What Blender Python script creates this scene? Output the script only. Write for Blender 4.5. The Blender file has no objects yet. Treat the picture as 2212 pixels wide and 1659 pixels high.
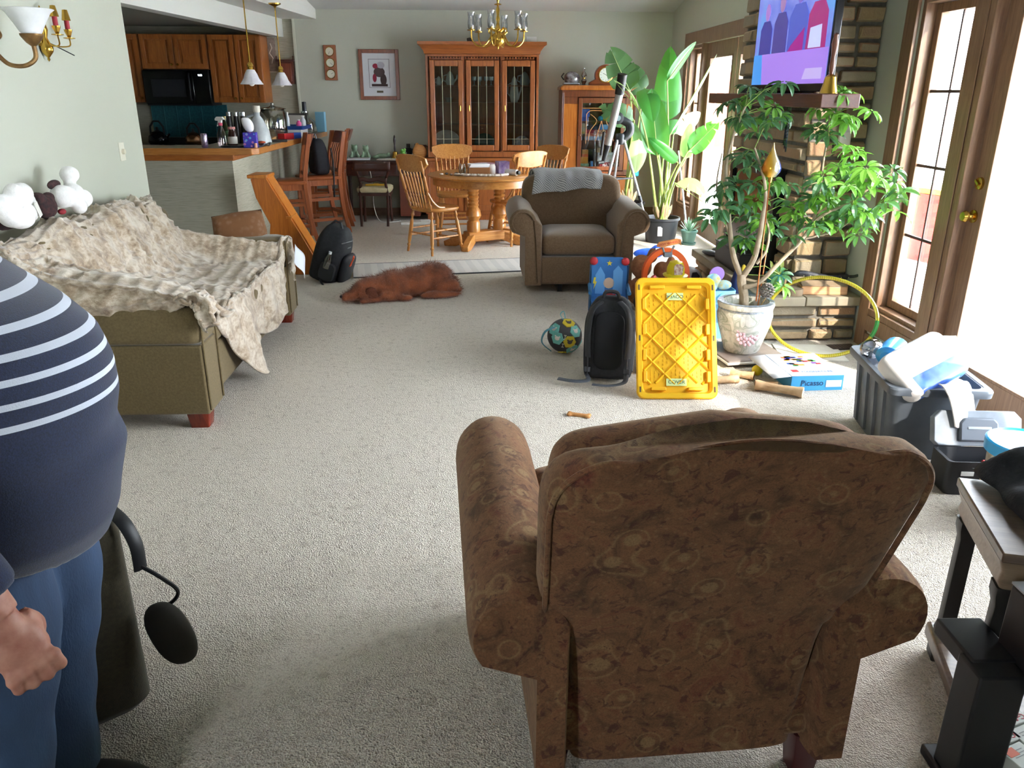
import bpy, bmesh, math, random
from mathutils import Vector, Matrix, Euler, noise
S = bpy.context.scene
C = S.collection
PI = math.pi
rnd = random.Random(7)

# ---------------------------------------------------------------- camera, sky, sun, exposure
def make_camera():
    yaw, pitch, roll = math.radians(2.75), math.radians(20.33), math.radians(.21)
    fw = Vector((math.sin(yaw)*math.cos(pitch), math.cos(yaw)*math.cos(pitch), -math.sin(pitch)))
    r = Vector((math.cos(yaw), -math.sin(yaw), 0)); u = r.cross(fw)
    r2 = math.cos(roll)*r + math.sin(roll)*u; u2 = -math.sin(roll)*r + math.cos(roll)*u
    m = Matrix(((r2.x, u2.x, -fw.x), (r2.y, u2.y, -fw.y), (r2.z, u2.z, -fw.z))).to_4x4()
    m.translation = (0, 0, 1.55)
    cd = bpy.data.cameras.new('camera'); cd.sensor_width = 36; cd.sensor_fit = 'HORIZONTAL'
    cd.lens = 1700/2212*36; cd.clip_start = .05
    o = bpy.data.objects.new('camera', cd); C.objects.link(o); o.matrix_world = m
    S.camera = o
make_camera()
w = bpy.data.worlds.new('sky'); S.world = w; w.use_nodes = True
bg = w.node_tree.nodes['Background']; bg.inputs[0].default_value = (.84, .92, 1, 1); bg.inputs[1].default_value = 5.0
sl = bpy.data.lights.new('sun', 'SUN'); sl.energy = 4.0; sl.angle = math.radians(1.2); sl.color = (1, .93, .82)
so = bpy.data.objects.new('sun', sl); C.objects.link(so)
so.rotation_euler = Vector((-.55, .83, -.62)).to_track_quat('-Z', 'Y').to_euler(); so.location = (8, -6, 6)
def portal(name, loc, rot, sx, sy):
    l = bpy.data.lights.new(name, 'AREA'); l.shape = 'RECTANGLE'; l.size = sx; l.size_y = sy; l.cycles.is_portal = True
    o = bpy.data.objects.new(name, l); C.objects.link(o); o.location = loc; o.rotation_euler = rot
portal('near_daylight', (2.72, 3.2, 1.05), (0, PI/2, 0), 2.0, 3.2)
portal('far_daylight', (2.72, 8.3, 1.05), (0, PI/2, 0), 2.0, 3.1)
portal('back_fill_portal', (-2.0, -2.2, 1.7), (PI/2, 0, 0), .5, 2.0)  # guides sky light through the added window behind the camera
vs = S.view_settings
vs.view_transform = 'Standard'; vs.look = 'None'; vs.exposure = 2.85; vs.gamma = 1; vs.use_curve_mapping = False
S.cycles.max_bounces = 8; S.cycles.diffuse_bounces = 5; S.cycles.glossy_bounces = 3; S.cycles.transmission_bounces = 4
S.cycles.transparent_max_bounces = 12; S.cycles.caustics_reflective = False; S.cycles.caustics_refractive = False
S.cycles.sample_clamp_indirect = 6

# ---------------------------------------------------------------- materials
def lin(h):
    h = h.lstrip('#'); o = []
    for i in (0, 2, 4):
        c = int(h[i:i+2], 16)/255
        o.append(c/12.92 if c <= .04045 else ((c+.055)/1.055)**2.4)
    return (*o, 1)
class NT:
    def __init__(s, name):
        s.m = bpy.data.materials.new(name); s.m.use_nodes = True; s.t = s.m.node_tree
        s.b = s.t.nodes['Principled BSDF']; s.out = s.t.nodes['Material Output']
    def n(s, typ, **k):
        x = s.t.nodes.new(typ)
        for a, v in k.items():
            if a.startswith('i_'):
                key = a[2:]; key = int(key) if key.isdigit() else key.replace('_', ' ')
                x.inputs[key].default_value = v
            else: setattr(x, a, v)
        return x
    def l(s, a, b): s.t.links.new(a, b)
    def coord(s, kind='Object', scale=(1, 1, 1)):
        c = s.n('ShaderNodeTexCoord'); mp = s.n('ShaderNodeMapping'); mp.inputs['Scale'].default_value = scale
        s.l(c.outputs[kind], mp.inputs[0]); return mp.outputs[0]
    def noise(s, co, scale, detail=3, rough=.55, dist=0):
        x = s.n('ShaderNodeTexNoise', i_Scale=scale, i_Detail=detail, i_Roughness=rough, i_Distortion=dist)
        s.l(co, x.inputs['Vector']); return x.outputs['Fac']
    def ramp(s, fac, stops, interp='LINEAR'):
        x = s.n('ShaderNodeValToRGB'); x.color_ramp.interpolation = interp
        e = x.color_ramp.elements
        while len(e) < len(stops): e.new(.5)
        for k, (p, c) in enumerate(stops): e[k].position = p; e[k].color = c if not isinstance(c, str) else lin(c)
        s.l(fac, x.inputs[0]); return x.outputs[0]
    def mix(s, fac, a, b, typ='MIX'):
        x = s.n('ShaderNodeMix', data_type='RGBA', blend_type=typ)
        for v, i in ((fac, 0), (a, 6), (b, 7)):
            if hasattr(v, 'links'): s.l(v, x.inputs[i])
            else: x.inputs[i].default_value = v if not isinstance(v, str) else lin(v)
        return x.outputs[2]
    def math(s, op, a, b=0):
        x = s.n('ShaderNodeMath', operation=op)
        for v, i in ((a, 0), (b, 1)):
            if hasattr(v, 'links'): s.l(v, x.inputs[i])
            else: x.inputs[i].default_value = v
        return x.outputs[0]
    def bump(s, h, strength=.3, dist=.01):
        x = s.n('ShaderNodeBump', i_Strength=strength, i_Distance=dist); s.l(h, x.inputs['Height']); s.l(x.outputs[0], s.b.inputs['Normal'])
    def base(s, c):
        if hasattr(c, 'links'): s.l(c, s.b.inputs['Base Color'])
        else: s.b.inputs['Base Color'].default_value = lin(c)
    def set(s, **k):
        for a, v in k.items(): s.b.inputs[a.replace('_', ' ')].default_value = v
_M = {}
def mat(col, rough=.6, metal=0., col2=None, sc=12., bump=0., bs=120., spec=None, sheen=0., stretch=(1, 1, 1), emit=0., name=None, coat=0.):
    key = (col, rough, metal, col2, sc, bump, bs, spec, sheen, stretch, emit, coat)
    if key in _M: return _M[key]
    t = NT(name or 'm_'+col.strip('#')); t.set(Roughness=rough, Metallic=metal)
    if spec is not None: t.set(Specular_IOR_Level=spec)
    if sheen: t.set(Sheen_Weight=sheen, Sheen_Roughness=.5)
    if coat: t.set(Coat_Weight=coat, Coat_Roughness=.15)
    if col2 or bump: co = t.coord('Object', stretch)
    if col2: t.base(t.ramp(t.noise(co, sc, 4), [(.35, col), (.68, col2)]))
    else: t.base(col)
    if bump: t.bump(t.noise(co, bs, 3), bump, .004)
    if emit: t.b.inputs['Emission Color'].default_value = lin(col); t.set(Emission_Strength=emit)
    _M[key] = t.m; return t.m
def wood(a, b, rough=.4, axis=2, sc=5., coat=.15):
    key = ('wood', a, b, rough, axis, sc, coat)
    if key in _M: return _M[key]
    t = NT('wood_'+a.strip('#')); st = [9., 9., 9.]; st[axis] = .8
    co = t.coord('Object', tuple(st)); f = t.noise(co, sc, 4, .6, 1.2)
    t.base(t.ramp(f, [(.3, a), (.7, b)])); t.set(Roughness=rough, Coat_Weight=coat, Coat_Roughness=.2)
    t.bump(f, .08, .002); _M[key] = t.m; return t.m
def glass(tint='#ffffff', clear=.93, rough=.03):
    key = ('glass', tint, clear, rough)
    if key in _M: return _M[key]
    t = NT('glass'); tr = t.n('ShaderNodeBsdfTransparent'); tr.inputs[0].default_value = lin(tint)
    gl = t.n('ShaderNodeBsdfGlossy', i_Roughness=rough); mx = t.n('ShaderNodeMixShader'); fr = t.n('ShaderNodeLayerWeight', i_Blend=.25)
    f = t.math('ADD', t.math('MULTIPLY', fr.outputs['Fresnel'], .6), 1-clear)
    t.l(f, mx.inputs[0]); t.l(tr.outputs[0], mx.inputs[1]); t.l(gl.outputs[0], mx.inputs[2]); t.l(mx.outputs[0], t.out.inputs[0])
    _M[key] = t.m; return t.m

# ---------------------------------------------------------------- mesh builder
def RX(a): return Matrix.Rotation(a, 4, 'X')
def RY(a): return Matrix.Rotation(a, 4, 'Y')
def RZ(a): return Matrix.Rotation(a, 4, 'Z')
def TR(x, y=0, z=0): return Matrix.Translation((x, y, z))
def SC(x, y, z): return Matrix.Diagonal((x, y, z, 1))
class MB:
    def __init__(s): s.v = []; s.f = []; s.k = []; s.T = Matrix.Identity(4); s.mi = 0
    def add(s, vs, fs):
        o = len(s.v); s.v += [tuple(s.T @ Vector(p)) for p in vs]
        s.f += [tuple(i+o for i in f) for f in fs]; s.k += [s.mi]*len(fs); return s
    def box(s, x, y, z, sx, sy, sz, M=None):          # centre x,y ; bottom z
        a = [(x+i*sx/2, y+j*sy/2, z+k*sz) for k in (0, 1) for j in (-1, 1) for i in (-1, 1)]
        if M: a = [tuple(M @ Vector(p)) for p in a]
        return s.add(a, [(0, 2, 3, 1), (4, 5, 7, 6), (0, 1, 5, 4), (2, 6, 7, 3), (0, 4, 6, 2), (1, 3, 7, 5)])
    def bb(s, x0, x1, y0, y1, z0, z1): return s.box((x0+x1)/2, (y0+y1)/2, z0, x1-x0, y1-y0, z1-z0)
    def loft(s, rings, caps=True, close=True):
        n = len(rings[0]); vs = [p for r in rings for p in r]; fs = []
        for i in range(len(rings)-1):
            for j in range(n if close else n-1):
                fs.append((i*n+j, i*n+(j+1) % n, (i+1)*n+(j+1) % n, (i+1)*n+j))
        if caps: fs += [tuple(range(n))[::-1], tuple((len(rings)-1)*n+j for j in range(n))]
        return s.add(vs, fs)
    def lathe(s, prof, n=20, M=None, caps=True):
        rings = [[(r*math.cos(2*PI*j/n), r*math.sin(2*PI*j/n), z) for j in range(n)] for r, z in prof]
        if M: rings = [[tuple(M @ Vector(p)) for p in r] for r in rings]
        return s.loft(rings, caps)
    def tube(s, pts, r, n=8, closed=False, flat=1.):
        P = [Vector(p) for p in pts]; m = len(P); R = r if isinstance(r, (list, tuple)) else [r]*m; rings = []; up = None
        for i in range(m):
            a = P[i-1] if (i or closed) else P[0]; b = P[(i+1) % m] if (i < m-1 or closed) else P[-1]
            d = (b-a); d = d.normalized() if d.length > 1e-9 else Vector((0, 0, 1))
            if up is None: up = Vector((0, 0, 1)) if abs(d.z) < .9 else Vector((1, 0, 0))
            x = d.cross(up).normalized(); up = x.cross(d).normalized()
            rings.append([tuple(P[i]+x*math.cos(2*PI*j/n)*R[i]+up*math.sin(2*PI*j/n)*R[i]*flat) for j in range(n)])
        if closed: rings.append(rings[0])
        return s.loft(rings, not closed)
    def cyl(s, a, b, r0, r1=None, n=14): return s.tube([a, b], [r0, r0 if r1 is None else r1], n)
    def ell(s, c, r, nu=16, nv=10, p=1., M=None):
        f = lambda v: math.copysign(abs(v)**p, v); rings = []
        for i in range(nv+1):
            t = -PI/2+PI*i/nv; t = max(-PI/2+.02, min(PI/2-.02, t)); k = f(math.cos(t))
            rings.append([(r[0]*k*f(math.cos(2*PI*j/nu)), r[1]*k*f(math.sin(2*PI*j/nu)), r[2]*f(math.sin(t))) for j in range(nu)])
        rings = [[tuple((M @ Vector(q) if M else Vector(q))+Vector(c)) for q in g] for g in rings]
        return s.loft(rings)
    def grid(s, fn, nu, nv):
        vs = [fn(i/nu, j/nv) for j in range(nv+1) for i in range(nu+1)]
        return s.add(vs, [(j*(nu+1)+i, j*(nu+1)+i+1, (j+1)*(nu+1)+i+1, (j+1)*(nu+1)+i) for j in range(nv) for i in range(nu)])
    def prism(s, pts, z0, z1, M=None):
        a = [(x, y, z0) for x, y in pts]; b = [(x, y, z1) for x, y in pts]
        if M: a = [tuple(M @ Vector(p)) for p in a]; b = [tuple(M @ Vector(p)) for p in b]
        return s.loft([a, b])
    def build(s, name, m, parent=None, bev=0., seg=2, sub=0, ang=40, solid=0., simple=False, flat=False):
        me = bpy.data.meshes.new(name); me.from_pydata(s.v, [], s.f); me.validate()
        ms = m if isinstance(m, (list, tuple)) else [m]
        for x in ms: me.materials.append(x)
        if len(ms) > 1 and len(me.polygons) == len(s.k): me.polygons.foreach_set('material_index', s.k)
        bm = bmesh.new(); bm.from_mesh(me); bmesh.ops.recalc_face_normals(bm, faces=bm.faces[:]); bm.to_mesh(me); bm.free()
        if not flat:
            me.polygons.foreach_set('use_smooth', [True]*len(me.polygons))
            if not sub: me.set_sharp_from_angle(angle=math.radians(ang))
        o = bpy.data.objects.new(name, me); C.objects.link(o); o.parent = parent
        if solid: x = o.modifiers.new('thick', 'SOLIDIFY'); x.thickness = solid; x.offset = 0
        if bev: x = o.modifiers.new('bevel', 'BEVEL'); x.width = bev; x.segments = seg; x.limit_method = 'ANGLE'; x.angle_limit = math.radians(35); x.harden_normals = False
        if sub: x = o.modifiers.new('sub', 'SUBSURF'); x.levels = sub; x.render_levels = sub; x.subdivision_type = 'SIMPLE' if simple else 'CATMULL_CLARK'
        return o
def tag(o, label, cat, group=None, kind=None):
    o['label'] = label; o['category'] = cat
    if group: o['group'] = group
    if kind: o['kind'] = kind
    return o
def thing(name, label, cat, loc=(0, 0, 0), rz=0., group=None, rot=None):
    o = bpy.data.objects.new(name, None); C.objects.link(o); o.empty_display_size = .1
    o.location = loc; o.rotation_euler = rot or (0, 0, rz); return tag(o, label, cat, group)
def struct(o): o['kind'] = 'structure'; return o
def dup(o, parent=None):
    c = o.copy(); C.objects.link(c); c.parent = parent
    for ch in list(o.children): dup(ch, c)
    return c
def copy_thing(o, loc, rz, label):
    c = dup(o); c.location = loc; c.rotation_euler = (0, 0, rz); c['label'] = label; return c
def text(s, size, parent, M, m, name='lettering', ext=.0004, sx=1., al='CENTER'):
    cu = bpy.data.curves.new(name, 'FONT'); cu.body = s; cu.size = size; cu.extrude = ext; cu.align_x = al; cu.align_y = 'CENTER'
    cu.materials.append(m); tmp = bpy.data.objects.new(name, cu); C.objects.link(tmp); bpy.context.view_layer.update()
    me = bpy.data.meshes.new_from_object(tmp.evaluated_get(bpy.context.evaluated_depsgraph_get())); bpy.data.objects.remove(tmp)
    o = bpy.data.objects.new(name, me); C.objects.link(o); o.parent = parent
    o.matrix_local = M @ SC(sx, 1, 1); return o
def place(o, x, y, z, rz=0): o.location = (x, y, z); o.rotation_euler = (0, 0, rz); return o
def rrect(w, h, r, n=5):
    p = []
    for cx, cy, a in ((w/2-r, h/2-r, 0), (-w/2+r, h/2-r, 1), (-w/2+r, -h/2+r, 2), (w/2-r, -h/2+r, 3)):
        for k in range(n+1):
            t = PI/2*(a+k/n); p.append((cx+r*math.cos(t), cy+r*math.sin(t)))
    return p
def cat_rom(pts, k=6):
    P = [Vector(p) for p in pts]; out = []
    for i in range(len(P)-1):
        a, b, c, d = P[max(0, i-1)], P[i], P[i+1], P[min(len(P)-1, i+2)]
        for j in range(k):
            t = j/k; out.append(.5*((2*b)+(c-a)*t+(2*a-5*b+4*c-d)*t*t+(3*b-a-3*c+d)*t**3))
    return out+[P[-1]]
def fuse(mb, name, m, parent=None, vox=.012, smooth=6, sub=0):
    """one continuous skin out of overlapping closed forms"""
    o = mb.build(name, m, parent)
    x = o.modifiers.new('r', 'REMESH'); x.mode = 'VOXEL'; x.voxel_size = vox
    y = o.modifiers.new('s', 'SMOOTH'); y.iterations = smooth; y.factor = .5
    bpy.context.view_layer.update(); dg = bpy.context.evaluated_depsgraph_get()
    me = bpy.data.meshes.new_from_object(o.evaluated_get(dg)); o.modifiers.clear(); o.data = me
    me.polygons.foreach_set('use_smooth', [True]*len(me.polygons)); return o
BRASS = mat('#c9a24a', .25, 1.); CHROME = mat('#c8ccd0', .2, 1.); BLACK = mat('#15161a', .5); WHITE = mat('#e8e8e6', .5); DKMETAL = mat('#2a2b2e', .4, .6)
CREAM = mat('#e4dcc6', .6); STEEL = mat('#9fa3a6', .3, 1.)
# ================================================================ the room
XR, YF = 2.53, 10.75
def carpet():
    t = NT('carpet'); co = t.coord('Object')
    v = t.n('ShaderNodeTexVoronoi', i_Scale=210.); t.l(co, v.inputs['Vector'])
    big = t.noise(co, 1.3, 3); mid = t.noise(co, 26, 4, .65); fine = t.noise(co, 190, 2)
    c = t.ramp(fine, [(.28, '#a79b8b'), (.45, '#d3c8b9'), (.7, '#e6ddd0')])
    c = t.mix(t.ramp(mid, [(.32, (1, 1, 1, 1)), (.46, (0, 0, 0, 1))]), c, '#b9ad9e')
    c = t.mix(t.math('MULTIPLY', big, .3), c, '#d6cbbd'); sp = t.noise(co, 75, 3, .7); c = t.mix(t.ramp(sp, [(.3, (.8, .8, .8, 1)), (.42, (0, 0, 0, 1))]), c, '#8b7f70'); c = t.mix(t.ramp(sp, [(.6, (0, 0, 0, 1)), (.75, (.6, .6, .6, 1))]), c, '#efe7da')
    t.base(c); t.set(Roughness=.95, Specular_IOR_Level=.1, Sheen_Weight=.2)
    h = t.math('ADD', t.math('MULTIPLY', v.outputs['Distance'], .8), t.math('MULTIPLY', mid, 1.3)); t.bump(h, .8, .012)
    return t.m
def wallmat(a, name='wall_paint'):
    t = NT(name); co = t.coord('Object'); t.base(a); t.set(Roughness=.85, Specular_IOR_Level=.25); t.bump(t.noise(co, 140, 2), .12, .003); return t.m
WALL = wallmat('#bfc1b3'); CEIL = wallmat('#c9cac6', 'ceiling_paint'); WHT = wallmat('#d3d3cc', 'soffit_paint')
def grasscloth():
    t = NT('grasscloth'); co = t.coord('Object', (3, 3, 160)); f = t.noise(co, 2.2, 4, .7)
    t.base(t.ramp(f, [(.3, '#8f8c7a'), (.5, '#b3b09d'), (.75, '#c2bfae')])); t.set(Roughness=.85); t.bump(f, .25, .002); return t.m
GRASSC = grasscloth()
FIR = wood('#765640', '#957458', .45, 2); FIRY = wood('#765640', '#957458', .45, 1); FIRX = wood('#765640', '#957458', .45, 0)
OAK = wood('#8f4f22', '#b56f33', .38, 2); OAKX = wood('#8f4f22', '#b56f33', .38, 0); OAKY = wood('#8f4f22', '#b56f33', .38, 1)
PANE = glass('#ffffff', .96)
def sb(name, m, *boxes, bev=0, parent=None):
    b = MB()
    for x in boxes: b.bb(*x)
    o = b.build(name, m, parent, bev=bev); return struct(o) if parent is None else o
sb('floor', carpet(), (-5.6, XR+.16, -2.2, YF+.2, -.1, 0))
# walls ------------------------------------------------------------
W2 = XR+.16; HT = 5.2
sb('wall_right', WALL, (XR, W2, 9.85, YF+.2, 0, HT), (XR, W2, 6.72, 9.85, 2.06, HT), (XR, W2, 4.78, 6.72, 0, HT), (XR, W2, 4.2, 4.78, 0, .25),
   (XR, W2, 1.6, 4.78, 2.06, HT), (XR, W2, -2.2, 1.6, 0, HT), (XR, W2, 9.25, 9.85, 0, .28), (XR, W2, 6.72, 7.1, 0, .28), (XR, W2, 1.6, 2.2, 0, .25))
sb('wall_far', WALL, (-2.2, W2, YF, YF+.2, 0, HT))
sb('wall_kitchen', GRASSC, (-5.6, -2.2, YF+.04, YF+.2, 0, HT))
sb('wall_left', WALL, (-2.5, -2.35, -2.2, 5.95, 0, HT))
sb('wall_side', GRASSC, (-5.6, -5.45, 5.0, YF+.2, 0, HT), (-5.6, -2.5, 5.0, 5.12, 0, HT))
sb('wall_back', WALL, (-2.5, W2, -2.2, -2.04, 0, .7), (-2.5, W2, -2.2, -2.04, 2.7, HT), (-1.75, W2, -2.2, -2.04, .7, 2.7), (-2.5, -2.3, -2.2, -2.04, .7, 2.7))
def slab(name, pts, m):
    b = MB(); b.add(pts, [(0, 1, 2, 3), (4, 7, 6, 5), (0, 4, 5, 1), (1, 5, 6, 2), (2, 6, 7, 3), (3, 7, 4, 0)]); return struct(b.build(name, m))
zc = lambda y: 2.5+.186*(YF-y)
slab('ceiling', [(-2.6, YF+.2, zc(YF+.2)), (W2, YF+.2, zc(YF+.2)), (W2, -2.2, zc(-2.2)), (-2.6, -2.2, zc(-2.2))]+
     [(-2.6, YF+.2, 5.6), (W2, YF+.2, 5.6), (W2, -2.2, 5.6), (-2.6, -2.2, 5.6)], CEIL)
# dropped ceiling over the bar, its soffit and the kitchen ceiling
def skew(name, xa, xb, ya, yb, w, z0, z1, m):           # slab whose right edge runs from (xa,ya) to (xb,yb)
    return slab(name, [(xa-w, ya, z0), (xa, ya, z0), (xb, yb, z0), (xb-w, yb, z0), (xa-w, ya, z1), (xa, ya, z1), (xb, yb, z1), (xb-w, yb, z1)], m)
skew('ceiling_bar', -2.47, -1.91, 5.12, YF+.06, 3.2, 2.39, 2.5, WHT)
skew('trim_bar', -2.47, -1.91, 5.12, YF+.05, .1, 2.5, 4.2, WHT)
skew('trim_soffit', -2.83, -2.34, 5.12, YF+.04, .14, 2.185, 2.39, WHT)
sb('ceiling_kitchen', wallmat('#8d8e84', 'dim_kitchen_ceiling'), (-5.5, -2.6, 5.1, YF+.04, 2.3, 2.39))  # grey darkened to stand in for the dimness of the unlit kitchen
# window and door units in the right wall ---------------------------
def frame_yz(b, x, y0, y1, z0, z1, wd, dp):
    b.bb(x-dp/2, x+dp/2, y0, y0+wd, z0, z1); b.bb(x-dp/2, x+dp/2, y1-wd, y1, z0, z1)
    b.bb(x-dp/2, x+dp/2, y0+wd, y1-wd, z0, z0+wd); b.bb(x-dp/2, x+dp/2, y0+wd, y1-wd, z1-wd, z1)
GUN = mat('#4a3a34', .5)
def window(n, y0, y1, z0, z1, rows, xg=2.63):
    b = MB(); frame_yz(b, xg-.02, y0, y1, z0, z1, .035, .14); b.bb(XR-.02, XR+.1, y0, y1, z0-.03, z0+.012)
    o = struct(b.build('window_%d' % n, FIR, bev=.004))
    b = MB(); frame_yz(b, xg, y0+.037, y1-.037, z0+.037, z1-.037, .05, .05); b.build('sash', FIR, o, bev=.004)
    b = MB(); b.bb(xg-.003, xg+.003, y0+.06, y1-.06, z0+.06, z1-.06); b.build('pane', PANE, o)
    b = MB(); a, c = z0+.087, z1-.087
    for k in range(1, rows): b.bb(xg-.012, xg-.004, y0+.087, y1-.087, a+(c-a)*k/rows-.008, a+(c-a)*k/rows+.008)
    b.bb(xg-.0125, xg-.0045, (y0+y1)/2-.007, (y0+y1)/2+.007, a, c); b.build('muntin', GUN, o)
    return o
def door(n, y0, y1, hinge=0, xg=2.59, z1=2.065):
    b = MB(); st = .115
    b.bb(xg-.022, xg+.022, y0+.004, y0+st, .02, z1); b.bb(xg-.022, xg+.022, y1-st, y1-.004, .02, z1)
    b.bb(xg-.022, xg+.022, y0+st, y1-st, .02, .2); b.bb(xg-.022, xg+.022, y0+st, y1-st, z1-.15, z1)
    o = struct(b.build('door_%d' % n, FIR, bev=.004))
    b = MB(); frame_yz(b, xg, y0+st, y1-st, .2, z1-.15, .016, .056); b.build('glazing_bead', FIR, o, bev=.003)
    b = MB(); b.bb(xg-.004, xg+.004, y0+st+.004, y1-st-.004, .204, z1-.154); b.build('pane', PANE, o)
    if hinge:
        yk = y1-.058 if hinge > 0 else y0+.058
        for z, nm in ((.96, 'knob'), (1.125, 'deadbolt')):
            k = MB(); k.lathe([(.001, 0), (.033, 0), (.033, .008), (.014, .012), (.012, .03), (.026, .036), (.03, .05), (.022, .062), (.001, .064)] if nm == 'knob' else
                              [(.001, 0), (.032, 0), (.03, .012), (.02, .016), (.001, .017)], 20, TR(xg-.022, yk, z) @ RY(-PI/2))
            if nm != 'knob': k.box(0, 0, 0, .008, .036, .012, TR(xg-.045, yk, z) @ RX(.6))
            k.build(nm, BRASS, o)
    return o
window(1, 4.22, 4.78, .25, 2.06, 4); window(2, 9.25, 9.85, .28, 2.06, 3); window(3, 6.72, 7.12, .28, 2.06, 3); window(4, 1.6, 2.2, .25, 2.06, 4)
door(1, 3.13, 4.04, 1); door(2, 2.23, 3.12); door(3, 8.17, 9.19); door(4, 7.15, 8.16)
def post(n, *bx): sb('trim_%d' % n, FIR, *bx, bev=.004)
post(1, (XR-.022, XR+.12, 4.04, 4.22, 0, 2.06), (XR-.022, XR, 4.78, 4.9, .0, 2.06), (XR-.03, XR-.022, 4.09, 4.17, 0, 2.06), (XR-.022, XR, 4.22, 4.78, .12, .22))
post(2, (XR-.022, XR+.12, 2.2, 2.23, 0, 2.06), (XR-.022, XR, 1.5, 1.6, 0, 2.06), (XR-.022, XR, 1.5, 4.9, 2.06, 2.2))
post(3, (XR-.022, XR+.12, 9.19, 9.25, 0, 2.06), (XR-.022, XR, 9.85, 10.0, 0, 2.06), (XR-.022, XR, 6.7, 10.0, 2.06, 2.2), (XR-.022, XR, 9.25, 9.85, .1, .25), (XR-.022, XR, 6.72, 7.1, .1, .25))
sb('baseboard_right', FIRY, (XR-.015, XR, 4.22, 4.9, 0, .1), (XR-.015, XR, 9.25, YF, 0, .1), (XR-.015, XR, -2.0, 1.5, 0, .1), bev=.003)
sb('baseboard_far', FIRX, (-2.2, 2.5, YF-.015, YF, 0, .1), bev=.003)
sb('baseboard_left', FIRY, (-2.35, -2.335, -2.0, 5.95, 0, .1), bev=.003)
b = MB(); frame = b
for x0, x1, z0, z1 in ((-2.3, -2.22, .7, 2.7), (-1.83, -1.75, .7, 2.7), (-2.22, -1.83, .7, .78), (-2.22, -1.83, 2.62, 2.7)): b.bb(x0, x1, -2.16, -2.06, z0, z1)
bw = struct(b.build('window_5', FIR)); b = MB(); b.bb(-2.23, -1.82, -2.12, -2.114, .77, 2.63); b.build('pane', PANE, bw)  # unseen back window, added to let in fill light
# corner bead at the end of the far wall and the bar half-wall
sb('trim_corner', wallmat('#cfd0c0', 'bead_paint'), (-2.215, -2.185, YF-.012, YF+.05, 0, 2.39))
b = MB(); b.bb(-5.45, -2.17, 7.45, 7.57, 0, .966); b.bb(-2.29, -2.17, 7.57, YF+.04, 0, .966); struct(b.build('wall_bar', GRASSC))
# ---------------------------------------------------------------- outdoors
SNOW = mat('#f2f4f7', .9)
sb('ground', SNOW, (W2, 60, -40, 60, -.5, -.12), (-40, W2, -60, -2.2, -.5, -.12))
def conifer(x, y, h, r, label):
    t = thing('conifer', label, 'tree', (x, y, -.12), 0, 'evergreens outside the glass doors')
    b = MB(); b.cyl((0, 0, 0), (0, 0, h*.9), .16, .03, 8); b.build('trunk', mat('#5a4636', .9), t)
    b = MB(); q = random.Random(int(x*10+y))
    for i in range(260):
        f = q.random(); z = h*(.08+.9*f); R = r*(1-f)**.8*(.4+.6*q.random())+.05; a = q.random()*6.283
        b.ell((R*math.cos(a), R*math.sin(a), z), (.28*(1.2-f), .28*(1.2-f), .2), 6, 4)
    b.build('crown', mat('#5f7a52', .9, 0, '#86a06c', 3), t)
conifer(9.5, 10.2, 7, 1.6, 'tall evergreen outside, beside the near glass door'); conifer(11.5, 14.5, 6, 1.5, 'evergreen seen through the upper panes of the sidelight')
conifer(12.0, 29.0, 8, 2.2, 'distant evergreen above the red-brown fence outside the far door')
f = thing('wooden_fence', 'red-brown board fence across the snow outside the far door', 'fence', (9, 26, -.12), -.5)
b = MB()
for i in range(26): b.box(-3.9+i*.3, 0, 0, .28, .03, 2.3)
b.build('board_panel', mat('#9a5640', .8), f)
for i in range(5): MB().box(-3.9+i*1.9, .07, 0, .1, .1, 2.4).build('post', mat('#7a4636', .8), f)
bn = thing('garden_bin', 'red plastic bin in the snow outside the sidelight window', 'bin', (4.9, 8.15, -.12), .3)
b = MB(); b.loft([[(x, y, z) for x, y in rrect(.5*k, .5*k, .06)] for z, k in ((0, .8), (.7, 1))]); b.build('body', mat('#d8352a', .5), bn)
b = MB(); b.loft([[(x, y, z) for x, y in rrect(.54, .54, .06)] for z in (.71, .76)]); b.build('lid', mat('#e0b93a', .5), bn)
fd = thing('bird_feeder', 'dark tube bird feeder hanging outside the far sidelight', 'feeder', (2.95, 10.65, 1.78))
b = MB(); b.lathe([(.001, 0), (.04, .02), (.05, .05), (.05, .2), (.055, .21), (.001, .26)], 14); b.build('tube', mat('#3a4048', .4), fd)
b = MB(); b.tube([(0, 0, .25), (0, 0, .34), (0, .06, .4), (0, .14, .36), (0, .15, .2), (0, .15, -1.9)], .008, 6); b.build('hook_pole', BLACK, fd)
b = MB(); b.lathe([(.09, 0), (.09, .008), (.001, .008), (.001, 0)], 14); b.build('tray', mat('#3a4048', .4), fd)
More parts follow.
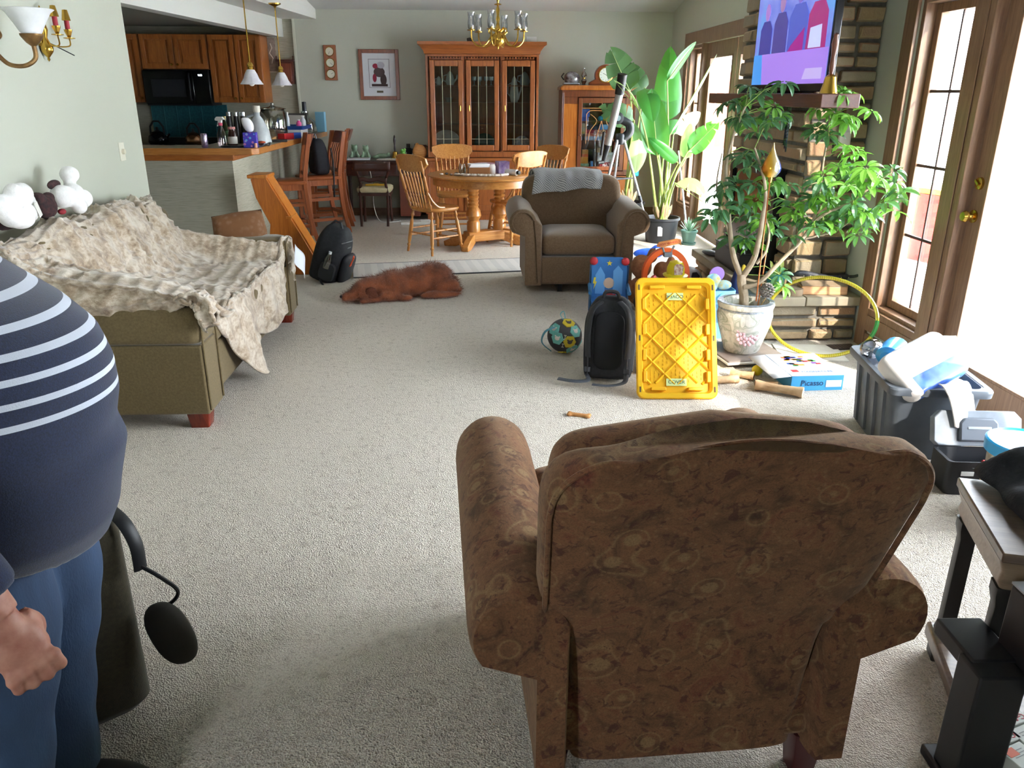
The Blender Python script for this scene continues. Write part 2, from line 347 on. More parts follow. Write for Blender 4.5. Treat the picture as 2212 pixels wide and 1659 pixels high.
# ---------------------------------------------------------------- fireplace
def stone_mat():
    t = NT('ledge_stone'); g = t.n('ShaderNodeNewGeometry'); co = t.coord('Object')
    c = t.ramp(g.outputs['Random Per Island'], [(0, '#9a8666'), (.2, '#b89b70'), (.4, '#9c9380'), (.55, '#bd9974'), (.7, '#a89d86'), (.85, '#b08360'), (1, '#c6b08c')])
    c = t.mix(t.math('MULTIPLY', t.noise(co, 9, 5), .5), c, '#7c7464'); t.base(c); t.set(Roughness=.9)
    t.bump(t.noise(co, 22, 6, .65), .7, .02); return t.m
STONE = stone_mat(); MORTAR = mat('#6a665f', .95, 0, '#7b776f', 30, .4, 60)
def stones(b, M, w, h, seed, ch=(.075, .13), cw=(.16, .42), d=(.02, .05)):
    q = random.Random(seed); z = 0.
    while z < h-.03:
        k = min(q.uniform(*ch), h-z); x = 0.
        if h-z-k < .04: k = h-z
        while x < w-.02:
            l = q.uniform(*cw); l = w-x if w-x-l < .1 else l
            dd = q.uniform(*d); g = .009
            pts = [(x+g, z+g), (x+l-g, z+g), (x+l-g, z+k-g), (x+g, z+k-g)]
            j = lambda: q.uniform(-.006, .006)
            a = [(px, 0, pz) for px, pz in pts]; c = [(px+(.008 if i in (0, 3) else -.008)+j(), -dd+j(), pz+(.008 if i < 2 else -.008)+j()) for i, (px, pz) in enumerate(pts)]
            b.loft([[tuple(M @ Vector(p)) for p in r] for r in (a, c)]); x += l
        z += k
fp = struct(bpy.data.objects.new('trim_fireplace', None)); C.objects.link(fp)
b = MB(); b.bb(2.16, XR, 5.2, 6.66, 0, zc(5.9)); b.build('core', MORTAR, fp)
b = MB(); stones(b, TR(2.14, 5.2, .3) @ RZ(0), .39, 2.95, 3, cw=(.12, .25))
M = TR(2.16, 6.66, .3) @ RZ(-PI/2); stones(b, M, 1.46, 2.95, 5); b.build('stone_facing', STONE, fp, bev=.006, seg=1)
b = MB(); b.bb(2.085, 2.13, 5.5, 6.4, .33, 1.0); b.build('firebox_glass', mat('#0b0c0e', .12), fp)
b = MB(); frame_yz(b, 2.1, 5.44, 6.46, .31, 1.06, .06, .07); b.build('firebox_frame', mat('#1a1a1c', .4, .5), fp)
b = MB(); b.bb(1.91, 2.13, 4.51, 6.7, 1.475, 1.55); b.build('mantel', wood('#4e2c22', '#6a3d2c', .45, 1), fp, bev=.005)
b = MB(); b.bb(1.91, XR, 4.97, 6.6, 0, .245); b.build('hearth_core', MORTAR, fp)
b = MB(); stones(b, TR(1.91, 4.97, 0), .62, .245, 11, ch=(.075, .09)); stones(b, TR(1.91, 6.6, 0) @ RZ(-PI/2), 1.63, .245, 12, ch=(.075, .09)); b.build('hearth_facing', STONE, fp, bev=.006, seg=1)
b = MB(); q = random.Random(2)
for y0, y1 in ((4.9, 5.0+.28), (5.285, 5.9), (5.905, 6.62)):
    if y0 < 5:
        for x0, x1 in ((1.85, 2.15), (2.155, XR-.002)): b.bb(x0, x1, y0, y1, .245, .305)
    else: b.bb(1.85, 2.15, y0, y1, .245, .305)
b.build('hearth_slab', mat('#8f8474', .85, 0, '#a3977f', 6, .5, 25), fp, bev=.006)
# ================================================================ kitchen, bar and its clutter
KY = YF+.04
def cab(label, x0, x1, z0, z1, ndoor, knobs, y0=10.4):
    t = thing('wall_cabinet', label, 'cabinet', ((x0+x1)/2, y0, z0), 0, 'oak kitchen wall cabinets'); w, h = x1-x0, z1-z0
    b = MB(); b.bb(-w/2, w/2, .02, KY-y0-.002, 0, h); b.build('body', OAK, t, bev=.003)
    dw = w/ndoor
    for i in range(ndoor):
        cx = -w/2+dw*(i+.5); b = MB(); q = dw-.012; st = .055
        for sx in (-1, 1): b.box(cx+sx*(q/2-st/2), .01, .006, st, .02, h-.012)
        b.box(cx, .01, .006, q-2*st, .02, st); b.box(cx, .01, h-.006-st, q-2*st, .02, st); b.box(cx, .019, .006+st, q-2*st, .004, h-.012-2*st); b.box(cx, .013, .02+st, q-2*st-.06, .012, h-.04-2*st)
        d = b.build('door', OAK, t, bev=.003)
        kx = cx+(q/2-.03)*(1 if knobs[i] == 'r' else -1)
        MB().lathe([(.001, 0), (.008, 0), (.006, .012), (.014, .018), (.012, .028), (.001, .03)], 12, TR(kx, 0, .05) @ RX(PI/2)).build('knob', BRASS, d)
cab('short oak wall cabinet with two doors above the black microwave', -3.97, -3.18, 1.80, 2.19, 2, 'rl')
cab('tall oak wall cabinet with two doors, right of the microwave', -3.17, -2.545, 1.42, 2.19, 2, 'rl')
cab('narrow oak wall cabinet left of the microwave', -4.6, -3.98, 1.42, 2.19, 1, 'r')
t = thing('microwave_oven', 'black over-range microwave under the oak cabinets', 'microwave', (-3.575, 10.36, 1.385))
b = MB(); b.bb(-.39, .39, .03, .42, 0, .41); b.build('body', BLACK, t, bev=.004)
b = MB(); b.bb(-.39, .2, 0, .03, .02, .4); d = b.build('door', mat('#0c0d10', .15), t, bev=.006)
MB().bb(-.3, .1, -.002, 0, .1, .3).build('window_mesh', mat('#22232a', .3), d); MB().tube([(.16, -.005, .06), (.16, -.03, .09), (.16, -.03, .34), (.16, -.005, .37)], .01).build('handle', BLACK, d)
b = MB(); b.bb(.205, .39, .002, .03, .02, .4); pn = b.build('control_panel', mat('#0c0d10', .15), t, bev=.004)
text('9:53', .03, pn, TR(.29, -.001, .345) @ RX(PI/2), mat('#d8f0ff', .5, emit=1.5))
sb('trim_backsplash', mat('#1f5560', .35, 0, '#2b6a74', 40), (-4.08, -3.13, KY-.012, KY-.002, .98, 1.39))
b = MB()
for i in range(7): b.bb(-4.08+i*.157, -4.074+i*.157, KY-.016, KY-.012, .98, 1.39)
struct(b.build('trim_backsplash_groove', mat('#347c86', .4)))
t = thing('kitchen_range', 'black cooking range against the back kitchen wall', 'stove', (-3.575, 10.45, 0))
MB().bb(-.38, .38, -.3, .33, 0, .91).build('body', BLACK, t, bev=.004); MB().bb(-.38, .38, .2, .33, .911, 1.0).build('back_panel', BLACK, t, bev=.004)
for sx in (-1, 1): MB().lathe([(.07, .911), (.09, .911), (.09, .925), (.07, .925)], 18, TR(sx*.2, -.05, 0), caps=False).build('burner', DKMETAL, t)
for x0, x1, lb in ((-5.4, -3.96, 'base cabinets left of the range with a dark worktop'), (-3.19, -2.3, 'base cabinets right of the range with a dark worktop')):
    t = thing('base_cabinet', lb, 'cabinet', ((x0+x1)/2, 10.5, 0)); w = x1-x0
    MB().bb(-w/2, w/2, -.25, .28, 0, .875).build('body', OAK, t); MB().bb(-w/2, w/2, -.3, .285, .88, .915).build('worktop', mat('#3a3531', .3), t)
def kettle(x, y, z, m, label, s=1.):
    t = thing('tea_kettle', label, 'kettle', (x, y, z))
    MB().lathe([(.001, 0), (.1*s, 0), (.115*s, .03*s), (.105*s, .09*s), (.06*s, .14*s), (.03*s, .15*s), (.001, .15*s)], 24).build('body', m, t)
    MB().lathe([(.001, .15*s), (.035*s, .15*s), (.012*s, .17*s), (.018*s, .19*s), (.001, .2*s)], 14).build('lid_knob', BLACK, t)
    MB().tube([(-.08*s, 0, .11*s), (-.075*s, 0, .2*s), (-.03*s, 0, .26*s), (.03*s, 0, .26*s), (.075*s, 0, .2*s), (.08*s, 0, .11*s)], .012*s).build('handle', BLACK, t)
    MB().tube([(.09*s, 0, .06*s), (.14*s, 0, .12*s)], [.02*s, .012*s]).build('spout', m, t)
kettle(-3.94, 10.5, .926, mat('#1b1d22', .12, .3), 'black enamel kettle at the left of the stove', 1.05); kettle(-3.5, 10.5, .926, mat('#b98d6a', .25, .9), 'coppery kettle with a black handle on the stove', .95)
# bar counter
t = thing('bar_counter', 'light oak edged bar counter on the papered half-wall', 'counter', (0, 0, 0))
poly = [(-5.4, 7.43), (-1.99, 7.43), (-1.935, 7.485), (-1.885, YF-.005), (-2.55, YF-.005), (-2.55, 7.95), (-5.4, 7.95)]
MB().prism(poly, 1.02, 1.07).build('top', mat('#a9a491', .35), t, bev=.003)
MB().loft([[(x, y, z) for x, y in [(-5.4, 7.425), (-1.985, 7.425), (-1.93, 7.482), (-1.88, YF-.005), (-1.90, YF-.005), (-1.95, 7.50), (-2.0, 7.45), (-5.4, 7.45)]] for z in (1.016, 1.073)]).build('edge_band', wood('#a8682f', '#c98a48', .3, 0), t, bev=.006)
b = MB(); b.bb(-5.4, -2.15, 7.425, 7.447, .966, 1.016); b.bb(-2.167, -2.15, 7.447, YF-.005, .966, 1.016); b.build('apron', OAKX, t, bev=.003)
CT = 1.0715
def solo(b, name, label, cat, m, loc, rz=0, group=None, **k):
    o = b.build(name, m, **k); place(o, *loc, rz); return tag(o, label, cat, group)
t = thing('soda_can', 'slim silver drink can with pink print on the bar', 'can', (-2.42, 7.53, CT))
MB().lathe([(.001, 0), (.024, 0), (.029, .008), (.029, .11), (.025, .122), (.001, .121)], 20).build('body', mat('#c9c3d2', .2, .8, '#8a5a9a', 9), t); MB().lathe([(.025, .122), (.026, .124), (.022, .125)], 20, caps=False).build('rim', CHROME, t)
t = thing('spray_bottle', 'white trigger spray bottle with a pink collar on the bar', 'bottle', (-2.3, 7.66, CT), -.4)
MB().lathe([(.001, 0), (.04, 0), (.042, .01), (.042, .11), (.018, .17), (.014, .19), (.001, .19)], 18).build('body', glass('#f2e6e6', .8), t)
b = MB(); b.lathe([(.016, .185), (.018, .19), (.018, .21), (.001, .21)], 14); b.build('collar', mat('#d8486a', .5), t)
b = MB(); b.prism([(-.05, .23), (-.05, .245), (-.03, .262), (.03, .262), (.05, .24), (.02, .235), (.012, .2), (-.012, .2), (-.012, .225)], -.012, .012, RX(PI/2)); b.build('trigger_head', mat('#efece6', .4), t, bev=.003)
MB().prism([(-.022, .225), (-.04, .18), (-.034, .18), (-.012, .22)], -.005, .005, RX(PI/2)).build('trigger', mat('#efece6', .4), t)
def bottle(x, y, z, r, h, m, cap, label, nm='dark_bottle', lab=None, neck=.4):
    t = thing(nm, label, 'bottle', (x, y, z))
    MB().lathe([(.001, 0), (r*.95, 0), (r, .01), (r, h*.6), (r*neck, h*.8), (r*neck, h*.9), (.001, h*.9)], 18).build('body', m, t)
    MB().lathe([(r*neck+.002, h*.88), (r*neck+.003, h), (.001, h)], 14).build('cap', cap, t)
    if lab: MB().lathe([(r+.0008, h*.12), (r+.0008, h*.5)], 18, caps=False).build('label_band', lab, t)
bottle(-2.24, 7.78, CT, .042, .17, mat('#3a1f16', .15), mat('#d88f8c', .5), 'round dark brown bottle with white label on the bar', lab=mat('#d9d6cf', .6), neck=.75)
bottle(-2.33, 7.9, CT, .035, .26, mat('#2c3a20', .15), mat('#8a7a3a', .4), 'tall dark green bottle behind the spray bottle', lab=mat('#49764a', .6))
bottle(-2.12, 7.86, CT, .03, .2, mat('#26150f', .15), BLACK, 'narrow dark bottle beside the blue tissue box')
for k, x in enumerate((-2.37, -2.305, -2.24)):
    bottle(x, 8.2, CT, .03, .29, mat('#2a2320', .3), CHROME, ('leftmost', 'middle', 'rightmost')[k]+' of three silver-capped grinders on the bar', 'spice_grinder', neck=.8)
solo(MB().lathe([(.001, 0), (.08, 0), (.085, .012), (.075, .012), (.001, .008)], 20, SC(1.3, .8, 1)), 'serving_tray', 'small black tray under the brown bottles on the bar', 'tray', BLACK, (-2.2, 7.62, CT))
t = thing('tissue_box', 'blue and purple patterned tissue box on the bar corner', 'tissue box', (-2.03, 7.61, CT), .12)
pt = NT('tissue_print'); co = pt.coord('Object'); v = pt.n('ShaderNodeTexVoronoi', i_Scale=30.); pt.l(co, v.inputs['Vector'])
pt.base(pt.mix(pt.ramp(v.outputs['Distance'], [(.3, (1, 1, 1, 1)), (.36, (0, 0, 0, 1))]), '#3b2fb0', pt.ramp(v.outputs['Color'], [(.2, '#58a7d8'), (.5, '#c85f9a'), (.8, '#8a4fc0')])))
MB().box(0, 0, 0, .115, .115, .13).build('carton', pt.m, t, bev=.002)
b = MB(); b.loft([[(x*k+dx, y*k, z) for x, y in ((-.03, -.02), (0, -.03), (.035, -.015), (.03, .02), (0, .01), (-.03, .02))] for z, k, dx in ((.128, .8, 0), (.16, 1.5, -.005), (.21, 1.75, -.015), (.25, 1.3, -.03), (.258, .7, -.03))]); b.build('tissue', mat('#f0f0f2', .8), t, sub=1)
t = thing('glass_jug', 'clear cone-shaped jug with white stopper and small side handle on the bar', 'jug', (-2.08, 8.12, CT))
MB().lathe([(.001, 0), (.11, 0), (.115, .02), (.1, .12), (.05, .23), (.028, .26), (.028, .3), (.001, .3)], 24).build('body', mat('#b4babd', .25, 0, '#c9ced0', 10), t)
MB().lathe([(.03, .29), (.034, .3), (.034, .35), (.001, .352)], 16).build('stopper', mat('#e9e2d2', .5), t); MB().tube([(-.03, 0, .27), (-.09, 0, .25), (-.12, 0, .2), (-.1, 0, .13)], .012).build('handle', mat('#b4babd', .25), t)
q = thing('glass_canister', 'large glass canister with a flat lid behind the jug', 'canister', (-2.16, 9.1, CT))
MB().lathe([(.001, 0), (.13, 0), (.14, .02), (.14, .26), (.12, .3), (.001, .3)], 24).build('body', glass('#d8d8cc', .7), q); MB().lathe([(.14, .3), (.142, .31), (.04, .325), (.015, .34), (.02, .36), (.001, .37)], 24).build('lid', glass('#d8d8cc', .7), q)
t = thing('pineapple', 'pineapple with spiky dark crown on the worktop by the wall', 'fruit', (-2.7, 10.45, .917))
MB().ell((0, 0, .1), (.07, .07, .1), 14, 10).build('fruit', mat('#6b5a24', .8, 0, '#8a7a34', 60), t)
b = MB()
for i in range(14):
    a = i*2.4; k = .03+.035*(i % 3); b.add([(.012*math.cos(a+1.57), .012*math.sin(a+1.57), .18), (-.012*math.cos(a+1.57), -.012*math.sin(a+1.57), .18), (k*math.cos(a)*1.3, k*math.sin(a)*1.3, .3+.05*((i*7) % 3))], [(0, 1, 2)])
b.build('crown', mat('#2f4a2c', .7), t, solid=.002)
solo(MB().bb(-.12, .12, -.2, .2, 0, .03), 'cutting_board', 'wooden cutting board lying on the bar', 'cutting board', wood('#a8773f', '#c49456', .5, 1), (-2.2, 8.75, CT), .1, bev=.004)
t = thing('carton', 'long red and blue food carton on the bar', 'box', (-1.98, 9.0, CT), 1.2)
MB().bb(-.16, .02, -.04, .04, 0, .06).build('red_end', mat('#c3232e', .5), t); MB().bb(.0205, .16, -.04, .04, 0, .06).build('blue_end', mat('#2c58b8', .5), t)
t = thing('plastic_tray', 'blue plastic tray with small bottles on the bar', 'tray', (-2.1, 9.65, CT))
MB().loft([[(x*k, y*k, z) for x, y in rrect(.4, .5, .03)] for z, k in ((.075, .92), (.115, 1), (.115, .96), (.085, .9))]).build('tub', mat('#24468c', .4), t); MB().bb(-.15, .15, -.2, .2, 0, .074).build('white_base', WHITE, t)
for k, (x, y, r, h, c, lb) in enumerate(((-2.2, 9.5, .03, .13, '#5aa0c8', 'small blue-tinted bottle in the plastic tray'), (-2.12, 9.6, .022, .17, '#e8ecee', 'thin white pump bottle in the plastic tray'), (-2.0, 9.62, .03, .09, '#e45a9a', 'pink cup bottle in the plastic tray'), (-1.97, 9.72, .03, .13, '#cfd6dc', 'squat clear bottle at the right of the plastic tray'))):
    bottle(x, y, 1.16, r, h, mat(c, .3), WHITE, lb, 'small_bottle', neck=.5)
t = thing('tablet_frame', 'small dark-framed picture leaning behind the blue tray', 'frame', (-2.1, 9.98, CT), 0, rot=(-.2, 0, 0))
b = MB(); 
for x0, x1, z0, z1 in ((-.12, -.1, 0, .24), (.1, .12, 0, .24), (-.1, .1, 0, .02), (-.1, .1, .22, .24)): b.bb(x0, x1, -.01, .01, z0, z1)
b.build('frame', mat('#3a3634', .5), t); MB().bb(-.1, .1, 0, .004, .02, .22).build('picture', mat('#b9b2a8', .5), t)
t = thing('water_filter_pitcher', 'clear water pitcher with black spout against the wall', 'pitcher', (-2.08, 10.4, CT))
MB().lathe([(.001, 0), (.13, 0), (.14, .02), (.12, .13), (.07, .17), (.045, .2), (.045, .25), (.001, .25)], 22).build('body', glass('#b9c6cc', .65), t); MB().lathe([(.028, .25), (.026, .36), (.001, .365)], 16).build('spout', mat('#20242c', .4), t)
solo(MB().bb(-.06, .06, -.03, .03, 0, .24), 'carton', 'pale blue carton standing at the end of the bar', 'box', mat('#7fb4cf', .6), (-1.93, 10.62, CT), -.2, bev=.002)
t = thing('paper_pouch', 'crumpled silver packet on the bar by the tissue box', 'packet', (-1.98, 7.82, CT), .1)
MB().grid(lambda u, v: ((u-.5)*.14, (v-.5)*.26, .012+.012*math.sin(u*9)*math.cos(v*7)), 12, 14).build('pouch', mat('#8f9a9a', .3, .5, '#5f6a70', 20), t, solid=.01)
MB().ell((0, -.06, .035), (.04, .03, .012), 10, 6).build('scrap', mat('#c2562e', .6), t)
solo(MB().lathe([(.001, 0), (.015, 0), (.015, .04), (.001, .042)], 12), 'bottle_cap', 'small peach cap beside the tissue box', 'cap', mat('#d8a088', .5), (-1.965, 7.52, CT))
solo(MB().bb(-.13, .13, -.09, .09, 0, .02), 'folded_mat', 'dark folded cloth on the bar behind the jug', 'cloth', mat('#33302f', .8), (-2.02, 8.45, CT), .2, bev=.006)
# pendants
def pendant(x, y, ztop, label):
    t = thing('pendant_lamp', label, 'pendant lamp', (x, y, 1.61), 0, 'white glass pendants over the bar')
    MB().lathe([(.1, 0), (.102, .003), (.07, .05), (.055, .09), (.035, .125), (.02, .128), (.03, .12), (.05, .088), (.066, .05), (.096, .003)], 24, caps=False).build('lamp_shade', mat('#e2e0e4', .35, 0, '#cfccd4', 14), t)
    MB().ell((0, 0, .02), (.03, .03, .035), 14, 8).build('bulb', mat('#f2f0ea', .3), t)
    MB().lathe([(.02, .12), (.026, .125), (.024, .15), (.03, .155), (.026, .17), (.016, .185), (.006, .19)], 16).build('holder', BRASS, t)
    MB().tube([(0, 0, .185), (0, 0, ztop-1.61-.02)], .006).build('rod', BRASS, t)
    MB().lathe([(.008, -.045), (.014, -.03), (.06, -.012), (.062, 0), (.001, 0)], 20, TR(0, 0, ztop-1.61)).build('canopy', BRASS, t)
pendant(-2.015, 7.8, 2.388, 'white bell-glass pendant on a brass rod, nearer the camera'); pendant(-1.99, 8.9, 2.388, 'white bell-glass pendant in front of the key cabinet')
# wall pieces of the kitchen
t = thing('wall_hanging', 'narrow grey fabric scroll hanging beside the kitchen cabinet', 'wall hanging', (-2.51, KY-.012, 1.78))
MB().bb(-.06, .06, 0, .006, 0, .4).build('cloth', mat('#8b8078', .8, 0, '#a89c90', 30), t)
for z in (0, .4): MB().tube([(-.075, .003, z), (.075, .003, z)], .009).build('rod', mat('#c8c3b8', .5), t)
MB().tube([(0, -.002, .1), (.02, -.002, .16), (-.02, -.002, .22), (.015, -.002, .28), (0, -.002, .33)], .006).build('motif', mat('#d6cec2', .7), t)
t = thing('key_cabinet', 'dark wooden key cabinet with a peaked top on the kitchen wall', 'cabinet', (-2.33, KY-.09, 1.64))
MB().bb(-.09, .09, 0, .085, 0, .26).build('box', wood('#4a2016', '#6b3324', .35), t, bev=.004); MB().bb(-.115, .115, -.02, .088, .26, .285).build('cornice', wood('#3c1c14', '#5a2c20', .4), t, bev=.004)
for sx in (-1, 1): MB().lathe([(.001, .285), (.012, .285), (.008, .3), (.012, .315), (.001, .33)], 10, TR(sx*.1, 0, 0)).build('finial', wood('#3c1c14', '#5a2c20', .4), t)
MB().bb(-.07, .07, -.008, 0, .03, .24).build('door', wood('#6b3020', '#8a4a30', .3), t, bev=.004)
# left wall
t = thing('light_switch', 'cream dimmer switch plate on the left wall', 'light switch', (-2.35, 5.59, 1.17))
MB().bb(0, .006, -.04, .04, -.06, .06).build('plate', mat('#ddd9c8', .5), t, bev=.003); MB().lathe([(.018, 0), (.016, .016), (.001, .017)], 16, TR(.006, 0, 0) @ RY(PI/2)).build('knob', mat('#d3ccb4', .5), t)
BRONZE = mat('#7a5c3c', .4, .8, '#94744a', 30)
t = thing('wall_sconce', 'bronze scroll sconce with a white alabaster glass bowl', 'wall lamp', (-2.35, 4.22, 1.7))
MB().lathe([(.001, 0), (.05, 0), (.045, .012), (.02, .02), (.001, .022)], 18, SC(1, 1, 2.6) @ RY(PI/2)).build('backplate', BRONZE, t)
MB().tube(cat_rom([(.02, 0, .08), (.06, 0, .02), (.1, .02, -.03), (.16, .05, -.035), (.2, .08, 0), (.2, .085, .06)]), .011).build('arm', BRONZE, t)
MB().tube(cat_rom([(.05, 0, .03), (.03, 0, .1), (.07, 0, .14), (.1, 0, .1), (.07, 0, .075), (.06, 0, .095)]), .005, 6).build('scroll', BRONZE, t)
M = TR(.2, .085, .055)
MB().lathe([(.012, 0), (.03, .015), (.052, .045), (.054, .055), (.045, .055)], 20, M).build('cup', BRONZE, t)
MB().lathe([(.04, .05), (.05, .065), (.068, .1), (.098, .15), (.118, .165), (.114, .167), (.094, .152), (.064, .103), (.046, .07)], 28, M, caps=False).build('glass_bowl', mat('#dfe1e2', .3, 0, '#f0f1f2', 9), t)
t = thing('candle_sconce', 'brass double candle sconce holding two red candles on the left wall', 'candle sconce', (-2.35, 4.78, 1.8))
MB().lathe([(.001, -.1), (.008, -.09), (.006, -.08), (.03, -.05), (.033, -.03), (.02, .0), (.012, .02), (.022, .06), (.012, .1), (.008, .16), (.001, .18)], 16, TR(.03, 0, 0)).build('stem', BRASS, t)
MB().lathe([(.001, 0), (.03, 0), (.025, .02), (.001, .03)], 14, RY(PI/2)).build('mount', BRASS, t)
for k, (dy, dz) in enumerate(((.0, .03), (.13, .02))):
    x = .1
    MB().tube(cat_rom([(.03, 0, 0), (.06, dy*.5, -.02), (x, dy*.9, -.015), (x, dy, dz)]), .004, 6).build('arm', BRASS, t)
    g = MB().lathe([(.006, dz), (.03, dz+.004), (.03, dz+.008), (.008, dz+.01), (.02, dz+.04), (.022, dz+.05), (.001, dz+.05)], 16, TR(x, dy, 0)).build('candle_cup', BRASS, t)
    MB().lathe([(.013, dz+.05), (.013, dz+.11), (.001, dz+.112)], 14, TR(x, dy, 0)).build('candle', mat('#a51f30', .5), g)
    MB().lathe([(.021, dz+.095), (.023, dz+.098), (.013, dz+.15), (.001, dz+.152)], 14, TR(x, dy, 0)).build('candle_cap', BRASS, g)
MB().tube([(.04, .02, -.005), (.07, .22, -.06)], .003, 6).build('snuffer_rod', DKMETAL, t)
# ================================================================ dining area and far wall
RED_OAK = wood('#7e4420', '#a8622e', .35, 2); RED_OAKX = wood('#7e4420', '#a8622e', .35, 0)
# china hutch --------------------------------------------------------
HX, HY = .12, 10.3
t = thing('china_hutch', 'tall oak china hutch with three leaded glass doors against the far wall', 'china cabinet', (HX, HY, 0))
b = MB(); b.bb(-.74, .74, -.02, .44, .08, .74); b.bb(-.72, .72, 0, .44, 0, .08); b.build('base_cabinet', RED_OAK, t, bev=.004)
MB().bb(-.76, .76, -.05, .44, .741, .775).build('worktop', RED_OAKX, t, bev=.006)
b = MB(); b.bb(-.69, -.66, .02, .44, .78, 1.98); b.bb(.66, .69, .02, .44, .78, 1.98); b.bb(-.66, .66, .42, .44, .78, 1.98); b.bb(-.66, .66, .02, .42, .78, .85); b.bb(-.66, .66, .02, .42, 1.955, 1.98)
for x in (-.24, .24): b.bb(x-.02, x+.02, .02, .06, .85, 1.955)
b.build('carcass', RED_OAK, t, bev=.003)
b = MB(); prof = [(0, 1.98), (-.01, 1.985), (-.02, 2.02), (-.06, 2.07), (-.085, 2.085), (-.085, 2.12)]
b.loft([[(-(.69-o), .02+o, z) if k == 0 else ((.69-o), .02+o, z) if k == 1 else ((.69-o), .44, z) if k == 2 else (-(.69-o), .44, z) for k in range(4)] for o, z in prof]); b.build('cornice', RED_OAKX, t)
b = MB()
for i in range(36): b.bb(-.64+i*.0358, -.622+i*.0358, .0, .02, 1.925, 1.95)
for i in range(36): b.bb(-.66+i*.0368, -.642+i*.0368, -.03, -.02, .69, .72)
b.build('dentil_trim', RED_OAK, t); 
for k, x in enumerate((-.44, 0, .44)):
    b = MB()
    for sx in (-1, 1): b.box(x+sx*.172, .005, .86, .06, .03, 1.055)
    b.box(x, .005, .86, .284, .03, .07); b.box(x, .005, 1.845, .284, .03, .07); d = b.build('glass_door', RED_OAK, t, bev=.008)
    MB().bb(x-.145, x+.145, .004, .008, .92, 1.86).build('pane', glass('#dfe4e2', .985), d)
    b = MB()
    for sx in (-.05, .05): b.bb(x+sx-.003, x+sx+.003, -.001, .003, .93, 1.845)
    b.bb(x-.14, x+.14, -.001, .003, 1.0, 1.004); b.build('leading', mat('#b9b59a', .3, .7), d)
    MB().tube([(x+(.165 if k == 0 else -.165), -.012, z) for z in (1.33, 1.36, 1.4)], [.006, .011, .006], 8).build('handle', BRASS, d)
for z in (1.16, 1.42, 1.62):
    MB().bb(-.655, .655, .08, .415, z, z+.012).build('shelf', RED_OAKX, t)
for k, x in enumerate((-.5, 0, .5)):
    b = MB(); w = .235
    for sx in (-1, 1): b.box(x+sx*(w-.03), -.03, .12, .06, .018, .54)
    b.box(x, -.03, .12, 2*w-.12, .018, .07); b.box(x, -.03, .59, 2*w-.12, .018, .07); b.box(x, -.026, .19, 2*w-.12, .012, .4); d = b.build('lower_door', RED_OAK, t, bev=.005)
    MB().lathe([(.001, 0), (.01, 0), (.014, .015), (.001, .02)], 10, TR(x+.19*(1 if k == 0 else -1), -.04, .5) @ RX(PI/2)).build('knob', BRASS, d)
CHINA = mat('#dedcd6', .2); 
def hp(b, name, label, cat, m, x, z, y=.22, group='china on the hutch shelves', rz=0): o = b.build(name, m); place(o, HX+x, HY+y, z, rz); return tag(o, label, cat, group)
hp(MB().ell((0, 0, .12), (.17, .02, .13), 24, 10), 'platter', 'white floral oval platter standing behind the left hutch door', 'platter', mat('#d9d4cc', .3, 0, '#c9b4ac', 12), -.46, .852)
hp(MB().ell((0, 0, .1), (.13, .02, .11), 24, 10), 'platter', 'dark green round plate standing behind the middle hutch door', 'plate', mat('#2f4a3a', .3), .02, .852)
hp(MB().ell((0, 0, .09), (.1, .02, .09), 20, 10), 'platter', 'small floral plate standing behind the right hutch door', 'plate', mat('#cfcac4', .3, 0, '#9a9aa8', 40), .5, .852)
def pot(x, z, s, tall, label, m=CHINA):
    g = thing('china_pot', label, 'pot', (HX+x, HY+.22, z), 0, 'china on the hutch shelves')
    MB().lathe([(.001, 0), (.04*s, 0), (.055*s, .04*s*tall), (.04*s, .1*s*tall), (.025*s, .13*s*tall), (.001, .15*s*tall)], 18).build('body', m, g)
    MB().tube([(.04*s, 0, .03*s), (.075*s, 0, .07*s*tall), (.08*s, 0, .11*s*tall)], [.012*s, .009*s, .006*s]).build('spout', m, g); MB().tube([(-.04*s, 0, .03*s*tall), (-.075*s, 0, .05*s*tall), (-.07*s, 0, .1*s*tall), (-.03*s, 0, .11*s*tall)], .006*s).build('handle', m, g)
pot(-.4, 1.633, 1.1, 1, 'white teapot on the top shelf behind the left hutch door'); pot(-.54, 1.633, .7, 1, 'small white cup-like pot left of the teapot in the hutch')
pot(.4, 1.433, 1.1, 1.9, 'tall white coffee pot behind the right hutch door'); pot(.53, 1.633, 1.2, .9, 'pale round pot on the top shelf behind the right hutch door', mat('#aab3b4', .3))
for k, x in enumerate((-.1, -.03, .05, .11)):
    hp(MB().lathe([(.001, 0), (.025, 0), (.006, .01), (.006, .04), (.03, .06), (.03, .1), (.027, .1), (.001, .06)], 14), 'stem_glass', ('leftmost', 'second', 'third', 'rightmost')[k]+' of four stem glasses behind the middle hutch door', 'glass', mat('#b8bcbc', .15, .3), x, 1.633)
hp(MB().lathe([(.001, 0), (.03, 0), (.05, .05), (.05, .055), (.001, .03)], 16), 'crystal_bowl', 'small crystal bowl on the middle shelf behind the left hutch door', 'bowl', mat('#a89a90', .15, .2), -.42, 1.433)
hp(MB().lathe([(.001, 0), (.05, 0), (.09, .03), (.09, .035), (.001, .01)], 18), 'china_dish', 'pale dish at the bottom behind the middle hutch door', 'dish', CHINA, .05, .852, .12)
for k, (x, h) in enumerate(((.43, .14), (.58, .13))):
    g = thing('photo_frame', ('left', 'right')[k]+'-hand small grey photo frame behind the right hutch door', 'frame', (HX+x, HY+.3, .852), 0, 'china on the hutch shelves'); MB().bb(-.05, .05, 0, .012, 0, h).build('frame', mat('#8f8c88', .4, .3), g); MB().bb(-.035, .035, -.003, 0, .02, h-.02).build('picture', mat('#6e6a70', .6), g)
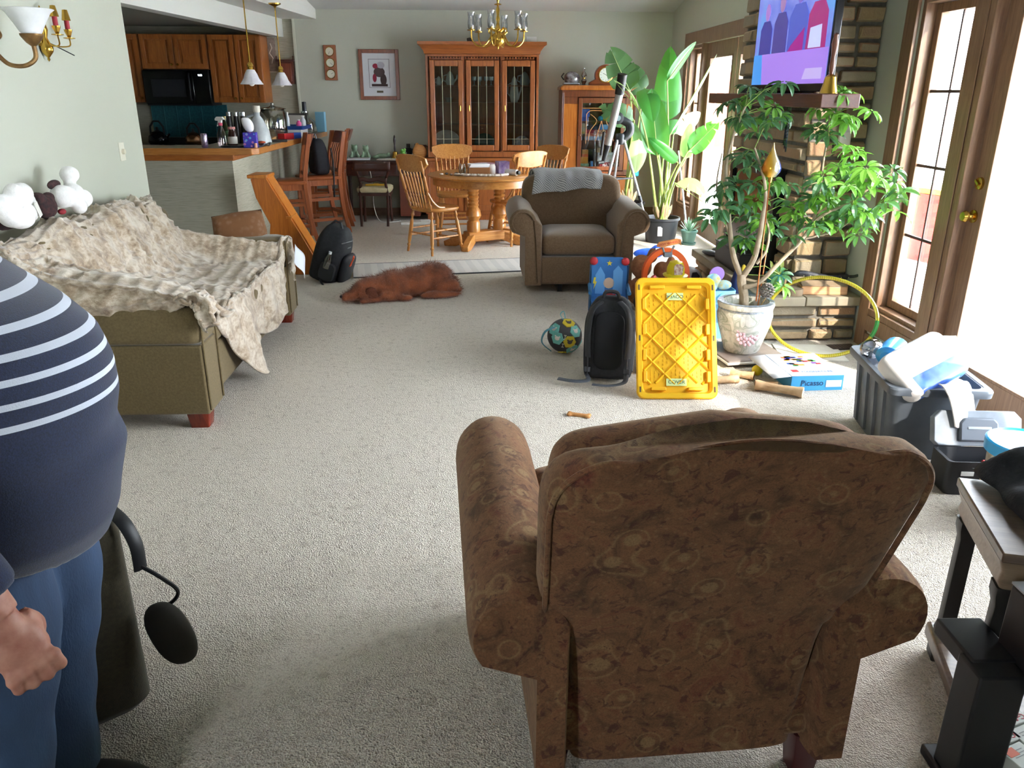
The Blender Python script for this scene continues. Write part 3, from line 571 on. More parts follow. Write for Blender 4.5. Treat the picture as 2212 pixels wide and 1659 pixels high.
solo(MB().bb(-.06, .06, -.05, .05, 0, .06), 'carton', 'small white box on top of the hutch', 'box', mat('#d6d6d2', .6), (HX+.6, HY+.1, 2.122))
solo(MB().lathe([(.001, 0), (.03, 0), (.035, .04), (.001, .05)], 12), 'trinket_pot', 'small dark pot on top of the hutch', 'pot', mat('#3a302c', .5), (HX-.15, HY+.1, 2.122))
# pictures -----------------------------------------------------------
t = thing('framed_print', 'wood-framed print with white mat hanging on the far wall', 'picture', (-1.175, YF-.002, 1.455))
b = MB(); W_, H_ = .5, .595
for x0, x1, z0, z1 in ((-W_/2, -W_/2+.045, 0, H_), (W_/2-.045, W_/2, 0, H_), (-W_/2+.045, W_/2-.045, 0, .045), (-W_/2+.045, W_/2-.045, H_-.045, H_)): b.bb(x0, x1, -.025, 0, z0, z1)
b.build('frame', wood('#6e3418', '#8f4a24', .35, 2), t, bev=.004); MB().bb(-.206, .206, -.012, -.002, .044, H_-.044).build('mat_board', mat('#d4d6dc', .7), t)
b = MB()
for x0, x1, z0, z1 in ((-.13, .13, .145, .149), (-.13, .13, .479, .483), (-.13, -.126, .145, .483), (.126, .13, .145, .483)): b.bb(x0, x1, -.0135, -.012, z0, z1)
b.build('border_line', mat('#3a3f4a', .6), t)
b = MB(); b.ell((0, -.014, .33), (.07, .002, .06), 16, 8); b.ell((.05, -.014, .24), (.04, .002, .07), 12, 8); b.bb(-.1, .1, -.0145, -.012, .16, .19); b.build('painted_shape', mat('#4a3838', .7), t)
b = MB(); b.ell((-.045, -.0145, .4), (.035, .002, .03), 12, 8); b.ell((-.06, -.0145, .26), (.025, .002, .05), 12, 8); b.build('painted_accent', mat('#9a2440', .7), t)
MB().ell((.02, -.0145, .41), (.05, .002, .04), 12, 8).build('painted_highlight', mat('#a9a7b4', .7), t)
MB().bb(-.04, .04, -.015, -.012, .085, .11).build('name_plate', mat('#5a5340', .4, .4), t)
t = thing('wall_barometer', 'wooden wall barometer panel with three round brass dials', 'barometer', (-1.775, YF-.002, 1.685))
b = MB(); b.bb(-.078, .078, -.03, 0, 0, .41); b.build('panel', wood('#8a4a24', '#a8623a', .35, 2), t, bev=.006)
for z in (.075, .205, .335):
    d = MB().lathe([(.052, 0), (.056, .006), (.05, .012), (.048, .008)], 24, TR(0, -.03, z) @ RX(PI/2), caps=False).build('dial_rim', BRASS, t); MB().lathe([(.05, .004), (.001, .0045)], 24, TR(0, -.03, z) @ RX(PI/2)).build('dial_face', mat('#ddd8c4', .5), d)
    MB().box(0, 0, 0, .003, .001, .036, TR(0, -.0365, z) @ RY(.5+z*9)).build('needle', BLACK, d)
# chandelier ----------------------------------------------------------
CX, CY = .25, 8.3
zcl = zc(CY)
t = thing('chandelier', 'brass chandelier with curved arms and clear hurricane glass shades', 'chandelier', (CX, CY, 1.94))
MB().lathe([(.001, 0), (.006, .004), (.01, .02), (.008, .03), (.03, .03), (.062, .06), (.07, .095), (.06, .13), (.025, .155), (.02, .165), (.03, .18), (.02, .2), (.012, .24), (.02, .27), (.012, .3), (.018, .35), (.008, .39), (.035, .395), (.035, .4), (.008, .41), (.015, .44), (.001, .46)], 20).build('column', BRASS, t)
MB().tube([(0, 0, .45), (0, 0, zcl-1.94-.03)], .007).build('stem', BRASS, t); MB().lathe([(.01, -.05), (.06, -.02), (.065, .01), (.001, .02)], 18, TR(0, 0, zcl-1.94-.02)).build('canopy', BRASS, t)
for i in range(6):
    a = i*PI/3+.25; ca, sa = math.cos(a), math.sin(a); f = lambda r, z: (r*ca, r*sa, z)
    g = MB().tube(cat_rom([f(.03, .16), f(.075, .19), f(.09, .155), f(.07, .135), f(.08, .1), f(.13, .04), f(.2, .03), f(.255, .08), f(.265, .16)]), .007, 8).build('arm', BRASS, t)
    M = TR(*f(.265, .16)); MB().lathe([(.001, 0), (.038, .004), (.04, .01), (.012, .012), (.016, .03), (.001, .032)], 16, M).build('bobeche', BRASS, g)
    MB().lathe([(.024, .012), (.03, .03), (.034, .07), (.028, .11), (.033, .15), (.037, .165)], 18, M, caps=False).build('hurricane_shade', glass('#e6eaf2', .72, .08), g)
    MB().lathe([(.009, .03), (.009, .09), (.001, .092)], 10, M).build('candle_sleeve', mat('#e9e4d4', .5), g); MB().lathe([(.004, .09), (.011, .105), (.001, .13)], 10, M).build('bulb', mat('#f0ead6', .2), g)
# table ----------------------------------------------------------------
TAN = wood('#a86a2e', '#c98f4c', .28, 0, 4.); TANZ = wood('#a5672c', '#c88d49', .3, 2, 4.)
TX, TY = .13, 8.5
t = thing('dining_table', 'round golden oak pedestal dining table covered with small items', 'table', (TX, TY, 0), .5)
MB().lathe([(.001, .72), (.58, .72), (.61, .732), (.612, .745), (.6, .752), (.001, .752)], 48).build('tabletop', TAN, t); MB().lathe([(.54, .72), (.54, .655), (.56, .65), (.56, .72)], 48, caps=False).build('apron', TAN, t)
for sx in (-.16, .16):
    MB().lathe([(.001, .16), (.07, .16), (.07, .26), (.055, .28), (.085, .33), (.075, .38), (.05, .42), (.06, .44), (.05, .46), (.06, .48), (.05, .5), (.062, .52), (.05, .54), (.062, .56), (.055, .58), (.09, .65), (.09, .72)], 20, TR(sx, 0, 0)).build('column', TANZ, t)
b = MB(); b.bb(-.25, .25, -.07, .07, .06, .165); b.build('plinth', TAN, t, bev=.01)
for k in range(4):
    a = PI/4+k*PI/2; M = TR((.16 if math.cos(a) > 0 else -.16), 0, 0) @ RZ(a)
    MB().prism([(.0, .16), (.0, .06), (.2, .0), (.32, .0), (.33, .05), (.22, .1)], -.035, .035, M @ RX(PI/2)).build('foot', TAN, t, bev=.008)
def turned(b, p0, p1, r, rings=(.15, .2, .8, .86)):
    P0, P1 = Vector(p0), Vector(p1); pts = []; rr = []
    for i in range(25):
        f = i/24; pts.append(tuple(P0.lerp(P1, f))); k = .62+.38*math.sin(PI*min(1, max(0, f)))
        if any(abs(f-x) < .021 for x in rings): k = .55
        elif any(abs(f-x) < .045 for x in rings): k = 1.05
        rr.append(r*k)
    b.tube(pts, rr, 10); return b
def make_chair(label):
    t = thing('dining_chair', label, 'chair', (0, 0, 0), 0, 'spindle-back oak chairs round the dining table')     # faces +X
    b = MB(); pts = []
    for k in range(28):
        a = 2*PI*k/28; x = .21*math.copysign(abs(math.cos(a))**.6, math.cos(a)); y = (.215+.02*math.cos(a))*math.copysign(abs(math.sin(a))**.6, math.sin(a)); pts.append((x, y))
    b.loft([[(x*k, y*k, z) for x, y in pts] for z, k in ((.425, .93), (.44, 1), (.458, 1), (.465, .95), (.455, .6))]); b.build('seat', TAN, t)
    for sx, sy in ((1, 1), (1, -1), (-1, 1), (-1, -1)):
        turned(MB(), (sx*.15, sy*.15, .43), (sx*.2, sy*.2, 0), .02).build('leg', TANZ, t)
    for z, a, c in ((.2, (.173, -.173), (.173, .173)), (.13, (.186, -.186), (.186, .186)), (.17, (.18, .18), (-.18, .18)), (.17, (.18, -.18), (-.18, -.18)), (.24, (.168, .168), (-.168, .168)), (.24, (.168, -.168), (-.168, -.168)), (.2, (-.173, -.173), (-.173, .173))):
        turned(MB(), (*a, z), (*c, z), .011, (.5,)).build('stretcher', TANZ, t)
    for sy in (-1, 1): turned(MB(), (-.17, sy*.165, .45), (-.3, sy*.195, .93), .017, (.12, .3, .36, .7, .76)).build('back_post', TANZ, t)
    for k in range(6):
        y = -.12+k*.048; turned(MB(), (-.175, y*.85, .455), (-.275, y*1.1, .85), .0115, (.3, .36, .8)).build('spindle', TANZ, t)
    b = MB(); out = []
    for i in range(17):
        f = -1+i/8; y = .235*f; top = .985-.03*abs(f)**3; bot = .845-.03*math.cos(f*PI*.5)+.05*max(0, abs(f)-.75)*4
        x = -.3+.03*(f*f)
        out.append([(x-.012+.06*(.91-top), y, top), (x+.012+.06*(.91-top), y, top), (x+.025+.01, y, bot), (x+.008, y, bot)])
    b.loft(out); b.build('crest_rail', TAN, t, bev=.005)
    for sy in (-1, 1): MB().tube(cat_rom([(-.215, sy*.18, .62), (-.17, sy*.19, .54), (-.1, sy*.195, .48), (-.02, sy*.19, .468)]), .012, 8).build('brace', TAN, t)
    return t
ch = make_chair('spindle-back oak chair at the near left of the dining table'); place(ch, -.41, 8.18, 0, .72)
copy_thing(ch, (-.22, 9.32, 0), -1.45, 'oak chair with carved crest rail on the hutch side of the table')
copy_thing(ch, (.42, 8.68, 0), 2.25, 'oak chair right of the table, behind the tan armchair')
copy_thing(ch, (.73, 9.25, 0), -2.35, 'oak chair tucked in the shade at the far right of the table')
# things on the table
TZ = .753
t = thing('tissue_box', 'purple and white tissue box on the dining table', 'tissue box', (.3, 8.55, TZ), .3)
MB().box(0, 0, 0, .12, .12, .12).build('carton', mat('#7f68c0', .5, 0, '#dccff0', 14), t, bev=.002)
t = thing('napkin_box', 'brown box of stacked white papers on the dining table', 'box', (.05, 8.4, TZ), .08)
MB().bb(-.11, .11, -.08, .08, 0, .075).build('box', mat('#8a5a30', .6), t, bev=.003)
for k in range(3): MB().box(0, 0, .0755+k*.011, .2, .14, .01, RZ(.1*k)).build('paper', mat('#e6e6e8', .7), t)
solo(MB().lathe([(.001, 0), (.035, 0), (.037, .08), (.03, .09), (.03, .1), (.001, .1)], 16), 'candle_jar', 'white candle jar beside the brown napkin box', 'jar', mat('#dcd8d2', .25), (.19, 8.42, TZ))
solo(MB().lathe([(.001, 0), (.035, 0), (.04, .06), (.03, .09), (.032, .1), (.001, .1)], 16), 'glass_jar', 'small clear glass jar left of the napkin box', 'jar', glass('#d8dcdc', .7), (-.12, 8.5, TZ))
solo(MB().lathe([(.001, 0), (.04, 0), (.1, .06), (.115, .075), (.105, .072), (.04, .012), (.001, .01)], 24), 'fluted_bowl', 'pink fluted glass bowl at the back of the dining table', 'bowl', mat('#c8a0b0', .2), (.13, 8.85, TZ))
b = MB(); q = random.Random(4); pts = [(-.18, 8.28), (-.08, 8.2), (.02, 8.17), (.12, 8.16), (.22, 8.15), (.3, 8.2), (.34, 8.28)]
for x, y in cat_rom([(a, c, 0) for a, c in pts], 5) and [(p.x, p.y) for p in cat_rom([(a, c, 0) for a, c in pts], 5)]:
    b.ell((x-TX+q.uniform(-.01, .01), y-TY+q.uniform(-.01, .01), .014), (.022, .02, .014), 8, 6)
o = b.build('lace_garland', mat('#cfc6bc', .7)); place(o, TX, TY, TZ); tag(o, 'crumpled pale lace garland along the front of the dining table', 'garland')
for k, (x, y, c, lb) in enumerate(((-.33, 8.3, '#cfc8bf', 'pale pebble at the left end of the table'), (-.28, 8.36, '#3a3432', 'dark pebble near the left end of the table'), (-.23, 8.28, '#b09a86', 'tan pebble between the dark pebbles'), (-.18, 8.4, '#4a423e', 'brown-black pebble next to the glass jar'))):
    solo(MB().ell((0, 0, .012), (.022, .016, .012), 10, 6), 'pebble', lb, 'stone', mat(c, .5), (x, y, TZ), k, 'pebbles on the dining table')
t = thing('rolled_bottle', 'small white bottle with a black cap lying at the table front', 'bottle', (.4, 8.3, TZ+.03), .9)
MB().lathe([(.001, -.09), (.028, -.085), (.03, .05), (.001, .055)], 14, RX(PI/2)).build('body', mat('#dcdcdc', .4), t); MB().lathe([(.02, .055), (.02, .085), (.001, .088)], 12, RX(PI/2)).build('cap', BLACK, t)
# desk and desk chair ---------------------------------------------------
MAH = wood('#2e1812', '#4a261b', .3, 0); MAHZ = wood('#2e1812', '#4a261b', .3, 2)
DX, DY = -1.22, 10.25
t = thing('writing_desk', 'dark mahogany writing desk against the far wall', 'desk', (DX, DY, 0))
MB().bb(-.45, .545, -.05, .46, .725, .75).build('desktop', MAH, t, bev=.005)
b = MB(); b.bb(-.43, .53, -.02, .45, .56, .72); b.build('frame', MAH, t, bev=.003)
for x0, x1 in ((-.41, -.1), (-.08, .26), (.28, .52)):
    d = MB().bb(x0, x1, -.032, -.02, .58, .7).build('drawer', MAHZ, t, bev=.004); MB().tube([((x0+x1)/2-.04, -.035, .66), ((x0+x1)/2-.03, -.05, .64), ((x0+x1)/2+.03, -.05, .64), ((x0+x1)/2+.04, -.035, .66)], .004, 6).build('pull', BRASS, d)
MB().bb(.28, .53, -.02, .44, .06, .56).build('pedestal', mat('#5a2a1c', .35, 0, '#6e3624', 6), t, bev=.004)
for x, y in ((-.4, 0), (-.4, .42)): MB().lathe([(.014, 0), (.02, .1), (.026, .56)], 10, TR(x, y, 0)).build('leg', MAHZ, t)
DZ = .7515
t = thing('desk_chair', 'dark mahogany side chair with a cream padded seat at the desk', 'chair', (-1.22, 10.02, 0))   # seen from behind
b = MB(); b.loft([[(x*k, y*k+.02, z) for x, y in rrect(.42, .4, .08)] for z, k in ((.4, .95), (.42, 1), (.45, 1), (.468, .9))]); b.build('seat_pad', mat('#c9c19c', .8, 0, '#b5ac86', 25), t)
MB().loft([[(x, y+.02, z) for x, y in rrect(.4, .38, .05)] for z in (.36, .398)]).build('seat_rail', MAH, t)
for sx in (-1, 1):
    MB().tube(cat_rom([(sx*.16, -.22, 0), (sx*.165, -.17, .25), (sx*.165, -.155, .42), (sx*.15, -.17, .52), (sx*.19, -.2, .66), (sx*.2, -.22, .76)]), [.016]*26+[.013]*5, 8).build('back_leg', MAHZ, t)
    MB().tube(cat_rom([(sx*.17, .19, 0), (sx*.165, .17, .2), (sx*.16, .17, .4)]), .016, 8).build('front_leg', MAHZ, t)
MB().grid(lambda u, v: ((u-.5)*.44, -.225+.03*math.cos((u-.5)*PI)-.02, .66+v*.11), 12, 3).build('crest_rail', MAH, t, solid=.018); MB().grid(lambda u, v: ((u-.5)*.34, -.2+.02*math.cos((u-.5)*PI), .53+v*.05+.01*math.sin(u*12)), 16, 3).build('carved_rail', MAH, t, solid=.016)
t = thing('toy_plane', 'flat yellow toy plane shape lying on the desk chair seat', 'toy', (-1.2, 9.98, .472), .1)
MB().prism([(-.13, -.03), (.13, -.03), (.13, .0), (.04, .01), (.03, .08), (-.03, .08), (-.04, .01), (-.13, 0)], 0, .02).build('body', mat('#d9a92c', .5), t, bev=.004)
SAGE = mat('#7f9a80', .4, 0, '#94ad90', 20)
def frog(x, y, s, label, lying=False):
    b = MB()
    if lying: b.ell((0, 0, .04), (.1, .045, .04), 14, 8); b.ell((.1, 0, .06), (.035, .035, .035), 12, 8); b.ell((-.1, .03, .025), (.06, .02, .025), 10, 6); b.ell((-.1, -.03, .025), (.06, .02, .025), 10, 6)
    else:
        b.ell((0, 0, .06), (.05, .05, .06), 14, 8); b.ell((0, -.01, .14), (.045, .04, .04), 14, 8)
        for sx in (-1, 1): b.ell((sx*.028, -.02, .175), (.014, .014, .016), 8, 6); b.ell((sx*.05, -.03, .03), (.025, .04, .03), 10, 6); b.ell((sx*.035, -.05, .06), (.012, .014, .05), 8, 6)
    b.T = Matrix.Identity(4); o = fuse(b, 'frog_figurine', SAGE, vox=.008, smooth=3); place(o, x, y, DZ, 0); o.scale = (s, s, s); tag(o, label, 'figurine', 'sage green ceramic figurines on the desk')
frog(-1.51, 10.5, .95, 'left-hand seated sage green ceramic frog on the desk'); frog(-1.37, 10.5, .9, 'seated sage green ceramic frog next to the lying one'); frog(-1.165, 10.52, .8, 'lying sage green ceramic frog on the desk', True)
t = thing('hand_bell', 'brass hand bell with a dark handle standing on the desk', 'bell', (-1.0, 10.5, DZ))
MB().lathe([(.05, 0), (.048, .01), (.035, .05), (.03, .08), (.015, .09), (.001, .092)], 20).build('bell', BRASS, t); MB().lathe([(.01, .09), (.014, .12), (.01, .16), (.018, .22), (.012, .27), (.001, .29)], 14).build('handle', mat('#2c1f22', .3), t)
t = thing('binoculars', 'black binoculars standing on end on the desk', 'binoculars', (-.78, 10.52, DZ))
for sx in (-1, 1): MB().lathe([(.001, 0), (.04, 0), (.045, .03), (.045, .1), (.035, .13), (.025, .135), (.024, .18), (.001, .18)], 16, TR(sx*.052, 0, 0)).build('barrel', mat('#16171a', .6), t)
MB().bb(-.03, .03, -.02, .02, .07, .12).build('bridge', mat('#16171a', .6), t, bev=.004)
t = thing('plant_cup', 'turquoise cup with a small green plant on the desk', 'pot plant', (-.88, 10.28, DZ))
MB().lathe([(.001, 0), (.025, 0), (.033, .065), (.028, .065), (.001, .05)], 16).build('cup', mat('#2fb8b0', .5), t); b = MB()
for k in range(9): b.ell((.02*math.cos(k*2.4), .02*math.sin(k*2.4), .075+.006*k), (.018, .012, .018), 8, 6)
b.build('plant', mat('#3f8f4a', .6, 0, '#7fae3a', 40), t)
solo(MB().lathe([(.001, 0), (.022, 0), (.026, .06), (.001, .058)], 14), 'cup', 'pale plastic cup next to the turquoise cup', 'cup', mat('#b8bfc2', .4), (-.82, 10.29, DZ))
solo(MB().bb(-.14, .14, -.1, .1, 0, .018), 'notebook', 'white notebook lying under the frogs on the desk', 'notebook', mat('#ccd0d6', .6), (-1.44, 10.33, DZ), .1, bev=.002)
solo(MB().bb(-.13, .13, -.08, .08, 0, .012), 'paper_bundle', 'loose papers on the desk in front of the bell', 'paper', mat('#c3c2be', .7), (-1.07, 10.3, DZ), -.15)
t = thing('wooden_mortar', 'round wooden board and peg piece behind the oak chair on the desk', 'wooden toy', (-.68, 10.38, DZ))
MB().ell((0, 0, .09), (.09, .02, .09), 20, 10, M=RY(.4)).build('disc', wood('#a8682f', '#c98f4c', .4, 0), t); MB().ell((-.03, .03, .11), (.04, .03, .09), 14, 8).build('peg', wood('#b8783a', '#d09a58', .4, 2), t)
t = thing('drink_mug', 'grey and maroon patterned canister with a wire handle on the desk', 'canister', (-.66, 10.58, DZ))
MB().lathe([(.001, 0), (.05, 0), (.05, .15), (.053, .155), (.053, .165), (.001, .165)], 18).build('body', mat('#8f8a88', .4, 0, '#5a2a3a', 14), t); MB().tube(cat_rom([(.05, 0, .15), (.1, 0, .12), (.11, 0, .06), (.07, 0, .0)]), .004, 6).build('handle', BLACK, t)
CORD = mat('#d0cfc8', .5)
o = solo(MB().tube(cat_rom([(0, 0, .73), (.03, -.02, .6), (.05, -.03, .4), (.05, -.03, .2), (.12, -.05, .02), (.3, -.03, .006), (.36, .1, .006), (.2, .14, .006), (.22, .05, .006), (.5, .0, .006)]), .004, 6), 'cable', 'thin white cord hanging from the desk to the carpet', 'cord', CORD, (-1.31, 10.16, 0))
t = thing('power_strip', 'white power strip and plug block on the carpet by the desk', 'power strip', (-.62, 10.05, 0), .05)
MB().bb(-.06, .06, -.03, .03, 0, .045).build('block', CORD, t, bev=.004); MB().bb(-.3, .1, -.12, -.07, 0, .03).build('strip', CORD, t, bev=.004)
# bar stools ------------------------------------------------------------
CHERRY = wood('#8a4522', '#b4683a', .3, 2); CHERRYX = wood('#8a4522', '#b4683a', .3, 0)
def make_stool(label):
    t = thing('bar_stool', label, 'bar stool', (0, 0, 0), 0, 'slat-back cherry bar stools along the bar')     # faces +X
    MB().loft([[(x*k, y*k, z) for x, y in rrect(.42, .43, .03)] for z, k in ((.615, .97), (.625, 1), (.645, 1), (.652, .96))]).build('seat', CHERRYX, t)
    b = MB(); 
    for sy in (-1, 1): b.bb(-.18, .18, sy*.18-.011, sy*.18+.011, .55, .614)
    for sx in (-1, 1): b.bb(sx*.18-.011, sx*.18+.011, -.18, .18, .55, .614)
    b.build('seat_rail', CHERRY, t, bev=.002)
    for sy in (-1, 1):
        MB().bb(.158, .2, sy*.18-.021, sy*.18+.021, 0, .614).build('front_leg', CHERRY, t, bev=.004)
        pts = cat_rom([(-.27, 0, 0), (-.215, 0, .25), (-.19, 0, .5), (-.19, 0, .68), (-.225, 0, .9), (-.27, 0, 1.13)], 5)
        MB().loft([[(p.x-.023, sy*.19-.019, p.z), (p.x+.023, sy*.19-.019, p.z), (p.x+.023, sy*.19+.019, p.z), (p.x-.023, sy*.19+.019, p.z)] for p in pts]).build('back_leg', CHERRY, t, bev=.004)
        for z in (.15, .38): MB().box(-.02, sy*.18, z, .36, .018, .035).build('stretcher', CHERRYX, t)
    for z in (.12, .3): MB().box(.18, 0, z, .018, .34, .04).build('stretcher', CHERRYX, t)
    MB().box(-.2, 0, .22, .018, .34, .035).build('stretcher', CHERRYX, t)
    def lean(z): return -.19-.035*max(0, (z-.68)/.22)-.045*max(0, (z-.9)/.23)
    b = MB(); b.loft([[(lean(z)-.011+.02*(1-(y/.17)**2)*-1, y, z) if k < 2 else (lean(z)+.011-.02*(1-(y/.17)**2), y, z) for k, (z) in enumerate((1.0, 1.13, 1.13, 1.0))] for y in (-.171, -.1, 0, .1, .171)]); b.build('crest_rail', wood('#5e2c18', '#7a3c20', .3, 1), t, bev=.003)  # crest wood darkened to carry the shade on the backrest
    MB().box(-.2, 0, .69, .02, .34, .04).build('lower_rail', CHERRY, t)
    for k in range(5):
        y = -.128+k*.064; zs = (.73, .8, .9, 1.0); MB().loft([[(lean(z)-.006, y-.018, z), (lean(z)+.006, y-.018, z), (lean(z)+.006, y+.018, z), (lean(z)-.006, y+.018, z)] for z in zs]).build('slat', CHERRY, t)
    return t
st = make_stool('cherry bar stool nearest the sofa, turned slightly from the bar'); place(st, -1.98, 9.33, 0, PI+.35)
sB = copy_thing(st, (-1.66, 9.05+.22, 0), PI+.62, 'cherry bar stool carrying the black rucksack'); place(sB, -1.79, 9.42, 0, PI+.5); place(st, -2.05, 8.92, 0, PI+.3)
copy_thing(st, (-1.78, 10.0, 0), PI+.1, 'cherry bar stool farthest from the camera, next to the desk')
t = thing('seat_rucksack', 'black rucksack sitting on the middle bar stool', 'backpack', (-1.77, 9.43, .653), PI/2+PI+.5)
MB().loft([[(x*k, y*k*.8+oy, z) for x, y in rrect(.3, .24, .07)] for z, k, oy in ((0, .9, 0), (.06, 1, 0), (.25, .97, -.01), (.36, .8, -.02), (.41, .5, -.02))]).build('body', mat('#12131b', .8, 0, '#1a1c26', 30, .3, 40), t, sub=1)
MB().tube(cat_rom([(-.06, -.03, .4), (-.03, -.03, .44), (.03, -.03, .44), (.06, -.03, .4)]), .01, 6).build('handle', mat('#8a8c90', .5), t)
MB().tube(cat_rom([(.14, .1, .3), (.2, .1, .1), (.22, .08, -.15), (.15, .1, -.25), (.12, .12, -.1), (.13, .11, .05)]), .009, 6).build('strap', BLACK, t)
# curio cabinet -----------------------------------------------------------
CUR = wood('#5a2e18', '#7a4424', .3, 2); BURL = wood('#9a541e', '#b8722f', .25, 2, 3.)
QX, QY = 1.56, 10.3
t = thing('curio_cabinet', 'antique walnut cabinet with a glazed door full of board games', 'cabinet', (QX, QY, 0))
b = MB(); b.bb(-.46, -.44, 0, .4, .08, 1.58); b.bb(.44, .46, 0, .4, .08, 1.58); b.bb(-.44, .44, .385, .4, .08, 1.58); b.bb(-.44, .44, 0, .385, .08, .12); b.bb(-.44, .44, 0, .385, 1.5, 1.58)
b.bb(-.44, -.26, 0, .02, .6, 1.5); b.bb(.34, .44, 0, .02, .6, 1.5); b.bb(-.44, .44, 0, .02, .56, .61); b.build('carcass', CUR, t, bev=.003)
b = MB(); b.bb(-.435, -.262, -.006, 0, .63, 1.42); b.bb(.345, .435, -.006, 0, .63, 1.42); b.bb(-.43, .43, -.006, 0, .14, .55); b.build('burl_panel', BURL, t)
b = MB()
for x in (-.455, -.44): b.cyl((x, -.008, .1), (x, -.008, 1.55), .007, n=8)
b.build('reeding', CUR, t); b = MB()
for x in (.44, .455): b.cyl((x, -.008, .1), (x, -.008, 1.55), .007, n=8)
b.build('reeding', CUR, t); MB().loft([[(x, y+.2, z) for x, y in rrect(.96*k, .44*k, .03)] for z, k in ((1.581, 1), (1.61, 1.0), (1.635, .95))]).build('top', BURL, t)
for sx in (-1, 1): MB().bb(sx*.4-.03, sx*.4+.03, .02, .38, 0, .08).build('foot', CUR, t)
b = MB(); x0, x1, z0, z1 = -.255, .335, .62, 1.49
for a in ((x0, x0+.05, z0, z1), (x1-.05, x1, z0, z1), (x0+.05, x1-.05, z0, z0+.05), (x0+.05, x1-.05, z1-.06, z1)): b.bb(a[0], a[1], -.02, 0, a[2], a[3])
d = b.build('glass_door', CUR, t, bev=.004); MB().bb(-.2, .28, -.012, -.008, .67, 1.43).build('pane', glass('#eef0f0', .94), d)
b = MB(); 
for p in ([(-.2, 1.37), (.28, 1.37)], [(.04, 1.43), (.04, 1.37)], [(-.15, .95), (-.15, 1.3)], [(-.15, 1.3), (-.1, 1.34), (.04, 1.34), (.18, 1.34), (.23, 1.3)], [(-.1, 1.3), (-.02, 1.22), (-.1, 1.1), (-.12, .98)], [(.04, 1.22), (-.03, .98)], [(.04, 1.22), (.1, .98)], [(.18, 1.3), (.1, 1.22), (.17, 1.1), (.2, .98)]):
    b.tube(cat_rom([(x, -.014, z) for x, z in p], 4), .005, 6)
b.build('fretwork', wood('#a8703a', '#b8804a', .4, 0), d); MB().lathe([(.001, 0), (.008, 0), (.012, .015), (.001, .022)], 10, TR(-.23, -.02, 1.05) @ RX(PI/2)).build('knob', CUR, d)
for z in (.97, 1.2): MB().bb(-.44, .44, .03, .385, z, z+.015).build('shelf', CUR, t)
def game(x, z, w, h, c, label, txt=None, tc='#f0e8d8', ts=.04, rz=0, dep=.17, c2=None):
    g = thing('game_box', label, 'game box', (QX+x, QY+.06, z), rz, 'boxes in the glazed cabinet'); bx = MB().bb(-w/2, w/2, 0, dep, 0, h).build('carton', mat(c, .5, 0, c2, 16), g, bev=.001)
    if txt: text(txt, ts, bx, TR(0, -.001, h/2) @ RX(PI/2), mat(tc, .5))
    return g
game(-.16, 1.216, .09, .05, '#2f55b8', 'small blue box on the top shelf', None); game(-.15, 1.267, .1, .09, '#3d6fd8', 'bright blue box upright on the top shelf')
game(-.08, .986, .3, .045, '#b8c8e0', 'pale blue flat box low on the middle shelf', c2='#7a92c8'); game(-.03, 1.032, .3, .035, '#b8402c', 'orange-red flat box in the middle shelf stack', None, c2='#d8c8b8')
game(.04, 1.068, .36, .045, '#9a2438', 'dark red flat box lettered with a short word, middle shelf', 'LINGO', '#e8d9b0', .045)
game(.12, 1.114, .18, .06, '#3a86c8', 'sky blue box on top of the middle shelf stack'); game(-.05, 1.114, .13, .045, '#28324a', 'navy box beside the sky blue one')
game(-.3, .986, .035, .2, '#c8c83a', 'slim yellow-green upright box at the left of the middle shelf', c2='#e8e8d8', dep=.15).location.x = QX-.21; game(-.26, .986, .035, .2, '#e0b83a', 'slim yellow upright box on the middle shelf', c2='#cfe0e8', dep=.15).location.x = QX-.17
game(.2, .64, .3, .075, '#8a1c2e', 'maroon battle game box at the bottom of the glazed cabinet', 'BATTLES', '#e8e2e2', .06); game(.12, .716, .2, .12, '#c8d4e0', 'pale picture box above the maroon game box', c2='#8a7a5a')
game(.1, .837, .18, .06, '#7a6a54', 'tan photo box on the lower shelf', c2='#c8b088'); game(-.15, .64, .12, .06, '#6ab04a', 'green box at the lower left of the glazed cabinet', c2='#c8d8d0'); game(-.15, .701, .1, .08, '#e09a2c', 'orange box upon the green one'); game(-.14, .782, .08, .035, '#d86a2c', 'small dark orange box upon the orange one'); game(-.14, .818, .08, .05, '#c88a3a', 'amber box at the top of the small stack')
game(.24, .716, .025, .24, '#d84a50', 'narrow pink-red upright box at the right of the lower shelf', dep=.15)
solo(MB().lathe([(.001, 0), (.018, 0), (.018, .09), (.001, .09)], 14), 'battery_tube', 'small blue tube standing on the cabinet floor', 'tube', mat('#4a92d0', .3), (QX-.05, QY+.08, .64))
solo(MB().ell((0, 0, .03), (.035, .035, .03), 14, 8), 'toy_ball', 'turquoise ball on the top shelf of the glazed cabinet', 'ball', mat('#2aa6c8', .4), (QX+.04, QY+.08, 1.216))
solo(MB().ell((0, 0, .03), (.09, .04, .03), 14, 8), 'toy_boat', 'yellow curved toy on the top shelf of the glazed cabinet', 'toy', mat('#d8b82c', .4), (QX+.13, QY+.1, 1.216))
solo(MB().bb(-.07, .07, -.06, .06, 0, .22), 'dark_speaker', 'black upright case in the lower part of the glazed cabinet', 'case', mat('#1a1c20', .5), (QX-.01, QY+.3, .64), bev=.005)
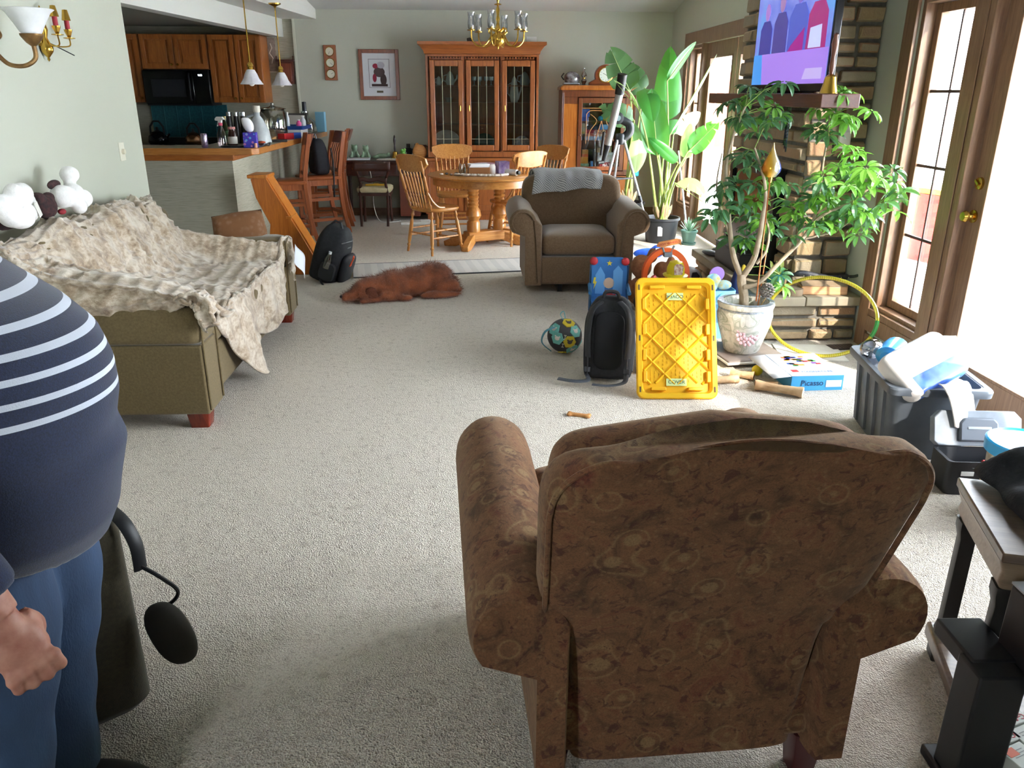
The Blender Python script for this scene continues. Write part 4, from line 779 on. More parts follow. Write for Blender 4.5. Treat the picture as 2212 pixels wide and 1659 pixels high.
# on the curio
t = thing('clear_helmet', 'chrome and glass dome ornament on the cabinet top', 'ornament', (1.23, 10.42, 1.637))
MB().ell((0, 0, .08), (.1, .08, .08), 20, 12).build('dome', mat('#4a3838', .12, .5, '#b8bcc0', 16), t); MB().bb(-.11, .09, -.08, .08, 0, .03).build('base', CHROME, t, bev=.01); MB().tube([(-.1, 0, .06), (-.13, 0, .1), (-.1, 0, .14)], .008).build('handle', BLACK, t)
t = thing('oil_lamp', 'small clear glass oil lamp on the cabinet top', 'oil lamp', (1.38, 10.42, 1.637))
MB().lathe([(.001, 0), (.04, 0), (.02, .015), (.035, .05), (.02, .075), (.001, .08)], 18).build('font', glass('#d8c8c0', .6), t); MB().lathe([(.018, .08), (.035, .11), (.03, .13), (.012, .16), (.014, .2)], 18, caps=False).build('chimney', glass('#e8e8ea', .65), t); MB().lathe([(.001, .076), (.02, .076), (.02, .088), (.001, .088)], 14).build('burner', BRASS, t)
t = thing('mantel_clock', 'round-topped wooden mantel clock on the cabinet', 'clock', (1.64, 10.4, 1.637))
pts = [(-.2, 0), (.2, 0), (.2, .03)]+[(.13*math.cos(a)+.0, .115+.125*math.sin(a)) for a in [(-.35+i*(PI+.7)/20) for i in range(21)]]+[(-.2, .03)]
MB().prism(pts, -.05, .05, RX(PI/2)).build('case', wood('#6e3418', '#8f4a24', .3, 0), t, bev=.006); f = MB().lathe([(.085, 0), (.09, .008), (.08, .012), (.078, .004)], 28, TR(0, -.05, .12) @ RX(PI/2), caps=False).build('bezel', BRASS, t)
MB().lathe([(.081, .003), (.001, .0035)], 28, TR(0, -.05, .12) @ RX(PI/2)).build('dial', mat('#d8e0d4', .5), f); b = MB()
for i in range(12): b.box(0, 0, .058, .004, .001, .012, TR(0, -.0545, .12) @ RY(i*PI/6))
b.build('hour_mark', BLACK, f)
for a, l in ((-1.1, .04), (2.0, .06)): MB().box(0, 0, 0, .005, .001, l, TR(0, -.056, .12) @ RY(a)).build('clock_hand', BLACK, f)
# ================================================================ seating
def fabric(a, b2, sc=60, name='fabric', bump=.25, sheen=.3):
    t = NT(name); co = t.coord('Object'); f = t.noise(co, sc, 4, .7); g = t.noise(co, 4, 3)
    c = t.ramp(f, [(.3, a), (.7, b2)]); c = t.mix(t.math('MULTIPLY', g, .35), c, a); t.base(c); t.set(Roughness=.9, Specular_IOR_Level=.2, Sheen_Weight=sheen, Sheen_Roughness=.4)
    t.bump(t.noise(co, 420, 2), bump, .003); return t.m
OLIVE = fabric('#62543a', '#7a6a4c', 90); TAUPE = fabric('#6a5540', '#836c55', 90, sheen=.4)
REDWOOD = wood('#5e1f12', '#86301c', .25, 2)
def arm_prof(xi, xo, xc, zb, zr, r, n=16, a1=3.6):
    """inner wall up, roll over the top to the outside, outer wall down"""
    s = 1 if xo > xi else -1; p = [(xi, zb), (xi, zr-.02)]
    for k in range(n+1):
        a = PI-.25-(a1)*k/n; p.append((xc+s*r*math.cos(a), zr+r*math.sin(a)))
    p += [(xo, zr-r*1.0), (xo, zb)]; return p
def arm(b, prof, y0, y1, rise=0., soft=.03):
    cx = sum(p[0] for p in prof)/len(prof); cz = sum(p[1] for p in prof)/len(prof); rings = []
    for y, k in ((y0, .9), (y0+soft*.35, .97), (y0+soft, 1), (y1-soft, 1), (y1-soft*.3, .97), (y1, .9)):
        rings.append([(cx+(x-cx)*k, y, (cz+(z-cz)*k if z > .2 else z)+rise*((y-y0)/(y1-y0))*max(0, (z-.2)/.4)) for x, z in prof])
    b.loft(rings); return b
def pad(b, w, d, h, r=.06, crown=.02, M=None, n=6):
    """soft box cushion centred on x,y with bottom at 0"""
    rr = []
    for z, k in ((0, -.03), (h*.12, -.008), (h*.3, 0), (h*.7, 0), (h*.9, -.01), (h, -.04)):
        rr.append([(x, y, z) for x, y in rrect(w+2*k, d+2*k, r)])
    rr.append([(x, y, h+crown*.7) for x, y in rrect(w*.6, d*.6, r)]); rr.append([(x, y, h+crown) for x, y in rrect(w*.2, d*.2, r*.3)])
    if M: rr = [[tuple(M @ Vector(p)) for p in g] for g in rr]
    b.loft(rr); return b
# ---------------------------------------------------------------- sofa along the left wall
t = thing('sofa', 'olive brown sofa with wooden block feet under the fur throw', 'sofa', (-1.78, 4.6, 0))
MB().bb(-.47, .44, -.95, .95, .085, .34).build('base', OLIVE, t, bev=.02)
for sy, y0, y1 in ((-1, -1.01, -.79), (1, .79, 1.01)):
    b = MB(); b.bb(-.47, .49, y0, y1, .08, .43); b.loft([[(x+.01, y+(y0+y1)/2, z) for x, y in rrect(.96+2*k, .225+2*k, .05)] for z, k in ((.432, -.006), (.45, .006), (.56, .008), (.605, -.012), (.62, -.05))])
    b.build('arm', OLIVE, t, bev=.018, seg=3)
    MB().tube([(.495, y0+.012*(1 if sy < 0 else 1), .1), (.497, y0+.01, .44), (.497, y0+.02, .58), (.497, (y0+y1)/2, .615), (.497, y1-.02, .58), (.497, y1-.01, .44), (.495, y1-.012, .1)], .005, 6).build('piping', OLIVE, t)
for y in (-.39, .39): pad(MB(), .62, .77, .12, .06, .01, TR(.16, y, .345)).build('seat_cushion', OLIVE, t, sub=1)
b = MB(); b.loft([[(x, y, z) for x, y in ((-.5+o, -.93), (-.27+o*1.2, -.93), (-.27+o*1.2, .93), (-.5+o, .93))] for z, o in ((.1, 0), (.5, 0), (.82, -.02))]); b.build('back', OLIVE, t, bev=.05, seg=4)
for y in (-.39, .39): pad(MB(), .40, .77, .09, .08, .02, TR(-.34, y, .67) @ RY(PI/2-.2)).build('back_cushion', OLIVE, t, sub=1)
for x in (-.42, .42):
    for y in (-.94, .94): MB().loft([[(x+px*k, y+py*k, z) for px, py in rrect(.11, .1, .008, 2)] for z, k in ((0, .8), (.085, 1))]).build('foot', REDWOOD, t)
# ---------------------------------------------------------------- faux fur throw
def sm(a, b2, x): x = max(0, min(1, (x-a)/(b2-a))); return x*x*(3-2*x)
SN = [(-2.275, .72), (-2.27, .86), (-2.19, .935), (-2.05, .90), (-1.93, .70), (-1.83, .56), (-1.6, .525), (-1.36, .525), (-1.265, .48), (-1.245, .15)]
SA = [(-2.275, .74), (-2.27, .86), (-2.19, .93), (-2.08, .90), (-2.0, .84), (-1.88, .79), (-1.6, .735), (-1.38, .69), (-1.27, .655), (-1.245, .56)]
SF = [(-2.275, .72), (-2.27, .86), (-2.19, .925), (-2.08, .88), (-2.0, .78), (-1.9, .73), (-1.6, .69), (-1.38, .655), (-1.265, .6), (-1.245, .22)]
def sect(P, v):
    f = v*(len(P)-1); i = min(int(f), len(P)-2); q = f-i; a, b2, c, d = P[max(0, i-1)], P[i], P[i+1], P[min(len(P)-1, i+2)]
    return [.5*(2*b2[k]+(c[k]-a[k])*q+(2*a[k]-5*b2[k]+4*c[k]-d[k])*q*q+(3*b2[k]-a[k]-3*c[k]+d[k])*q**3) for k in (0, 1)]
def throw0(u, v):
    nd = .13                                            # share of u that hangs over the near arm
    uu = max(0, (u-nd)/(1-nd)); ym = 5.5-.13*sm(.22, .34, v)+.22*sm(.8, .9, v); y = 3.565+uu*(ym-3.565); drop = max(0, (nd-u)/nd)
    # the diagonal far edge
    wn = sm(4.0, 3.8, y); wf = sm(5.25, 5.42, y)
    xs, zs = sect(SN, v); xa, za = sect(SA, v); xf, zf = sect(SF, v)
    x = xs*(1-wn-wf)+xa*wn+xf*wf; z = zs*(1-wn-wf)+za*wn+zf*wf
    if v > .86:                                          # hanging tail and shorter corner in front
        k = (v-.86)/.14; tail = math.exp(-((y-4.28)/.16)**2); short = sm(4.2, 3.75, y)
        x += .05*k*tail+.03*k*math.sin(y*9); z += k*(-.1*tail+.2*short*(1-wn)+.12*math.exp(-((y-4.0)/.1)**2)+.05*sm(4.9, 5.5, y)+.03*math.sin(y*14))
    z += .012*math.sin(uu*17+v*9)*(1 if v < .8 else .4)
    y -= .11*sm(.45, .05, v)*0
    if drop:
        L = .03+.25*sm(.95, .45, v)+.02*math.sin(v*21); z -= L*drop; y -= .02*math.sin(PI*min(1, drop*1.2))+.012*math.sin(v*34)*drop
    return Vector((x, y, z))
def throw(u, v):
    p = throw0(u, v); e = .004; du = throw0(min(1, u+e), v)-throw0(max(0, u-e), v); dv = throw0(u, min(1, v+e))-throw0(u, max(0, v-e))
    n = du.cross(dv); n = n.normalized() if n.length > 1e-9 else Vector((0, 0, 1))
    a, b2 = u*31+.8*noise.noise((v*7, u*5, 1)), v*26+1.1*noise.noise((u*9, v*6, 4))
    h = (abs(math.sin(PI*a*.5))**.5*.55+abs(math.sin(PI*b2))**.6*.45)*(.75+.5*noise.noise((a*.7, b2*.7, 2)))
    fold = -.028*math.exp(-((math.sin(u*13+1.2*math.sin(v*5)))/.16)**2)*sm(.02, .12, v)*sm(.62, .42, v)*sm(.12, .2, u)
    big = .022*noise.noise((u*6, v*5, 7))
    q = p+n*(.011+.04*h+big+fold+.006)
    if v > .05 and u > .13: q += Vector((0, 0, .004))
    return tuple(q)
ft = NT('faux_fur'); co = ft.coord('Object'); n1 = ft.noise(co, 13, 4, .6, .4); n2 = ft.noise(ft.coord('Object', (1, 1.6, 1.6)), 34, 3); n3 = ft.noise(co, 300, 2)
c = ft.ramp(ft.math('ADD', ft.math('MULTIPLY', n1, .65), ft.math('MULTIPLY', n2, .35)), [(.34, '#7a634c'), (.47, '#ad987f'), (.58, '#cdbfac'), (.78, '#ddd3c5')])
ft.base(c); ft.set(Roughness=.95, Specular_IOR_Level=.1, Sheen_Weight=.6, Sheen_Roughness=.6); ft.bump(ft.math('ADD', n3, ft.math('MULTIPLY', n2, .6)), .5, .006)
o = MB().grid(throw, 190, 230).build('throw_blanket', ft.m, solid=.012, ang=180); tag(o, 'ruched beige faux fur blanket spread over the sofa', 'blanket')
# ---------------------------------------------------------------- on the sofa
t = thing('throw_pillow', 'brown patterned cushion leaning at the far sofa arm', 'cushion', (-1.6, 5.53, .49), 0, rot=(-.25, -.13, .12))
pm = NT('brocade'); co = pm.coord('Object'); v = pm.n('ShaderNodeTexVoronoi', i_Scale=26.); pm.l(co, v.inputs['Vector'])
pm.base(pm.mix(pm.ramp(pm.noise(co, 40, 4), [(.4, '#3a2214'), (.6, '#5f3a22')]), '#7a5232', pm.ramp(v.outputs['Distance'], [(.2, (.8, .8, .8, 1)), (.5, (0, 0, 0, 1))]))); pm.set(Roughness=.9)
def bag(b, w, h, d, M=None, n=14):
    b.grid(lambda u, v: tuple((M or Matrix()) @ Vector(((u-.5)*w*(1-.06*abs(v-.5)*2), d*((1-(2*u-1)**4)*(1-(2*v-1)**4))**.5, (v-.5)*h*(1-.06*abs(u-.5)*2)))), n, n); b.grid(lambda u, v: tuple((M or Matrix()) @ Vector(((.5-u)*w*(1-.06*abs(v-.5)*2), -d*((1-(2*u-1)**4)*(1-(2*v-1)**4))**.5, (v-.5)*h*(1-.06*abs(u-.5)*2)))), n, n); return b
bag(MB(), .36, .3, .1, TR(0, 0, .14)).build('cover', pm.m, t); MB().tube([(-.168, 0, 0), (.168, 0, 0), (.168, 0, .28), (-.168, 0, .28)], .005, 6, True).build('piping', mat('#3a2416', .9), t)
o = MB().grid(lambda u, v: (.012*math.sin(u*5), (v-.5)*.2, (u-.5)*.15), 8, 6).build('paper_sheet', mat('#dfe3ea', .7), solid=.002); o.location = (-1.195, 5.42, .46); o.rotation_euler = (.5, -.25, 0); tag(o, 'white sheet of paper on the blanket front at the far sofa arm', 'paper')
PLUSH = mat('#e6e4e2', .95, 0, '#f2f0ee', 40, .5, 90, sheen=.5); PDARK = mat('#2a2023', .95, 0, '#4a2c2c', 60, .6, 80)
def plush(name, label, loc, rz, parts, dark, tagm=False):
    t = thing(name, label, 'plush toy', loc, rz, 'plush toys along the sofa back'); b = MB()
    for c, r in parts: b.ell(c, r, 14, 10)
    fuse(b, 'body', PLUSH, t, .009, 3)
    for nm, c, r in dark: MB().ell(c, r, 12, 8).build(nm, PDARK, t)
    if tagm: MB().box(0, 0, -.075, .03, .002, .075, TR(.06, -.07, .02) @ RY(-.4)).build('care_tag', mat('#d2cfc8', .7), t)
    return t
plush('plush_lamb', 'white plush toy curled up, nearer end of the sofa back', (-2.16, 3.86, 1.03), PI/2, [((-.1, 0, .02), (.06, .06, .06)), ((-.06, -.02, -.03), (.07, .06, .05)), ((.0, -.02, -.05), (.07, .06, .045)), ((.07, -.01, -.02), (.07, .06, .06)), ((-.03, -.03, .06), (.045, .05, .06)), ((.05, -.02, .06), (.06, .05, .055)), ((.1, 0, .02), (.05, .05, .05))], [('head', (.0, .05, -.04), (.12, .04, .06))], True)
plush('plush_lamb', 'white plush toy with a raised round tail, farther along the sofa back', (-2.16, 4.38, 1.0), PI/2, [((-.06, 0, .03), (.07, .06, .06)), ((.02, -.02, .03), (.06, .06, .06)), ((.06, 0, .13), (.05, .05, .045)), ((.1, -.03, -.0), (.045, .05, .05)), ((.0, -.05, -.03), (.045, .04, .04)), ((.04, .0, .08), (.03, .03, .04))], [('leg', (-.06, .03, .09), (.06, .02, .025))])
o = thing('plush_animal', 'dark brown plush animal with red bow between the two white plush toys', 'plush toy', (-2.16, 4.14, 1.0), PI/2, 'plush toys along the sofa back'); b = MB(); b.ell((0, 0, 0), (.07, .05, .06), 12, 10); b.ell((-.06, 0, .05), (.04, .04, .03), 10, 8); b.ell((.04, 0, .04), (.04, .03, .03), 10, 8); fuse(b, 'body', PDARK, o, .009, 2); MB().ell((.05, -.05, -.03), (.025, .02, .015), 10, 6).build('bow', mat('#8a1f2a', .7), o)
# ---------------------------------------------------------------- tan armchair facing the camera
t = thing('armchair', 'taupe brown roll-arm armchair facing the camera, grey throw on its back', 'armchair', (.84, 6.72, 0), 0)
for sx in (-1, 1):
    pr = arm_prof(sx*.30, sx*.435, sx*.455, .075, .575, .112); arm(MB(), pr, -.44, .3, .02).build('arm', TAUPE, t, ang=60)
    MB().tube([(sx*.455+sx*.085*math.cos(a), -.447, .58+.085*math.sin(a)) for a in [PI-.3-i*.28 for i in range(14)]], .006, 6).build('piping', TAUPE, t)
    MB().tube([(sx*.33, -.445, .1), (sx*.345, -.447, .4), (sx*.365, -.447, .6)], .005, 6).build('seam', TAUPE, t)
b = MB(); b.bb(-.31, .31, -.42, .32, .075, .3); b.build('base', TAUPE, t, bev=.02, seg=3)
pad(MB(), .605, .62, .17, .05, .025, TR(0, -.11, .305)).build('seat_cushion', TAUPE, t, sub=1)
def chair_back(b, hw, h, th, lean, z0, y0, rtop=.12, camel=0.):
    rings = []
    for k in range(9):
        f = -1+k/4; e = (1-abs(f)**3)**.5 if abs(f) < 1 else .0; sc = .86+.14*e; g = []
        for i in range(41):
            a = 2*PI*i/41; cx = math.copysign(abs(math.cos(a))**.38, math.cos(a)); cz = math.copysign(abs(math.sin(a))**.38, math.sin(a))
            x = hw*cx*sc; z = h/2+h/2*cz*sc
            if camel and cz > 0: z += camel*cz*(math.cos(min(1, abs(x/hw)/.75)*PI)*.5+.5)-camel*.3*cz
            if camel: x *= 1-.04*(1-z/h)
            g.append((x, y0+f*th/2+z*lean, z0+z))
        rings.append(g)
    b.loft(rings); return b
chair_back(MB(), .43, .53, .21, .12, .37, .2).build('backrest', TAUPE, t, ang=60)
MB().bb(-.28, .28, .26, .4, .075, .5).build('rear_panel', TAUPE, t, bev=.02)
for x in (-.14, .14): MB().box(x, -.12, 0, .04, .45, .07).build('glider_foot', BLACK, t)
def drape(u, v):
    P = [(.078, .80-.05*(1-u)), (.09, .84), (.102, .885), (.15, .925), (.23, .94), (.31, .925), (.36, .87), (.385, .78)]
    y, z = sect(P, v); f = .012*math.sin(u*15+v*2)+.008*math.sin(u*31)
    return ((u-.5)*.58+.02*math.sin(v*5)-.02, y-.02-f, z+.006*math.sin(u*11)-.012*(1-math.cos((u-.5)*2.4)))
o = MB().grid(drape, 44, 26)
gm = NT('herringbone'); co = gm.coord('Object'); wv = gm.n('ShaderNodeTexWave', wave_type='BANDS', bands_direction='DIAGONAL', i_Scale=28., i_Distortion=3., i_Detail=1.); gm.l(co, wv.inputs['Vector'])
gm.base(gm.ramp(wv.outputs['Fac'], [(.35, '#7f8084'), (.55, '#c3c3c2')])); gm.set(Roughness=.95)
o = o.build('throw_blanket', gm.m, solid=.014); place(o, .8, 6.72, .0); tag(o, 'grey herringbone throw folded over the taupe armchair back', 'blanket')
# ---------------------------------------------------------------- floral recliner in the foreground
fm = NT('tapestry'); co = fm.coord('Object'); n1 = fm.noise(co, 9, 5, .65, 1.5); n2 = fm.noise(co, 38, 4, .6, .8); v = fm.n('ShaderNodeTexVoronoi', i_Scale=10., feature='SMOOTH_F1'); fm.l(co, v.inputs['Vector'])
v2 = fm.n('ShaderNodeTexVoronoi', i_Scale=55.); fm.l(co, v2.inputs['Vector'])
c = fm.ramp(n1, [(.3, '#4a3529'), (.45, '#72503a'), (.55, '#7f5a40'), (.68, '#6e3f32')])
c = fm.mix(fm.ramp(v.outputs['Distance'], [(.16, (.75, .75, .75, 1)), (.2, (0, 0, 0, 1)), (.27, (0, 0, 0, 1)), (.3, (.7, .7, .7, 1)), (.34, (0, 0, 0, 1))]), c, '#8f7352')
c = fm.mix(fm.ramp(n2, [(.56, (0, 0, 0, 1)), (.63, (.75, .75, .75, 1))]), c, '#4a2a28'); c = fm.mix(fm.ramp(v2.outputs['Distance'], [(.12, (.25, .25, .25, 1)), (.3, (0, 0, 0, 1))]), c, '#9c8160')
c = fm.mix(fm.ramp(fm.noise(co, 260, 2), [(.4, (0, 0, 0, 1)), (.7, (.35, .35, .35, 1))]), c, '#33261f')
fm.base(c); fm.set(Roughness=.9, Specular_IOR_Level=.15, Sheen_Weight=.35, Sheen_Roughness=.4, Sheen_Tint=(.9, .7, .5, 1)); fm.bump(fm.math('ADD', fm.noise(co, 500, 2), fm.math('MULTIPLY', n2, .4)), .3, .003)
FLOR = fm.m
t = thing('recliner', 'brown floral tapestry recliner seen from behind in the foreground', 'recliner', (.45, 1.78, 0), .05)
for sx in (-1, 1):
    pr = arm_prof(sx*.28, sx*.35, sx*.385, .12, .5, .112, a1=3.5); arm(MB(), pr, -.44, .44, .03, .07).build('arm', FLOR, t, ang=60)
MB().bb(-.3, .3, -.38, .4, .13, .33).build('base', FLOR, t, bev=.02, seg=3); pad(MB(), .57, .62, .15, .06, .03, TR(0, .12, .335)).build('seat_cushion', FLOR, t, sub=1)
def plate(b, w0, w1, h, th, M, camel=.03, n=13):
    rings = []
    for k in range(n):
        f = -1+2*k/(n-1); e = max(0, 1-abs(f)**2.6)**.5; ins = .05*(1-e); g = []
        for i in range(60):
            a = 2*PI*i/60; cx = math.copysign(abs(math.cos(a))**.3, math.cos(a)); cz = math.copysign(abs(math.sin(a))**.3, math.sin(a))
            s = (cz+1)/2; hw = w0+(w1-w0)*s; x = (hw-ins)*cx; z = (h/2)+(h/2-ins)*cz
            if cz > 0: z += cz*camel*(math.cos(min(1, abs(x)/.24)*PI)-.1)
            g.append(tuple(M @ Vector((x, f*th/2, z))))
        rings.append(g)
    b.loft(rings); return b
def rback(x, s_): return x
b = MB(); rings = []; RB = [(.11, .262, -.385), (.2, .266, -.392), (.32, .27, -.402), (.42, .275, -.415), (.47, .283, -.422), (.5, .31, -.43), (.525, .338, -.438), (.56, .348, -.45), (.66, .353, -.488), (.76, .357, -.525), (.83, .36, -.551)]+[(.86+.12*math.sin(a), .245+.115*math.cos(a), -.562-.36*.12*math.sin(a)) for a in [i*PI/16 for i in range(9)]]
def ridge(x, z): return (.028*(math.cos(min(1, abs(x)/.26)*PI)*.5+.5)-.012*math.exp(-((abs(x)-.24)/.07)**2))*sm(.7, .97, z)
for z, hw, y in RB:
    g = []; th = .15 if z > .5 else .1
    if z > .9: th *= 1-.35*((z-.9)/.08)**2
    for i in range(56):
        a = 2*PI*i/56; cx = math.copysign(abs(math.cos(a))**.34, math.cos(a)); cy = math.copysign(abs(math.sin(a))**.45, math.sin(a)); x = hw*cx
        g.append((x, y+th/2+cy*th/2, z+ridge(x, z)))
    rings.append(g)
b.loft(rings); b.build('outside_back', FLOR, t, ang=60)
plate(MB(), .31, .335, .49, .2, TR(0, -.24, .47) @ RX(.36), .016).build('back_cushion', FLOR, t, ang=60)
b = MB(); L = [(hw*.975, y+.018, z) for z, hw, y in RB if .49 < z < .855]+[(.97*(.245+.115*math.cos(a)), -.544-.043*math.sin(a), .86+.108*math.sin(a)) for a in [i*PI/16 for i in range(8)]]
top = [(x, -.588, .969+ridge(x, .97)) for x in [.2-.4*i/16 for i in range(17)]]
pts = L+top+[(-x, y, z) for x, y, z in L[::-1]]
b.tube(cat_rom(pts, 3), .006, 8); b.build('piping', FLOR, t)
for sx in (-1, 1):
    for y in (-.34, .34): MB().loft([[(sx*.31+x*k, y+yy*k, z) for x, yy in rrect(.08, .08, .01, 2)] for z, k in ((0, .7), (.13, 1))]).build('leg', mat('#4a1a1e', .4), t)
# ---------------------------------------------------------------- lift chair behind the person
LIFT = fabric('#3a352a', '#4d4636', 80)
t = thing('lift_chair', 'dark olive lift chair behind the standing person', 'recliner', (-1.39, 1.79, 0), -.95)
def softbox(b, w, d, h, M, r=.05): 
    b.loft([[tuple(M @ Vector((x, y, z))) for x, y in rrect(w+2*k, d+2*k, r)] for z, k in ((0, -.02), (.03, 0), (h-.06, 0), (h-.015, -.015), (h, -.05))]); return b
softbox(MB(), .18, .66, .57, TR(.3, .05, .03)).build('arm', LIFT, t, ang=60); softbox(MB(), .18, .66, .57, TR(-.3, .05, .03)).build('arm', LIFT, t, ang=60)
softbox(MB(), .42, .6, .42, TR(0, .05, .03)).build('seat', LIFT, t, ang=60); softbox(MB(), .56, .2, .58, TR(0, -.28, .36) @ RX(.15)).build('backrest', LIFT, t, ang=60)
MB().ell((.42, .44, .25), (.03, .05, .095), 16, 12, .8, RZ(-.5) @ RX(.3)).build('head_pad', mat('#35312b', .85), t)
MB().tube(cat_rom([(.3, .36, .6), (.37, .385, .575), (.4, .4, .52), (.405, .4, .45)]), .018, 6, flat=.35).build('strap', BLACK, t)
MB().tube(cat_rom([(.405, .4, .46), (.43, .44, .42), (.43, .47, .37), (.41, .45, .33), (.4, .4, .33)]), .005, 6).build('handset_cord', BLACK, t)
# ================================================================ plants, screen and floor clutter
def at(px, py, Y):
    """world point at depth Y that the photograph shows at pixel px, py"""
    m = S.camera.matrix_world; d = m.to_3x3() @ Vector(((px-1106)/1700, (829.5-py)/1700, -1)); return m.translation+d*(Y/d.y)
# ---------------------------------------------------------------- television on the chimney
t = thing('television', 'wall-mounted flat television on the stone chimney showing people in winter jackets', 'television', (1.98, 5.27, 1.56))
MB().bb(0, .045, -.635, .635, 0, .73).build('casing', mat('#0c0d11', .25), t, bev=.006)
em = NT('screen_glow'); co = em.coord('Object'); f = em.noise(co, 3.2, 3)
c = em.ramp(f, [(.3, '#4f63c8'), (.5, '#7a86dc'), (.62, '#5f9ae0'), (.75, '#8f8fe0')]); em.l(c, em.b.inputs['Emission Color']); em.set(Emission_Strength=.16, Roughness=.2); em.base('#101018')
sc = MB().bb(-.003, 0, -.615, .615, .045, .71).build('screen', em.m, t)
E_ = lambda c, s=.16: mat(c, .3, emit=s)
def flat(name, pts, m, d=.0045): b = MB(); b.loft([[(x, y, z) for y, z in pts] for x in (-d, -.003)]); return b.build(name, m, sc)
flat('caption_band', [(-.615, .045), (.615, .045), (.615, .235), (-.615, .235)], E_('#8f70cc')); flat('caption_edge', [(.615, .045), (.42, .045), (.46, .235), (.615, .235)], E_('#3f86d0'), .0055)
flat('caption_tag', [(-.28, .07), (-.56, .07), (-.56, .13), (-.32, .13)], E_('#a89ad0'), .0055)
def fig(y, w, h, cb, ch, z0=.235):
    flat('figure', [(y-w, z0), (y+w, z0), (y+w*.95, z0+h*.5), (y+w*.5, z0+h*.66), (y-w*.5, z0+h*.66), (y-w*.95, z0+h*.5)], E_(cb), .006)
    flat('figure_head', [(y+w*.36*math.cos(a), z0+h*.83+h*.17*math.sin(a)) for a in [i*PI/8 for i in range(16)]], E_(ch), .0065)
fig(.42, .11, .31, '#3a3a86', '#8f6ab0'); fig(.16, .12, .36, '#3f3a80', '#8a6a9a'); fig(-.13, .15, .4, '#4450a8', '#7060b0'); fig(-.42, .14, .38, '#8a2468', '#7a62a8')
flat('figure_trousers', [(.0, .235), (-.24, .235), (-.24, .36), (-.05, .27)], E_('#8a1f7a'), .007); flat('race_bib', [(-.32, .24), (-.5, .24), (-.49, .36), (-.33, .35)], E_('#a9b0e6'), .007)
MB().tube([(.045, 0, .35), (.17, .35, .35)], .03, 8).build('mount_arm', DKMETAL, t)
t = thing('hand_bell', 'brass hand bell with brown wooden handle on the near end of the mantel', 'bell', (1.975, 4.575, 1.551))
MB().lathe([(.05, 0), (.048, .01), (.036, .05), (.03, .085), (.012, .1), (.001, .102)], 20).build('bell', BRASS, t); MB().lathe([(.01, .1), (.016, .14), (.011, .19), (.019, .25), (.012, .29), (.014, .3), (.001, .31)], 14).build('handle', wood('#5a2c1a', '#7a4428', .3, 2), t)
t = thing('soundbar', 'slim black soundbar on the mantel under the television', 'speaker', (2.06, 5.85, 1.551)); MB().bb(-.045, .045, -.42, .42, 0, .045).build('body', BLACK, t, bev=.01); MB().bb(-.047, -.045, -.3, .1, .018, .026).build('trim', mat('#6a6c70', .4), t)
t = thing('thermostat', 'white rectangular wall box on the chimney stones', 'wall box', (2.36, 5.145, 1.22)); MB().bb(-.04, .04, -.02, .0, 0, .17).build('cover', mat('#dedcd4', .5), t, bev=.008); MB().bb(-.03, .03, -.023, -.02, .1, .15).build('display', mat('#b9bcb6', .3), t)
t = thing('glass_chime', 'thin teal glass strips hanging from the mantel end', 'wind chime', (1.985, 5.15, 1.2))
for k in range(3): MB().tube([(0, k*.018-.02, .27), (0, k*.02-.02, .02*k)], .006, 6).build('strip', glass('#6fb0a8', .6), t)
# ---------------------------------------------------------------- foliage builders
def leafmat(a, b2, tr=.35):
    key = ('leaf', a, b2, tr)
    if key in _M: return _M[key]
    t = NT('leaf'); co = t.coord('Object'); g = t.n('ShaderNodeNewGeometry'); r = t.math('ADD', t.math('MULTIPLY', g.outputs['Random Per Island'], .6), t.math('MULTIPLY', t.noise(co, 5, 2), .4))
    c = t.ramp(r, [(.15, a), (.75, b2)]); t.base(c); t.set(Roughness=.35)
    tl = t.n('ShaderNodeBsdfTranslucent'); t.l(t.mix(.5, c, '#8fc840'), tl.inputs[0]); mx = t.n('ShaderNodeMixShader', i_0=tr); t.l(t.b.outputs[0], mx.inputs[1]); t.l(tl.outputs[0], mx.inputs[2]); t.l(mx.outputs[0], t.out.inputs[0])
    _M[key] = t.m; return t.m
def leaflet(b, o, d, up, L, W, droop, n=5):
    """blade from o along d, bending by droop"""
    d = d.normalized(); s = d.cross(up); s = s.normalized() if s.length > 1e-6 else Vector((1, 0, 0)); nn = s.cross(d); p = Vector(o); vs = []
    for i in range(n+1):
        f = i/n; w = W*(math.sin(PI*min(1, f*.94+.06))**.75) if i < n else .0015
        vs += [tuple(p-s*w+nn*w*.35), tuple(p), tuple(p+s*w+nn*w*.35)]
        ang = -droop/n; q = Matrix.Rotation(ang, 3, s); d = q @ d; nn = q @ nn; p = p+d*(L/n)
    fs = []
    for i in range(n):
        a = i*3; fs += [(a, a+1, a+4, a+3), (a+1, a+2, a+5, a+4)]
    b.add(vs, fs)
def umbrella(b, c, r, q, n=8, tilt=None, drp=(.7, 1.5)):
    ax = (tilt or Vector((q.uniform(-.5, .3), q.uniform(-.8, .2), 1))).normalized(); x = ax.cross(Vector((0, 1, .3))).normalized(); y = ax.cross(x); a0 = q.uniform(0, 6.28)
    for k in range(n):
        a = a0+6.283*k/n+q.uniform(-.15, .15); d = x*math.cos(a)+y*math.sin(a)+ax*.15; L = r*q.uniform(.75, 1.1); st = c+d*.018
        leaflet(b, st, d, ax, L, L*.19, q.uniform(*drp))
